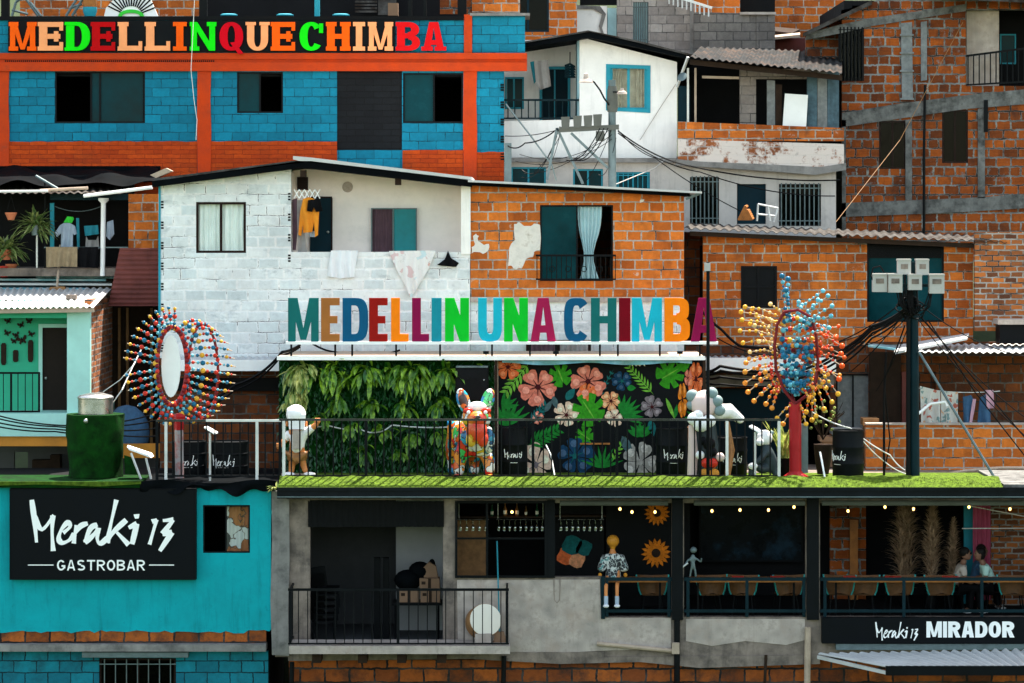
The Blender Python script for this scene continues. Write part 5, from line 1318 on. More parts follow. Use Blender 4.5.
m = MB(); m.tube([P(727,422,Ya+.1), P(731,450,Ya+.1), P(727,479,Ya)], [2.5*k,4*k,3*k], 10); m.build('rear_column', M['statue_brown'], b)
# crouching statue
Yc = 1.8; k = S(Yc)
b = thing('crouching_statue', 'crouching grey statue with round pale head behind the railing by the red post', 'statue', onD(764, Yc))
def J(px, py, dy, r): return (*P(px, py, Yc+dy), r*k)
skin('body', [J(769,466,.05,7), J(769,456,0,7), J(766,447,-.05,5.5), J(765,442,-.08,4), J(763,457,-.25,3.2), J(755,464,-.3,2.8), J(762,470,-.15,4.5), J(752,464,-.3,4), J(751,478,-.28,3.2), J(776,470,0,4.5), J(777,479,-.1,3.5)],
     [(0,1),(1,2),(2,3),(2,4),(4,5),(0,6),(6,7),(7,8),(0,9),(9,10)], M['statue_dark'], b)
m = MB(); m.ball(P(764.5,438,Yc-.05), 8*k, 1, 1, 1.02, 16, 12); m.ball(P(760,442,Yc-.22), 4.2*k, 1, 1, .9, 12, 8); m.build('head', M['statue_white'], b)
for x in (758.5, 771.5):
    m = MB(); m.ball(P(x,433,Yc), 2.6*k, 1, .7, 1); m.build('ear', M['statue_grey'], b)
m = MB(); m.ball(P(753,466,Yc-.42), 4*k, 1.2, .9, .9); m.ball(P(750.5,478.3,Yc-.4), 4.2*k, 1.1, 1.3, .5); m.build('hand', M['statue_white'], b)
# solar lights
def solar_lamp(px, py, label, Y=.95):
    zf = ZD + .013; t = thing('solar_lamp', label, 'lamp', (PX(px,Y),Y,zf), 'solar lamps behind the terrace railing')
    m = MB(); m.tube([(PX(px+2,Y),Y,zf),(PX(px+2,Y),Y,PZ(py+3,Y))], .024, 7); m.build('pole', M['rail_white'], t)
    m = MB(); m.hexa([P(px-4,py-3,Y-.1),P(px+6,py+3,Y-.1),P(px+6,py+4.4,Y-.1),P(px-4,py-1.6,Y-.1),P(px-1,py-4.5,Y+.2),P(px+10,py+2,Y+.2),P(px+10,py+3.4,Y+.2),P(px-1,py-3,Y+.2)]); m.build('lamp_head', M['white_paint'], t)
solar_lamp(753, 429, 'white tilted solar lamp on a pole beside the crouching statue')
solar_lamp(208, 430, 'white tilted solar lamp on a pole right of the bead wheel')
t = thing('floodlight_frame', 'white floodlight on an angled frame between the turf tank and the railing', 'lamp', P(138,479,1.2))
m = MB(); m.hexa([P(127,447,1.0),P(149,455,1.0),P(151,458,1.0),P(129,450,1.0),P(128,445,1.5),P(152,453,1.5),P(154,456,1.5),P(130,448,1.5)]); m.build('panel', M['white_paint'], t)
m = MB(); m.hexa([P(124,455,1.02),P(134,458,1.02),P(140,475,1.02),P(125,474,1.02),P(124,455,1.3),P(134,458,1.3),P(140,475,1.3),P(125,474,1.3)]); m.build('housing', M['turf_dark'], t)
for a, bb in (((131,453),(141,479)),((146,458),(151,479))):
    m = MB(); m.ptube([(*a,1.0),(*bb,1.0)], .025, 6); m.build('leg', M['rail_white'], t)
# thin mast and stick
t = thing('mast', 'thin tall black mast in front of the last letter A', 'mast', onD(708,.7))
m = MB(); m.tube([onD(708,.7), P(708,262,.7)], .035, 8); m.build('pole', M['iron'], t)
m = MB(); m.pbox(704.5, 263, 710.5, 271, .62, .1); m.build('box', M['meterbox'], t)
m = MB(); m.ptube([(555,478,.9),(551,455,1.2),(546,445,1.3)], .014, 6); tag(m.build('white_stick', M['white_paint']), 'white stick leaning below the mural behind the railing', 'stick')
m = MB(); m.ptube([(826,484,.8),(822,462,1.0),(820,452,1.1)], .02, 6); tag(m.build('white_stick', M['white_paint']), 'short white post leaning left of the black barrel', 'stick')
t = thing('potted_grass', 'yellow green tuft of grass left of the red sculpture post', 'plant', onD(784, 2.4))
m = MB()
for i in range(40):
    a = rnd.uniform(0, 6.28); blade(m, onD(784,2.4) + Vector((rnd.uniform(-.1,.1),rnd.uniform(-.1,.1),.35)), (.35*math.cos(a), .35*math.sin(a), 1), rnd.uniform(.6,1.0), .04, .6, 4)
m.build('blades', M['fern_pale'], t)
m = MB(); m.lathe(onD(784,2.4), [(.12,0),(.17,.36),(.19,.38),(.15,.36)], 14); m.build('pot', M['black'], t)
t = thing('small_plant', 'small pale leafy tuft at the front left corner of the terrace', 'plant', P(276,489,.1))
m = MB()
for i in range(26):
    a = rnd.uniform(0, 6.28); blade(m, P(277,488.5,.1), (math.cos(a), .4*math.sin(a)-.3, rnd.uniform(.1,.7)), rnd.uniform(.12,.24), .05, .9, 3)
m.build('leaves', M['fern_pale'], t)
# ================================================================ WHITE BLOCK HOUSE
YH = 5.5
wh_ = thing('white_house', 'white painted block house with a curtained window and an open clothes alcove', 'house', (PX(315,YH), YH, ZD))
top = [(160,182),(300,165),(470,184)]
m = MB(); wall(m, 160, 182, 470, 358, YH, .2, [(196,202,246,253),(291,168,462,252)], top); m.build('wall', M['block_white'], wh_)
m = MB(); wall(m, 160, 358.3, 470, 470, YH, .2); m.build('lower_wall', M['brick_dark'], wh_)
m = MB(); shell(m, 160, 263, 470, 470, YH, 10, .2, zlo=ZD-.3); m.box(PX(160,YH), PX(160,YH)+.2, YH+.203, YH+4.5, PZ(262.5,YH), PZ(186,YH)); m.box(PX(160,YH)+.21, PX(290,YH), YH+4.3, YH+4.5, PZ(262.5,YH), PZ(175,YH)); m.build('wall', M['room_grey'], wh_)
m = MB(); m.ppoly([(292,171),(311,166),(462,184),(462,262),(292,262)], YH+1.1, .12); m.box(PX(290.8,YH)-.12, PX(290.8,YH), YH+.21, YH+1.1, PZ(262,YH), PZ(172,YH)); m.box(PX(462,YH), PX(462,YH)+.1, YH+.21, YH+1.1, PZ(262,YH), PZ(187,YH)); m.build('alcove_wall', M['pink_plaster'], wh_)
m = MB(); m.box(PX(292,YH), PX(461.8,YH), YH+.205, YH+1.09, PZ(262,YH), PZ(258,YH)); m.build('alcove_floor', M['concrete'], wh_)
m = MB(); m.pbox(461, 178, 470.5, 254, YH-.03, .028); m.build('pillar', M['white_plaster'], wh_)
m = MB(); m.pbox(158.4, 184, 160.6, 352, YH-.02, .05); m.build('corner_strip', M['blue_frame'], wh_)
w = window(wh_, 196, 202, 246, 253, YH, M['window_brown'], M['glass_clear'], mull=(221,), ft=2.4, back=.03)
m = MB(); curtain(m, 197, 203, 221, 252, YH+.14, 5, .025); m.build('curtain', M['curtain_white'], w)
m = MB(); curtain(m, 221.5, 203, 245, 252, YH+.14, 4, .025); m.build('curtain', M['curtain_white'], w)
ya = YH + 1.1
m = MB(); m.pbox(310, 198, 331, 262, ya-.05, .045); o = m.build('door', M['door_navy'], wh_)
m = MB(); m.pbox(309, 196.5, 332, 198, ya-.07, .066); m.pbox(331, 198, 332.4, 262, ya-.07, .066); m.build('door_frame', M['window_brown'], o)
m = MB(); m.ball(P(328,232,ya-.08), .03); m.build('handle', M['steel'], o)
w = window(wh_, 371, 208, 417, 258, ya-.1, M['galv'], None, mull=(393,), ft=1.2, back=0)
m = MB(); m.pbox(394, 209, 416, 257, ya-.07, .02); m.build('pane', M['door_teal'], w)
m = MB(); curtain(m, 372, 209, 393, 257, ya-.045, 4, .02); m.build('curtain', M['curtain_purple'], w)
m = MB(); m.pbox(297, 177, 308, 190, ya-.05, .045); 
for i in range(5): m.pbox(298, 178.5+2.3*i, 307, 179.5+2.3*i, ya-.07, .018)
m.build('vent', M['window_brown'], wh_)
m = MB(); m.lathe(P(347.5,187,ya-.03), [(.115,0),(.12,.03),(.1,.035)], 24, axis=(0,1,0)); m.build('wall_plate', M['concrete_light'], wh_)
m = MB(); m.ppoly([(152,181),(311,161.5),(472,180.5),(472,187),(311,168.5),(300,168),(152,187)], YH-.35, 5.5); m.build('roof', M['tarp'], wh_)
m = MB(); m.ppoly([(293,156),(311,157.5),(472,177),(472,180),(311,161),(300,161),(293,159.5)], YH-.4, 5.6); m.build('roof_sheet', M['tin_white'], wh_)
m = MB(); m.ppoly([(154,178.5),(293,160.6),(300,161),(154,181)], YH-.3, 5.4); m.build('roof_sheet', M['tin_grey'], wh_)
m = MB(); m.ppoly([(150,175),(166,168),(172,171),(156,178)], YH-.2, .3); m.build('roof_tile', M['wood_pale'], wh_)
for x0, x1, y in ((300,306,170),(395,401,178)):
    m = MB(); m.pbox(x0, y, x1, y+7, YH-.25, .2); m.build('rafter_end', M['wood_dark'], wh_)
for i in range(9):     # open block ends up both edges of the facade
    for x in (161, 288):
        if x == 288 and i > 3: continue
        yy = (201 if x == 161 else 193) + i*(20.5)
        m = MB()
        for q in range(3): m.pbox(x, yy+q*2.8, x+2.6, yy+q*2.8+1.8, YH-.004, .03)
        m.build('open_block_end', M['black'], wh_)
# rack with clothes
t = thing('clothes_rack', 'white folding lattice clothes rack fixed in the alcove', 'rack', P(306,199,YH+.1), None)
m = MB()
for i in range(5):
    x = 294 + i*5.2
    for a, b in (((x,189.5),(x+5.2,198.5)),((x,198.5),(x+5.2,189.5))): m.ptube([(*a,YH+.02),(*b,YH+.02)], .012, 5)
m.build('lattice', M['white_paint'], t)
m = MB(); m.ptube([(292,194,YH+.22),(292,194,YH+.02)], .012, 5); m.build('arm', M['white_paint'], t)
def cloth(name, label, cat, pts, Y, mt, d=.03, group=None, wav=.055):
    """hanging cloth: outline subdivided into a wavy thick sheet"""
    xs = [p[0] for p in pts]; ys = [p[1] for p in pts]
    m = MB(); m.ppoly(pts, Y, d)
    # wavy folds: subdivide along x by cutting into strips
    bm = bmesh.new(); vs = [bm.verts.new(v) for v in m.v]
    for f in m.f:
        try: bm.faces.new([vs[i] for i in f])
        except ValueError: pass
    n = max(4, int((max(xs)-min(xs))/1.2))
    for i in range(1, n):
        x = PX(min(xs) + (max(xs)-min(xs))*i/n, Y)
        bmesh.ops.bisect_plane(bm, geom=bm.verts[:]+bm.edges[:]+bm.faces[:], plane_co=(x,0,0), plane_no=(1,0,0))
    for i in range(1, 5):
        z = PZ(min(ys) + (max(ys)-min(ys))*i/5, Y)
        bmesh.ops.bisect_plane(bm, geom=bm.verts[:]+bm.edges[:]+bm.faces[:], plane_co=(0,0,z), plane_no=(0,0,1))
    zt = PZ(min(ys), Y); H = zt - PZ(max(ys), Y) or 1
    for v in bm.verts:
        k = .3 + .7*(zt - v.co.z)/H
        v.co.y += wav*k*math.sin(v.co.x*31 + 1.3*math.sin(v.co.z*4)) - .02*k
    bm.verts.index_update()
    m2 = MB(); m2.add([v.co.copy() for v in bm.verts], [[v.index for v in f.verts] for f in bm.faces]); bm.free()
    return tag(m2.build(name, mt, None, sharp=60), label, cat, group)
G_ = 'clothes drying in the alcove'
cloth('jacket', 'orange jacket hanging from the lattice rack in the alcove', 'jacket', [(303,199),(309,197),(317,200),(319,212),(318,235),(315,237),(314,222),(312,232),(303,233),(303,224),(301,236),(298.5,235),(300,212)], YH-.03, M['cloth_orange'], .06, G_)
cloth('trousers', 'grey trousers hanging beside the orange jacket', 'trousers', [(297,200),(303,200),(304,230),(307,252),(298,252)], YH+.1, M['cloth_grey'], .05, G_)
cloth('dark_garment', 'dark plum garment hanging at the left edge of the alcove', 'garment', [(292,200),(297,198),(298,225),(296,250),(292.5,250)], YH+.12, M['curtain_purple'], .05, G_)
cloth('black_shorts', 'small black shorts hanging over the orange jacket', 'shorts', [(308,200),(320,199),(323,211),(316,212),(314,207),(312,212),(307,211)], YH-.09, M['cloth_black'], .03, G_)
cloth('blue_cloth', 'small pale blue cloth below the orange jacket', 'cloth', [(308,231),(315,231),(315,237),(310,237)], YH+.06, M['cloth_paleblue'], .03, G_)
G_ = 'towels hung over the alcove parapet'
cloth('towel', 'plain white towel hung over the parapet of the alcove', 'towel', [(331,250.5),(358,250.5),(354,277),(340,278.5),(327,276)], YH-.05, M['cloth_white'], .03, G_)
cloth('towel', 'printed pastel towel hanging in a V over the parapet', 'towel', [(389,251),(436,250.5),(428,270),(416,290),(411,298),(404,284),(393,262)], YH-.06, M['towel_print'], .03, G_)
cloth('black_cloth', 'small black cloth hung over the parapet by the white pillar', 'cloth', [(437,265),(445,259),(448,250.5),(451,258),(459,263),(456,267),(444,266)], YH-.05, M['cloth_black'], .03, G_)
# lower awning left
t = thing('tin_awning', 'narrow white tin awning on the white house wall behind the bead wheel', 'awning', P(228,372,4.9))
m = MB(); corrugated(m, P(170,366,4.7), P(283,368,4.7), P(283,357,5.49), P(170,356,5.49), 16, .02); m.build('roof_sheet', M['tin_white'], t)
m = MB(); m.pbox(170, 360, 283, 371, 4.6, .05); m.build('front_beam', M['white_paint'], t)
m = MB(); m.pbox(170, 378, 283, 391, 5.3, .12); tag(m.build('dark_strip', M['black']), 'black strip for the dark gap below the white awning behind the bead wheel', 'beam')  # black strip put in for the dark gap under the awning
m = MB(); wall(m, 527, 338, 590, 357, YH-.05, .045); m.v = [Vector(p) for p in m.v]
w = thing('low_window', 'dark curtained window just behind the letters CHIMBA above the canopy', 'window', P(558,357,YH-.05))
m = MB(); m.pbox(526, 340, 591, 358, YH-.05, .04); m.build('frame', M['window_brown'], w)
m = MB(); curtain(m, 529, 342, 557, 357, YH-.09, 6, .02); m.build('curtain', M['curtain_purple'], w)
m = MB(); curtain(m, 560, 342, 588, 357, YH-.09, 6, .02); m.build('curtain', M['cloth_grey'], w)
# ================================================================ ORANGE BRICK HOUSE (middle)
oh = thing('brick_house', 'orange brick house with a big window and flaking white plaster patches', 'house', (PX(578,YH), YH, ZD))
top = [(470.4,185),(684,196)]
m = MB(); wall(m, 470.4, 185, 684, 298, YH+.03, .2, [(540,205,613,281)], top); m.build('wall', M['brick_orange'], oh)
m = MB(); wall(m, 470.4, 298.2, 684, 470, YH+.06, .2); m.build('lower_wall', M['block_white'], oh)
m = MB(); m.pbox(470.4, 297, 684, 302, YH-.02, .045); m.build('ledge', M['concrete_light'], oh)
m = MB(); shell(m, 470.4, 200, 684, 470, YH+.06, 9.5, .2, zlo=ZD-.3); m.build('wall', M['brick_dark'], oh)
for pts in ([(514,224),(519,222),(524,226),(531,226),(534,223.5),(540,225),(540,250),(534,252),(533,257),(526,259),(522,268),(516,269.5),(512,266),(508,266),(509,252),(511,244),(515,240)],
            [(473,236),(476,233.5),(479,236),(478,241),(484,245),(489,244),(488,251),(483,254),(476,252),(471.5,253.5),(471.5,247),(475,244)],
            [(640,200),(644,199.5),(643,202),(640,203)]):
    m = MB(); q = []
    for (ax, ay), (bx, by) in zip(pts, pts[1:] + pts[:1]):
        q += [(ax, ay), ((ax+bx)/2 + rnd.uniform(-1,1), (ay+by)/2 + rnd.uniform(-1,1))]
    m.ppoly(q, YH+.018, .011); m.build('plaster_patch', M['plaster_old'], oh)
w = window(oh, 540, 205, 613, 281, YH+.03, M['window_black'], None, mull=(577,), ft=1.6, back=.02)
g = MB(); g.pbox(541.5, 206.5, 576.3, 279.5, YH+.07, .008); g.build('pane', M['glass_teal'], w)
m = MB(); curtain(m, 577.5, 206.5, 602, 280, YH+.14, 6, .03, pinch=(588,.68,.38)); m.build('curtain', M['curtain_blue'], w)
m = MB(); m.pbox(536, 254.5, 616, 256.5, YH-.22, .03); m.pbox(536, 278.5, 616, 280, YH-.22, .03)
for x in (536.5, 615): m.bar(P(x,255.5,YH-.2), (PX(x,YH), YH+.028, PZ(255.5,YH)), .03, .03); m.bar(P(x,279.3,YH-.2), (PX(x,YH), YH+.028, PZ(279.3,YH)), .03, .03)
for i in range(17): m.ptube([(537+4.9*i,255,YH-.205),(537+4.9*i,279.5,YH-.205)], .009, 5)
for x in (552,568,584,600):
    p = P(x,269,YH-.215); m.tube([p + Vector((.06*math.cos(R(a)),0,.06*math.sin(R(a)))) for a in range(0,361,40)], .009, 5)
m.build('window_grille', M['iron'], oh)
m = MB(); m.ppoly([(468,180),(575,184.8),(702,191.5),(702,193.5),(575,187),(468,182)], YH-.45, 5); m.build('roof_sheet', M['tin_white'], oh)
m = MB(); m.ppoly([(470.5,182.3),(690,193.4),(690,196.5),(470.5,185.4)], YH-.3, 4.8); m.build('roof', M['tarp'], oh)
m = MB(); m.bar(P(686,199,YH-.2), P(701,193,YH-.3), .05, .05); m.build('roof_bracket', M['galv'], oh)
# ================================================================ RIGHT BRICK HOUSE
YR = 6.5
rh = thing('brick_house', 'long orange brick house with black shutters and a wavy tin roof on the right', 'house', (PX(830,YR), YR, ZD))
m = MB(); wall(m, 703, 236, 973, 346, YR, .2, [(741,266,777,308),(867,243,944,322)], [(703,232),(973,244)]); m.build('wall', M['brick'], rh)
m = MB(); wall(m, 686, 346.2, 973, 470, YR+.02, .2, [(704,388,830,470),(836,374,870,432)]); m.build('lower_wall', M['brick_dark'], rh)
m = MB(); shell(m, 703, 246, 973, 470, YR+.02, 11, .2, zlo=ZD-.3); m.build('wall', M['dark_room'], rh)
m = MB(); wall(m, 684.5, 232, 702.7, 346, YR+1.2, .2); m.build('side_wall', M['brick_dark'], rh)
w = window(rh, 741, 266, 777, 308, YR, M['window_black'], None, mull=(758.5,), rails=(287,), ft=2.4, back=-.02)
m = MB(); m.pbox(743, 268, 775, 306, YR+.03, .03); m.build('shutter', M['window_black'], w)
w = window(rh, 867, 243, 944, 322, YR, M['window_black'], None, mull=(905,), ft=1.8, back=.02)
g = MB(); g.pbox(868.5, 258, 942.5, 320.5, YR+.06, .01); g.build('pane', M['glass_teal'], w)
m = MB(); m.pbox(869, 244.5, 942, 258, YR+.02, .06)
for i in range(6): m.pbox(869, 245.5+2.1*i, 942, 246.6+2.1*i, YR+.005, .014)
m.build('shutter_box', M['black'], w)
m = MB(); m.pbox(869, 259, 942, 320, YR+.5, .03); m.build('blind', M['door_navy'], w)
w = window(rh, 836, 374, 870, 432, YR, M['window_black'], None, mull=(853,), ft=1.6, back=.02)
g = MB(); g.pbox(837.5, 375.5, 868.5, 430.5, YR+.05, .01); g.build('pane', M['plank_grey'], w)
m = MB(); corrugated(m, P(684,228,YR-.55), P(1007,242,YR-.55), P(1000,236,YR+4.2), P(690,223.5,YR+4.2), 34, .026, .012); m.build('roof_sheet', M['tin_grey'], rh)
m = MB(); m.bar(P(690,233.5,YR-.35), P(980,246,YR-.35), .08, .1); m.build('eave_beam', M['wood_dark'], rh)
m = MB(); m.pbox(700, 375, 834, 387, YR-.1, .1); m.build('beam', M['concrete_beam'], rh)
m = MB(); m.pbox(706, 389, 790, 470, YR+.4, .05); m.build('shop_panel', M['door_navy'], rh)
t = thing('tin_awning', 'white tin awning behind the pod sculpture on the right brick house', 'awning', P(770,372,5.4))
m = MB(); corrugated(m, P(700,364,5.0), P(836,366,5.0), P(836,357,6.45), P(700,356,6.45), 20, .02); m.build('roof_sheet', M['tin_white'], t)
m = MB(); m.pbox(700, 358, 836, 371.5, 4.92, .05); m.build('front_beam', M['white_paint'], t)
# roof clutter
m = MB()
for i in range(7): 
    for q in range(7-i if i < 5 else 1):
        m.tube([P(739+q*2.0+i, 219-i*2, YR+1.2), P(741+q*2.0+i, 218.2-i*2, YR+1.6)], .035, 6)
tag(m.build('roof_tiles', M['wood_orange']), 'small heap of orange roof tiles on the wavy tin roof', 'tiles')
t = thing('folding_rack', 'white folding metal frame standing on the wavy tin roof', 'rack', P(768,222,YR+1))
for a, b in (((758,204),(778,208)),((758,204),(757,221)),((778,208),(774,222)),((768,206),(770,221)),((757,214),(776,216))):
    m = MB(); m.ptube([(*a,YR+1),(*b,YR+1)], .022, 5); m.build('tube', M['rail_white'], t)
# ================================================================ PATIO ON THE RIGHT
pt = thing('patio_house', 'brick patio house with a low brick parapet and laundry, right edge', 'house', (PX(950,5), 5, ZD))
m = MB(); wall(m, 866, 425, 1075, 478, 4.0, .2); m.build('parapet', M['brick_orange'], pt)
m = MB(); m.pbox(866, 423.3, 1075, 425, 3.97, .26); m.build('coping', M['concrete_light'], pt)
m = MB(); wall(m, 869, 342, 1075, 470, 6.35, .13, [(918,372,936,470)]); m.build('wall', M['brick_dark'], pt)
m = MB(); m.pbox(902, 372, 908, 470, 6.2, .12); m.build('door_post', M['rust_sheet'], pt)
m = MB(); m.pbox(869.5, 352, 901, 470, 6.25, .08); m.build('dark_panel', M['wood_dark'], pt)
m = MB(); corrugated(m, P(905,352,4.2), P(1080,353,4.2), P(1080,344,6.3), P(905,344,6.3), 24, .02); m.build('roof_sheet', M['tin_white'], pt)
m = MB(); m.pbox(905, 353.2, 1080, 356, 4.25, .06); m.build('roof_beam', M['wood_dark'], pt)
m = MB(); m.hexa([P(894,352,4.6),P(967,338,4.6),P(967,340,4.6),P(894,354.5,4.6),P(897,345,5.6),P(969,333,5.6),P(969,335,5.6),P(897,347,5.6)]); tag(m.build('loose_tin_sheet', M['tin_white']), 'loose white tin sheet tilted up beside the utility pole', 'sheet')
m = MB(); m.hexa([P(868,345,5),P(900,349,5),P(900,351,5),P(868,347,5),P(868,343,6),P(900,346,6),P(900,348,6),P(868,345,6)]); tag(m.build('loose_tin_sheet', M['tin_blue']), 'narrow blue tin sheet left of the utility pole', 'sheet')
m = MB(); wall(m, 975, 232, 1075, 331, 6.0, .2); m.build('upper_wall', M['brick_small'], pt)
m = MB(); m.pbox(1000, 325, 1075, 343.5, 5.4, .6); m.build('roof_box', M['black'], pt)
m = MB(); m.pbox(998, 319.5, 1075, 324.5, 5.3, .7); m.build('roof_slab', M['concrete_light'], pt)
m = MB(); m.tube(sag(P(919,388,5), P(1000,391,5), .06), .008, 5); tag(m.build('clothes_line', M['white_paint']), 'white clothes line above the brick parapet on the right', 'line')
G_ = 'laundry on the patio line'
cloth('bed_sheet', 'printed pale bed sheet hanging just right of the utility pole', 'sheet', [(920,386),(940,391),(940,424),(932,425),(921,424)], 4.95, M['sheet_print'], .03, G_, .05)
cloth('bed_sheet', 'printed pale bed sheet hanging left of the navy trousers', 'sheet', [(941,391),(958,392),(957,425),(948,424),(941,425)], 4.95, M['sheet_print'], .03, G_, .05)
cloth('jeans', 'navy jeans hanging next to the printed bed sheets', 'trousers', [(963,397),(971,395),(974,400),(970,425),(964,425)], 4.95, M['cloth_denim'], .04, G_)
cloth('strap', 'narrow pink cloth hanging between two blue garments', 'cloth', [(973,399),(976,399),(972,425),(969,425)], 4.9, M['cloth_pink'], .03, G_)
cloth('denim_skirt', 'wide blue denim garment hanging at the right of the line', 'garment', [(980,398),(986,394),(990,400),(991,425),(977,425)], 4.95, M['cloth_denim'], .04, G_)
cloth('towel', 'lilac towel hanging at the right end of the patio line', 'towel', [(985.5,390),(993.5,390),(994,408),(986.5,409)], 4.9, M['cloth_pink'], .03, G_)
m = MB(); m.ptube([(938,476,3.4),(965,471,3.4),(1000,468,3.4),(1080,468,3.4)], .035, 7); tag(m.build('pipe', M['wood_pale']), 'pink pipe lying along the foot of the brick parapet', 'pipe')
m = MB(); m.ptube([(918,414,4.1),(930,404,4.3),(945,402,4.3),(947,406,4.3)], .03, 6); tag(m.build('pipe', M['white_paint']), 'bent white pipe in front of the printed bed sheets', 'pipe')
for i, (x, y, w_, h_, mt, l) in enumerate(((870,418,16,7,'wood','stack of brown wood blocks left of the utility pole, upper'),(830,436,22,5,'carton','brown tray on the heap behind the black ribbed barrel'),(846,428,30,6,'plank_grey','grey plank heap behind the black ribbed barrel'))):
    m = MB(); m.box(PX(x-w_/2,4.6), PX(x+w_/2,4.6), 4.4, 4.9, PZ(y+h_,4.6), PZ(y,4.6)); m.box(PX(x-w_/2.6,4.6), PX(x+w_/2.6,4.6), 4.45, 4.8, ZD+.02, PZ(y+h_,4.6)-.003); tag(m.build('crate', M[mt]), l, 'crate')
t = thing('flower_pot', 'dark pot with a thin flowering plant right of the red post', 'plant', onD(823, 2.6))
m = MB(); m.lathe(P(823,474,2.6), [(.12,0),(.17,.3),(.2,.62),(.17,.62)], 14); m.build('pot', M['wood_dark'], t)
m = MB()
for i in range(18):
    a = rnd.uniform(0,6.28); b0 = P(823,440,2.6); m.tube([b0, b0 + Vector((.25*math.cos(a), .2*math.sin(a), .4)), b0 + Vector((.45*math.cos(a), .3*math.sin(a), rnd.uniform(.5,.8)))], .008, 4)
m.build('stems', M['wood_dark'], t)
m = MB()
for i in range(26):
    a = rnd.uniform(0,6.28); m.ball(P(823,440,2.6) + Vector((rnd.uniform(.1,.5)*math.cos(a), .3*math.sin(a), rnd.uniform(.2,.85))), .035, n=6, m=4)
m.build('blossoms', M['fern_pale'], t)
# ================================================================ UTILITY POLE (right, on the terrace)
up_ = thing('utility_pole', 'dark utility pole with six grey meter boxes standing on the right of the terrace', 'utility pole', onD(913, 2.2))
m = MB(); m.tube([onD(914.5,2.2), P(913.5,262,2.2)], .11, 12, .09); m.build('shaft', M['iron_teal'], up_)
m = MB(); m.tube([onD(908,2.1), P(908.5,288,2.1)], .045, 8); m.build('conduit', M['iron'], up_)
m = MB(); m.pbox(874, 284, 944, 287, 2.07, .06); m.build('crossarm', M['iron_teal'], up_)
for x0, y0, x1, y1, dy in ((873,274.5,887,292,0),(888.5,274.5,902.5,292.5,-.05),(898,260,911,274.5,.02),(916.5,260,929,275,.02),(908.7,275,922,290,-.12),(929.5,275,944.5,293.5,-.03)):
    m = MB(); m.pbox(x0, y0, x1, y1, 1.86+dy, .2); m.pbox(x0-.4, y0-1, x1+.4, y0+.6, 1.84+dy, .24); o = m.build('meter_box', M['meterbox'], up_)
    g = MB(); g.pbox(x0+3, y0+4, x1-3, y0+9, 1.852+dy, .007); g.build('meter_window', M['concrete'], o)
m = MB(); m.ptube([(874,282,1.95),(871,276,1.95),(873,268,1.95),(880,266,1.95),(884,272,1.95)], .018, 6); m.build('cable_loop', M['rubber'], up_)
for i in range(16):
    x0 = rnd.uniform(876, 940); x1 = 913 + rnd.uniform(-9, 9); y1 = rnd.uniform(302, 320)
    m = MB(); m.ptube([(x0,291,1.95),(x0+(x1-x0)*.2,303+rnd.uniform(0,5),1.9),(x0+(x1-x0)*.6,309+rnd.uniform(0,6),1.95),(x1,y1,2.0)], .014, 5); m.build('meter_lead', M['rubber'], up_)
for i in range(9):
    c = P(912 + rnd.uniform(-6,6), 307 + rnd.uniform(-6,7), 2.06); a = rnd.uniform(.1,.24); b_ = rnd.uniform(.08,.18); ph = rnd.uniform(0,6)
    m = MB(); m.tube([c + Vector((a*math.cos(ph+q*.5), .06*math.sin(ph+q), b_*math.sin(ph+q*.5))) for q in range(13)], .015, 5); m.build('cable_coil', M['rubber'], up_)
# ================================================================ LEFT: GREEN HOUSE
YG = 4.6
gh = thing('green_house', 'mint and green house with a balcony door and butterfly ornaments, left edge', 'house', (PX(20,YG), YG, ZD-2))
m = MB(); m.pbox(67, 311, 90, 413, YG, .2); m.build('pillar', M['mint_wall'], gh)
m = MB(); m.pbox(-60, 311, 66.8, 318, YG, .15); m.build('lintel', M['green_wall'], gh)
m = MB(); wall(m, -60, 300, 68, 420, YG+1.0, .15, [(41,326,67,420)]); m.build('wall', M['green_wall'], gh)
o = MB(); o.pbox(42.5, 328, 67, 420, YG+1.02, .05); d_ = o.build('door', M['door_brown'], gh)
o = MB(); o.pbox(38.5, 324, 42.3, 420, YG+.96, .06); o.pbox(42.4, 324, 67, 327.6, YG+.96, .06); o.build('door_frame', M['mint_wall'], d_)
o = MB(); o.ball(P(46,378,YG+1.0), .035); o.build('handle', M['steel'], d_)
m = MB(); m.box(PX(-60,YG), PX(90,YG), YG-.1, YG+4, PZ(436,YG), PZ(413.2,YG)); m.build('balcony_slab', M['mint_wall'], gh)
m = MB(); m.box(PX(-60,YG), PX(92,YG), YG-.05, YG+.3, PZ(446,YG), PZ(436.3,YG)); m.pbox(90, 444, 160, 458, YG+1, .2); m.build('ochre_beam', M['ochre'], gh)
m = MB(); m.box(PX(90,YG)-.15, PX(90,YG), YG+.205, YG+3.6, PZ(413,YG), PZ(300,YG)); m.build('side_wall', M['brick_small'], gh)
m = MB(); m.box(PX(-60,YG), PX(89,YG), YG+1.2, YG+3.6, PZ(413,YG), PZ(314,YG)); m.build('wall', M['dark_room'], gh)
m = MB(); wall(m, -60, 446.5, 156, 500, YG+2.4, .15, [(14,452,28,470)]); m.build('garage_wall', M['room_grey'], gh)
for x0, x1, y0 in ((32,50,460),(50,60,455)):
    m = MB(); m.pbox(x0, y0, x1, 482, YG+2, .3); m.build('garage_panel', M['wood_dark'], gh)
m = MB(); corrugated(m, P(-62,309,YG-.35), P(94,307,YG-.35), P(112,288,YG+3.2), P(-60,288,YG+3.2), 26, .022); m.build('roof_sheet', M['tin_white'], gh)
m = MB(); m.bar(P(-62,312,YG-.28), P(94,310,YG-.28), .05, .09); m.build('fascia_board', M['wood_pale'], gh)
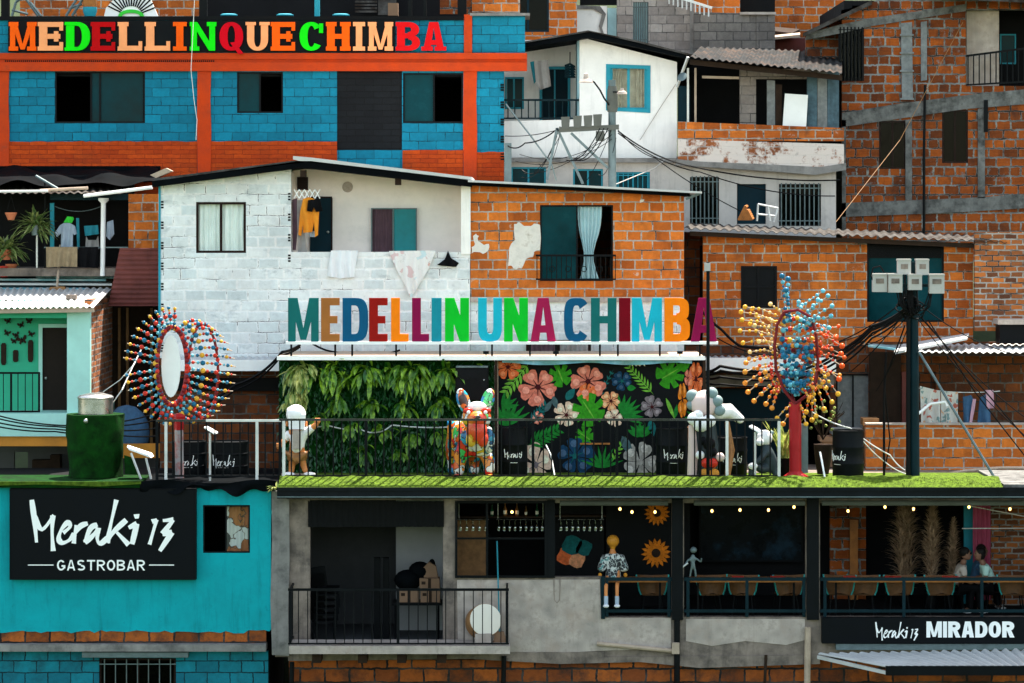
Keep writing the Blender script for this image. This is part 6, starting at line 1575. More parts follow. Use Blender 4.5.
t = thing('balcony_railing', 'black bar railing on the green house balcony', 'railing', P(0,413,YG+.05))
m = MB(); m.pbox(-60, 372, 40, 374, YG-.02, .03); m.build('top_rail', M['iron'], t)
m = MB(); m.pbox(-60, 410.6, 40, 412.4, YG-.02, .03); m.build('bottom_rail', M['iron'], t)
for x in (11, 39):
    m = MB(); m.pbox(x-1, 374.1, x+1, 410.5, YG-.02, .03); m.build('post', M['iron'], t)
m = MB()
for i in range(14):
    x = -55 + i*7.3
    if min(abs(x-11), abs(x-39)) > 2: m.ptube([(x,373,YG),(x,412,YG)], .01, 5)
m.build('balusters', M['iron'], t)
yy = YG + .985
bl = [(8,321,'top left'),(21,325,'beside the door frame, top'),(7,333,'left column, second from the top'),(16,335,'middle'),(31,334,'right, near the door'),(29,321,'top right'),(14,341,'lower middle'),(22,340,'lower right, large')]
for i, (x, y, l) in enumerate(bl):
    k = 1.0 if i != 7 else 1.5
    t = thing('butterfly_ornament', 'dark butterfly ornament on the green wall, ' + l, 'ornament', P(x,y,yy), 'butterflies on the green wall')
    a = rnd.uniform(-.4,.4); ca, sa = math.cos(a), math.sin(a)
    for s_ in (-1, 1):
        m = MB(); m.ppoly([(x+(u*s_*ca - v*sa)*k, y+(u*s_*sa + v*ca)*k) for u, v in ((.3,-.5),(2.4,-3),(3.6,-2.4),(3,-.2),(1.6,.4),(2.4,1.8),(1.6,2.8),(.4,1.2))], yy-.02, .015); m.build('wing', M['wood_dark'], t)
    m = MB(); m.ptube([(x-1.8*-sa*k,y-1.8*ca*k,yy-.025),(x+1.8*-sa*k,y+1.8*ca*k,yy-.025)], .012, 5); m.build('body', M['black'], t)
for x, y, h, l in ((3.5,354,11,'narrow wooden plaque on the green wall, left one'),(30.5,351,11,'narrow wooden plaque on the green wall beside the door'),(15.5,356,6,'small dark wooden coat hook plaque between the two plaques')):
    m = MB(); m.ppoly([(x-2.6,y-h*.8),(x-1.5,y-h),(x+1.5,y-h),(x+2.6,y-h*.8),(x+2.6,y+h*.8),(x+1.5,y+h),(x-1.5,y+h),(x-2.6,y+h*.8)], yy-.03, .028)
    m.ppoly([(x-1.4,y-h*.5),(x+1.4,y-h*.5),(x+1.4,y-h*.1),(x-1.4,y-h*.1)], yy-.04, .012); tag(m.build('wooden_plaque', M['wood_dark']), l, 'plaque', 'plaques on the green wall')
for x, y, l in ((62,303,'grey hollow brick lying on the white tin roof, lower one'),(71,298,'grey hollow brick lying on the white tin roof, upper one'),(8,303,'brown brick lying at the left edge of the white tin roof')):
    m = MB(); m.pbox(x-5, y-3, x+5, y+1.5, YG+1.0, .2)
    for q in range(3): m.pbox(x-4+q*3, y-2, x-2+q*3, y+.5, YG+.99, .008)
    tag(m.build('brick', M['concrete'] if x > 50 else M['carton']), l, 'brick', 'bricks on the white tin roof')
# pile of tin sheets
for i, (x0, x1, y, mt, l) in enumerate(((-60,88,289,'tin_blue','lowest pale blue tin sheet of the pile above the green house'),(-60,112,284,'tin_white','white tin sheet in the pile above the green house'),(-60,106,279.5,'tin_blue','blue tin sheet in the middle of the pile above the green house'),(36,118,277,'tin_blue','short blue tin sheet at the right end of the pile'),(14,95,273.5,'tin_white','topmost white tin sheet of the pile above the green house'))):
    m = MB(); Yq = 8.3 + .25*i
    m.hexa([P(x0,y-1.2,Yq-.6),P(x1,y-.4,Yq-.6),P(x1,y+1.6,Yq-.6),P(x0,y+.8,Yq-.6),P(x0,y-4.2,Yq+.5),P(x1-2,y-3.6,Yq+.5),P(x1-2,y-2.0,Yq+.5),P(x0,y-2.6,Yq+.5)]); tag(m.build('tin_sheet', M[mt]), l, 'tin sheet', 'pile of tin sheets')
m = MB(); m.pbox(-60, 276, 112, 300, 8.9, 1.0); tag(m.build('roof_block', M['concrete']), 'low concrete block under the pile of tin sheets', 'block')
t = thing('broom', 'broom with a pale pink handle leaning against the tan rug', 'broom', P(57,292,8.0))
m = MB(); m.ptube([(60.5,245,8.0),(57,288,7.7)], .03, 6); m.build('handle', M['wood_pale'], t)
m = MB(); m.ppoly([(50,287),(64,286.5),(68,292.5),(47,293)], 7.6, .15); m.build('bristles', M['wood'], t)
# alley between the houses
al = thing('alley_wall', 'dark brown wall in the narrow gap left of the white house', 'wall', P(135,480,9))
m = MB(); m.pbox(88, 250, 162, 500, 10.0, .2); m.build('wall', M['wood_dark'], al)
for x in (118, 126, 150):
    m = MB(); m.pbox(x, 308, x+2.5, 480, 9.6, .1); m.build('timber_post', M['wood'], al)
m = MB(); m.hexa([P(112,300,6.9),P(158,300,6.9),P(158,308,6.9),P(108,308,6.9),P(118,250,8.2),P(159,248,8.2),P(159,250,8.2),P(118,252,8.2)])
m = MB()
def rs(u, v):
    p = P((120-12*v)*(1-u) + 159*u, 248 + 58*v, 7.4-.05*v); p.y -= .014*math.sin(v*math.pi*24); return p
m.sheet(rs, 8, 96); tag(m.build('rusty_sheet', M['rust_sheet']), 'dark red corrugated sheet leaning beside the white house', 'sheet')
m = MB(); m.ball(P(127,432,6), .5, 1, .6, 1.2, 12, 8); m.ball(P(120,445,6), .4, 1, .6, .8, 12, 8); tag(m.build('rag_heap', M['cloth_denim']), 'heap of dark blue rags in the gap right of the turf tank', 'heap')
# ================================================================ LEFT: LAUNDRY PORCH
YL = 8.0
lp = thing('laundry_porch', 'dark open porch full of laundry, upper left', 'porch', P(60,275,YL))
m = MB(); m.pbox(-60, 175, 134, 276, YL+1.8, .15); m.build('back_wall', M['dark_room'], lp)
m = MB(); m.box(PX(-60,YL), PX(160,YL), YL-.2, YL+1.79, PZ(276,YL), PZ(268,YL)); m.build('floor', M['concrete'], lp)
m = MB(); wall(m, 128.5, 194, 158, 250, YL-.1, .2); m.build('brick_pier', M['brick_orange'], lp)
m = MB(); m.ptube([(103.5,202,YL-.2),(102.5,276,YL-.2)], .055, 10); m.lathe(P(103.5,203,YL-.2), [(.06,0),(.12,.06),(.12,.11)], 10); m.build('white_post', M['white_paint'], lp)
m = MB(); m.pbox(50, 194, 128, 200, YL-.1, .1); m.build('beam', M['iron_teal'], lp)
m = MB(); m.pbox(50, 203, 54, 262, YL-.05, .08); m.build('post', M['blue_frame'], lp)
for x, mt in ((44,'iron'),(36,'rail_white')):
    m = MB(); m.pbox(x, 180 if x == 44 else 225, x+1.6, 270, YL-.1, .05); m.build('post', M[mt], lp)
m = MB(); m.pbox(44, 246.8, 128, 248, YL-.22, .03); m.build('rail', M['galv'], lp)
m = MB(); corrugated(m, P(-62,193,YL-.7), P(122,193,YL-.7), P(122,183,YL+1.9), P(-62,183,YL+1.9), 24, .02); m.build('roof_sheet', M['tin_grey'], lp)
m = MB()
def tp(u, v):
    p = P(-62 + 220*u, 184 - 15*v + 1.2*math.sin(u*31) + .8*math.sin(u*13), YL-.2 + 3.0*v); p.z += .05*math.sin(u*21 + v*7); return p
m.sheet(tp, 50, 8); m.build('roof_tarp', M['tarp'], lp)
m = MB(); m.pbox(-60, 166, 160, 182, YL+2.8, .1); m.build('upper_board', M['tarp'], lp)
for l, p0, p1, r, mt, nm in (('orange plank lying on the dark porch roof', (40,190.5,7.1),(88,188,7.1),.035,'wood_pale','plank'),('white pipe sloping up to the white house roof corner',(84,196,7.0),(152,187.5,6.6),.04,'white_paint','pipe'),('bright blue grey pipe on the dark porch roof',(-60,192,7.0),(48,191,7.0),.03,'rail_white','pipe'),('grey tube crossing the dark tarpaulin roof',(36,176,7.9),(58,189,7.5),.03,'galv','pipe')):
    m = MB(); m.tube([P(*p0), P(*p1)], r, 7); tag(m.build(nm, M[mt]), l, nm)
G_ = 'laundry in the dark porch'
cloth('shirt', 'pale blue shirt hanging in the dark porch', 'shirt', [(60,225),(64,223),(70,223),(75,226),(77,234),(74,235),(73,233),(73,249),(61,249),(61,233),(57,237),(55,233)], YL-.02, M['cloth_paleblue'], .05, G_)
cloth('cap', 'bright green cap hanging above the pale blue shirt', 'cap', [(64,222.5),(67,216.5),(73,217),(74,219),(72,223)], YL-.02, M['cloth_green'], .06, G_)
cloth('blue_garment', 'teal blue garment hanging in the middle of the dark porch', 'garment', [(84,226),(98,225),(99,234),(85,236)], YL-.02, M['cloth_teal'], .04, G_)
cloth('undershirt', 'white undershirt hanging left of the white post', 'shirt', [(86,236),(88,240),(96,240),(98,236),(100,249),(85,249)], YL+.06, M['cloth_grey'], .04, G_)
cloth('teal_cloth', 'long teal cloth hanging right of the pale blue shirt', 'cloth', [(76,218),(79,218),(80,249),(77,249)], YL-.01, M['cloth_teal'], .03, G_)
cloth('grey_garment', 'small grey garment hanging right of the white post', 'garment', [(107,222),(113,220),(114,234),(110,240),(106,236)], YL-.02, M['cloth_paleblue'], .04, G_)
cloth('rug', 'tan rug hung over the porch rail behind the broom', 'rug', [(46,247),(77.5,247),(77.5,267),(62,266.5),(46,267.5)], YL-.3, M['cloth_tan'], .05, G_)
cloth('grey_cloth', 'dark grey cloth hung over the porch rail beside the tan rug', 'cloth', [(78.5,247),(98,247),(98,268),(79,267)], YL-.3, M['cloth_black'], .04, G_)
m = MB(); m.tube(sag(P(54,206,YL-.02), P(102,206,YL-.02), .12), .009, 5); tag(m.build('clothes_line', M['galv']), 'thin line sagging over the laundry in the dark porch', 'line')
def spider(label, px, py, R_, n, pot=True):
    Yq = YL-.45; t = thing('potted_plant', label, 'plant', P(px, py+R_*.7, Yq), 'spiky plants on the left porch')
    m = MB(); c = P(px, py+R_*.25, Yq)
    for i in range(n):
        a = rnd.uniform(0,6.28); e = rnd.uniform(-.1,1.3)
        blade(m, c + Vector((rnd.uniform(-.1,.1),rnd.uniform(-.1,.1),rnd.uniform(-.1,.12))), (math.cos(a)*math.cos(e), .7*math.sin(a)*math.cos(e)-.15, math.sin(e)), R_*S(Yq)*rnd.uniform(.75,1.3), .045, 1.1, 5)
    m.build('leaves', M['spider'], t)
    m = MB(); m.lathe(c + Vector((0,0,-R_*.3*S(Yq))), [(.1,-.05),(.14,.16),(.16,.18),(.12,.16)], 14); m.build('pot', M['terracotta'] if pot else M['galv'], t)
spider('large spiky green plant hanging beside the porch post', 36, 222, 20, 120, False)
spider('spiky green plant low at the left edge of the porch', 6, 246, 21, 120)
t = thing('hanging_pot', 'terracotta pot hanging at the upper left of the spiky plants', 'pot', P(11,221,YL-.6))
m = MB(); m.lathe(P(11,220,YL-.6), [(.07,0),(.12,.12),(.135,.14),(.135,.17),(.1,.17)], 16); m.build('pot', M['terracotta'], t)
m = MB()
for s_ in (-1,1): m.tube([P(11+s_*4.5,213,YL-.6), P(11,196,YL-.6)], .006, 4)
m.build('hanger', M['rubber'], t)
for x, y, mt, l in ((4,273,'bead_red','red flower pot at the left edge on the pile of tin sheets'),(11.5,271,'terracotta','orange terracotta pot beside the red one on the tin sheets')):
    m = MB(); m.lathe(P(x,y+4,8.0), [(.08,0),(.12,.2),(.14,.21),(.14,.25),(.11,.25)], 14); tag(m.build('flower_pot', M[mt]), l, 'pot')
# ================================================================ ORANGE AND BLUE BUILDING (upper left)
YO = 11.0
ob = thing('apartment_building', 'orange and blue block building carrying the MEDELLINQUECHIMBA letters, upper left', 'building', (PX(250,YO), YO, PZ(200,YO)))
m = MB(); wall(m, -60, 71, 504, 200, YO, .2, [(55,71,145,123),(237,72,283,113),(403,73,463,123),(337,71,402,150)]); m.build('wall', M['block_blue'], ob)
m = MB(); shell(m, -60, 71, 504, 200, YO, 16, .2); m.build('wall', M['dark_room'], ob)
m = MB(); m.pbox(337, 71, 402, 150, YO+.02, .17); m.build('painted_panel', M['block_black'], ob)
m = MB(); wall(m, -60, 18, 470, 71, YO-.02, .22); wall(m, 470, 15.6, 525, 71, YO-.02, .22); m.build('upper_wall', M['block_blue'], ob)
def rag(x0, x1, y0, y1, name, mt, Y=YO-.035, d=.03, j=1.1):
    pts = []; x = x0
    while x < x1: pts.append((x, y0 + rnd.uniform(-j, j)*.5)); x += rnd.uniform(3, 8)
    pts.append((x1, y0))
    x = x1
    while x > x0: pts.append((x, y1 + rnd.uniform(-j, j))); x -= rnd.uniform(3, 8)
    pts.append((x0, y1))
    m = MB(); m.ppoly(pts, Y, d); return m.build(name, mt, ob)
OP = M['orange_paint']
m = MB(); m.pbox(-60, 53, 527, 59, YO-.1, .08); m.pbox(-60, 62.5, 527, 71, YO-.12, .1); m.pbox(-60, 59, 527, 62.5, YO-.05, .03); m.build('beam', OP, ob)
m = MB()
for i in range(105): m.pbox(5+i*2.0, 60.2, 5+i*2.0+1.3, 61.9, YO-.056, .005)
m.build('groove_holes', M['black'], ob)
rag(-60, 197, 141.5, 200, 'orange_band', M['block_orange']); rag(211, 337, 141.5, 200, 'orange_band', M['block_orange'])
rag(402.5, 463, 150, 200, 'orange_band', M['block_orange']); rag(477, 504, 152, 200, 'orange_band', M['block_orange'])
for x0, x1, y0 in ((-20,8.5,71),(197.5,210.5,71),(463.5,476.5,71)):
    m = MB(); m.ppoly([(x0,y0),(x1+.5,y0),(x1-.3,100),(x1+.6,130),(x1,200),(x0+.3,200),(x0-.5,120)], YO-.06, .055); m.build('column', OP, ob)
m = MB(); m.pbox(464, 14.5, 472, 53, YO-.06, .035); m.build('column', OP, ob)
for i in range(5):
    m = MB()
    for q in range(3): m.pbox(500.5, 84+i*17.3+q*2.6, 504.2, 85.6+i*17.3+q*2.6, YO-.04, .03)
    m.build('open_block_end', M['black'], ob)
w = window(ob, 55, 71.5, 145, 123, YO, M['window_black'], None, mull=(91,100), ft=1.6, back=.02)
g = MB(); g.pbox(92, 73, 143, 121.5, YO+.06, .01); g.build('pane', M['glass_teal'], w)
m = MB(); m.pbox(93, 74, 143, 121, YO+.5, .03); m.build('blind', M['teal_panel'], w)
w = window(ob, 237, 72, 283, 113, YO, M['window_black'], None, mull=(260,), ft=1.6, back=.02)
g = MB(); g.pbox(238.5, 73.5, 259.5, 111.5, YO+.06, .01); g.build('pane', M['glass_teal'], w)
m = MB(); m.pbox(239, 74, 260, 111, YO+.4, .03); m.build('blind', M['teal_panel'], w)
w = window(ob, 403, 73, 463, 123, YO, M['window_black'], None, mull=(434,), ft=1.6, back=.02)
g = MB(); g.pbox(404.5, 74.5, 433, 121.5, YO+.06, .01); g.build('pane', M['glass_teal'], w)
m = MB(); m.pbox(405, 75, 433, 121, YO+.4, .03); m.build('blind', M['teal_panel'], w)
m = MB(); m.box(PX(-60,YO), PX(464,YO), YO-.1, YO+4, PZ(20.5,YO), PZ(16.5,YO)); m.build('floor_slab', M['black'], ob)
m = MB(); m.pbox(470, 13, 530, 15.5, YO-.15, 1.5); m.build('floor_slab', M['concrete_beam'], ob)
sgn = thing('letter_sign', 'row of slab lettering reading MEDELLINQUECHIMBA on the orange and blue building', 'sign', P(227,52,YO-.2))
m = MB(); m.pbox(8, 20.6, 395, 52, YO-.15, .1); m.build('backing_board', M['black_sign'], sgn)
for ch, x0, x1, c in [('M',9,36,'t_orange'),('E',38,64,'t_peach'),('D',65,91,'t_green'),('E',91,116,'t_red'),('L',118,143,'t_peach'),('L',145,171,'t_peach'),('I',172,187.5,'t_orange'),('N',190,216,'t_green'),('Q',218.5,244,'t_crim'),('U',246,269,'t_peach'),
      ('E',271,296,'t_orange'),('C',298.5,324,'t_green'),('H',326,350.5,'t_orange'),('I',352,366,'t_peach'),('M',368,393,'t_peach'),('B',396,421,'t_redb'),('A',422,445.5,'t_redb')]:
    m = MB(); w_ = x1-x0; s_ = (.34 if ch != 'I' else .52)
    if ch in 'MN': s_ = .24
    put_glyph(m, ch, x0+1, 22, x1-1, 50.6, YO-.21, .06, s=s_, t=.17 if ch not in 'QCUD' else .13, serif=True, e=2.2)
    o = m.build('letter', M['L_'+c], sgn); o['label'] = CN[c] + ' slab letter ' + ch
# roof terrace things above the letters
m = MB(); wall(m, 20, -25, 200, 17, YO+3.0, .15); m.build('terrace_wall', M['brick'], ob)
m = MB(); m.pbox(200, -25, 464, 17, YO+3.2, .15); m.build('terrace_wall', M['dark_room'], ob)
m = MB(); wall(m, 440, -25, 500, 14, YO+1.5, .15); m.build('terrace_wall', M['brick_tower'], ob)
m = MB(); m.pbox(472, -25, 520, 12.5, YO+1.4, .08); m.build('terrace_wall', M['brick_orange'], ob)
for x, w_, mt in ((5,8,'black'),(203,8,'iron'),(317,5,'blue_frame'),(410,4,'iron'),(425,3,'iron'),(462,9,'black')):
    m = MB(); m.pbox(x-w_/2, -25, x+w_/2, 16.3, YO+.1, .15); m.build('post', M[mt], ob)
m = MB(); m.pbox(378, -8, 396, 15, YO+2.8, .1)
for i in range(6): m.pbox(355, -6+3.3*i, 377, -4+3.3*i, YO+2.8, .06)
m.build('roller_shutter', M['tin_grey'], ob)
t = thing('wing_mural_board', 'black and white painted wing board with a green arc above the sign', 'board', P(131,17,YO+1))
m = MB(); m.ppoly([(104,16.3),(106,8),(113,0),(122,-12),(145,-12),(152,2),(158,16.3)], YO+1.0, .06); m.build('board', M['sign_white'], t)
m = MB()
for i in range(15):
    a = R(18 + 10*i); m.ptube([(131+11*math.cos(a),16-10*math.sin(a),YO+.99),(131+25*math.cos(a),16-27*math.sin(a),YO+.99)], .018, 4)
m.build('feather_lines', M['black'], t)
m = MB(); m.ppoly([(118,16.4)] + [(131+13*math.cos(R(180-18*i)), 16.3-7*math.sin(R(180-18*i))) for i in range(11)] + [(131+9*math.cos(R(18*i)), 16.3-3.5*math.sin(R(18*i))) for i in range(11)], YO+.95, .03); m.build('green_arc', M['cloth_green'], t)
t = thing('bicycle_frame', 'pale metal frame with crossed tubes leaning on the brick wall above the letters', 'frame', P(28,17,YO+.8))
for a, b in (((12,16),(16,2)),((16,2),(24,-4)),((24,-4),(38,16)),((30,2),(41,16)),((12,10),(28,14)),((66,16),(80,-6)),((72,16),(86,-6)),((70,8),(82,4))):
    m = MB(); m.ptube([(*a,YO+.8),(*b,YO+.8)], .035, 6); m.build('tube', M['galv'], t)
t = thing('blue_drum', 'blue and orange drum standing above the letter E of the upper sign', 'drum', P(90,17,YO+.8))
m = MB(); m.lathe(P(90,16.4,YO+.8), [(.13,0),(.17,.12),(.17,.22)], 16); m.build('shell', M['blue_frame'], t)
m = MB(); m.lathe(P(90,7,YO+.8), [(.16,0),(.17,.06),(.17,.3)], 16); m.build('upper_part', M['wood_orange'], t)
for x, l in ((229,'round teal stool above the letter Q of the upper sign'),(285,'round teal stool above the letter E left of the green C'),(341,'round teal stool above the letter H of the upper sign')):
    t = thing('stool', l, 'stool', P(x,16.4,YO+.6), 'teal stools on the roof terrace')
    m = MB(); m.lathe(P(x,16,YO+.6), [(.2,-.0),(.21,.03),(.15,.05)], 16); m.build('seat', M['blue_frame'], t)
    m = MB(); m.lathe(P(x,20,YO+.6), [(.12,0),(.03,.03),(.03,.08)], 10); m.build('base', M['iron'], t)
m = MB(); m.pbox(388, 3, 398, 15.5, YO+1.2, .3); tag(m.build('cardboard_box', M['carton']), 'brown cardboard box standing by the roller shutter above the sign', 'box')
# hanging white wire
cable('thin white wire hanging down past the letter N of the upper sign', [(195,-10,YO-.35),(193,30,YO-.35),(191,70,YO-.35),(194,100,YO-.3),(197,120,YO-.3),(196,140,YO-.3)], .008, M['rail_white'])
# ================================================================ WHITE HOUSE WITH BLUE WINDOW
YW = 12.0
bw = thing('white_house', 'white plastered house with a blue framed window and a small balcony, top centre', 'house', (PX(610,YW), YW, PZ(230,YW)))
top = [(579.5,37),(677,62)]
m = MB(); wall(m, 579.5, 37, 677, 158, YW, .2, [(610,66,647,110)], top); m.build('wall', M['white_plaster'], bw)
m = MB(); shell(m, 579.5, 62, 677, 158, YW, 16.5, .2); m.build('wall', M['dark_room'], bw)
m = MB(); m.ppoly([(503,121),(579.4,119.5),(579.4,157.5),(503,157.5)], YW+.01, .15); m.build('balcony_wall', M['white_plaster'], bw)
m = MB(); wall(m, 503, 40, 582, 158, YW+1.6, .15, [(507,78,524,108),(541,68,569,158)]); m.build('wall', M['white_plaster'], bw)
m = MB(); m.pbox(500, 40, 582, 158, YW+2.6, .1); m.build('wall', M['dark_room'], bw)
m = MB(); m.box(PX(579.5,YW)-.05, PX(579.5,YW)-.003, YW+.1, YW+1.6, PZ(119,YW), PZ(38,YW)); m.build('alcove_wall', M['blue_pale'], bw)
for x0, y0, x1, y1 in ((505,77,524,109),):
    w = window(bw, x0, y0, x1, y1, YW+1.58, M['blue_frame'], M['glass_teal'], mull=(514,), ft=1.8, back=0)
o = MB(); o.pbox(542.5, 69.5, 568, 158, YW+1.65, .06); d_ = o.build('door', M['door_navy'], bw)
o = MB(); o.pbox(539.5, 66.5, 570, 69.3, YW+1.55, .1); o.pbox(539.5, 69.4, 542.3, 158, YW+1.55, .1); o.pbox(567.8, 69.4, 570.4, 158, YW+1.55, .1); o.pbox(554, 70, 555.5, 158, YW+1.62, .03); o.build('door_frame', M['blue_frame'], d_)
w = window(bw, 610, 66, 647, 110, YW, M['blue_frame'], M['glass_clear'], mull=(628.5,), ft=2.6, back=.04)
m = MB(); curtain(m, 611.5, 68, 622, 109, YW+.17, 4, .03); curtain(m, 636, 68, 646, 109, YW+.17, 3, .03); m.build('curtain', M['curtain_beige'], w)
m = MB(); m.pbox(611, 68, 646, 109, YW+.28, .03); m.build('blind', M['curtain_beige'], w)
m = MB(); m.ppoly([(606,64),(650.5,65.5),(650.5,113),(606,110.5)], YW-.02, .018, holes=[[(610.2,68),(646.8,69),(646.8,109),(610.2,107.5)]]); m.build('painted_surround', M['blue_frame'], w)
m = MB(); m.ppoly([(524,43),(560,37),(590,31.5),(640,43),(696,57),(697,61),(640,48),(590,37.5),(560,42),(524,47.5)], YW-.5, 4.8); m.build('roof', M['tarp'], bw)
m = MB(); m.ppoly([(588,30.3),(640,41),(696,55.4),(696,57),(640,43),(590,31.5),(524,43),(524,41.5)], YW-.55, 4.9); m.build('roof_sheet', M['tin_grey'], bw)
t = thing('balcony_railing', 'dark bar railing on the small white balcony, top centre', 'railing', P(540,121,YW+.05))
m = MB(); m.pbox(503, 99, 579, 101, YW+.04, .04); m.build('top_rail', M['iron_teal'], t)
m = MB(); m.pbox(503, 117.5, 579, 119, YW+.04, .03); m.build('bottom_rail', M['iron_teal'], t)
m = MB()
for i in range(11): m.ptube([(508+6.8*i,100,YW+.06),(508+6.8*i,118.5,YW+.06)], .015, 5)
m.build('balusters', M['iron_teal'], t)
cloth('hanging_cloth', 'grey brown cloth hanging above the small white balcony', 'cloth', [(534,61),(548,60),(551,86),(540,90),(536,84)], YW+.4, M['cloth_grey'], .06, 'cloths over the small white balcony', .06)
cloth('hanging_cloth', 'narrow teal cloth hanging above the small white balcony', 'cloth', [(530,62),(534.5,61),(537,80),(534,84)], YW+.45, M['cloth_teal'], .05, 'cloths over the small white balcony')
t = thing('wire_basket', 'dark bundle of hangers hanging at the corner of the small white balcony', 'basket', P(570,80,YW+.3))
m = MB(); m.ptube([(570,52,YW+.3),(570,64,YW+.3)], .012, 4); m.build('hook', M['iron'], t)
for i in range(5):
    m = MB(); m.ptube([(565,66+2.6*i,YW+.3),(570,64+2.6*i,YW+.25),(575,66.5+2.6*i,YW+.3),(565,66.5+2.6*i,YW+.3)], .03, 5); m.build('hanger', M['iron_teal'], t)
# lower white floor
lf = thing('white_house', 'long low white wall with barred windows behind the utility pole', 'house', (PX(670,YW), YW-.4, PZ(230,YW)))
YF2 = YW - .4
m = MB(); wall(m, 500, 160, 836, 262, YF2, .18, [(511,167,546,200),(573,169,603,200),(616,172,650,200),(690,177,719,224),(737,184,766,224),(779,184,821,226)]); m.build('wall', M['beige_wall'], lf)
m = MB(); shell(m, 500, 166, 836, 262, YF2, 16.5, .18); m.build('wall', M['dark_room'], lf)
m = MB(); m.ppoly([(500,157.8),(680,158.3),(680,162.5),(500,162)], YF2-.15, .14); m.build('ledge', M['concrete_beam'], lf)
for x0, y0, x1, y1 in ((511,167,546,200),(573,169,603,200),(616,172,650,200)):
    w = window(lf, x0, y0, x1, y1, YF2, M['blue_frame'], M['glass_teal'], mull=((x0+x1)/2,), ft=1.8, back=.03)
    m = MB(); m.pbox(x0+1, y0+1, x1-1, y1, YF2+.14, .02); m.build('blind', M['door_navy'], w)
bars(lf, 616, 172, 650, 200, YF2-.02, M['blue_frame'], 7)
for x0, y0, x1, y1, n in ((690,177,719,224,7),(779,184,821,226,9)):
    w = window(lf, x0, y0, x1, y1, YF2, M['window_black'], M['glass_dark'], ft=1.4, back=.06)
    m = MB(); m.pbox(x0+1, y0+1, x1-1, y1-1, YF2+.15, .02); m.build('blind', M['cloth_teal'], w)
    bars(w, x0, y0-1, x1, y1, YF2-.03, M['galv'], n, .016)
o = MB(); o.pbox(737.5, 184.5, 765.5, 240, YF2+.1, .05); o.build('door', M['door_navy'], lf)
# ================================================================ SHACK WITH BRICK BALCONY
YS = 11.4
sh = thing('shack', 'timber and tin shack over a peeling brick balcony right of the white house', 'shack', (PX(760,YS), YS, PZ(168,YS)))
m = MB(); wall(m, 678, 121, 844, 141, YS, .16, top=[(678,121.5),(844,128)]); m.build('brick_parapet', M['brick'], sh)
m = MB(); m.ppoly([(678,139),(700,140),(844,144),(844,166),(820,170),(780,168),(678,161)], YS-.03, .14); m.build('peeling_wall', M['peel'], sh)
m = MB(); m.ppoly([(676,159),(700,161.5),(780,165),(820,167),(846,163),(846,170),(815,175),(780,172),(676,165)], YS-.12, .2); m.build('ledge', M['concrete_beam'], sh)
m = MB(); m.pbox(678, 55, 846, 165, YS+2.6, .12); m.build('back_wall', M['dark_room'], sh)
m = MB(); m.box(PX(678,YS), PX(846,YS), YS+.17, YS+2.59, PZ(160,YS), PZ(156,YS)); m.build('floor', M['concrete'], sh)
m = MB(); wall(m, 740, 69, 756, 128, YS+.5, .2); wall(m, 756, 69, 840, 79, YS+.5, .2); m.build('block_pier', M['block_grey'], sh)
m = MB(); m.pbox(678.5, 86, 690, 124, YS+.6, .1); m.build('blue_panel', M['door_navy'], sh)
for x0, x1, y0, mt in ((767,775,80,'plank_grey'),(775.5,782,84,'wood_dark'),(807,817,73,'plank_blue'),(817.5,827,72,'plank_grey'),(827.5,839,71,'plank_blue')):
    m = MB(); m.ppoly([(x0,y0),(x1,y0+.6),(x1+rnd.uniform(-.3,.3),128),(x0,128)], YS+.35+rnd.uniform(0,.03), .05); m.build('plank', M[mt], sh)
m = MB(); m.ppoly([(785,93.5),(808,95),(806,130),(782.5,129)], YS+.2, .04); m.build('white_board', M['white_paint'], sh)
for x, mt in ((687,'rail_white'),(694.5,'wood_pale')):
    m = MB(); m.pbox(x, 68, x+2, 124, YS+.25, .06); m.build('post', M[mt], sh)
m = MB(); m.bar(P(677,87,YS+.1), P(688,57,YS-.2), .05, .05); m.build('brace', M['rail_white'], sh)
m = MB(); m.bar(P(702,77,YS+.3), P(739,78,YS+.3), .06, .06); m.build('shelf_beam', M['wood_pale'], sh)
m = MB(); corrugated(m, P(690,57,YS-.6), P(842,73,YS-.6), P(842,52,YS+3.5), P(700,47,YS+3.5), 22, .022, .01); m.build('roof_sheet', M['tin_dark'], sh)
m = MB(); m.bar(P(690,62,YS-.3), P(842,78,YS-.3), .08, .12); m.build('eave_beam', M['wood_dark'], sh)
m = MB(); m.hexa([P(676,47,YS+5),P(800,34.5,YS+5),P(800,37,YS+5),P(676,49.5,YS+5),P(676,45,YS+5.6),P(800,32.5,YS+5.6),P(800,35,YS+5.6),P(676,47.5,YS+5.6)]); m.build('ridge_sheet', M['wood_pale'], sh)
m = MB(); m.pbox(762, 38, 840, 66, YS+5.8, .1); m.build('upper_tin', M['rust_sheet'], sh)
t = thing('satellite_dish', 'small grey satellite dish on the white house corner beside the shack', 'dish', P(685,80,YS-.1))
m = MB(); m.lathe(P(683,78,YS-.1), [(.01,.0),(.08,.02),(.12,.05),(.125,.055),(.11,.06)], 16, axis=(-.4,-.7,.5)); m.build('bowl', M['galv'], t)
m = MB(); m.bar(P(683,78,YS-.05), P(678,82,YS+.3), .03, .03); m.build('arm', M['galv'], t)
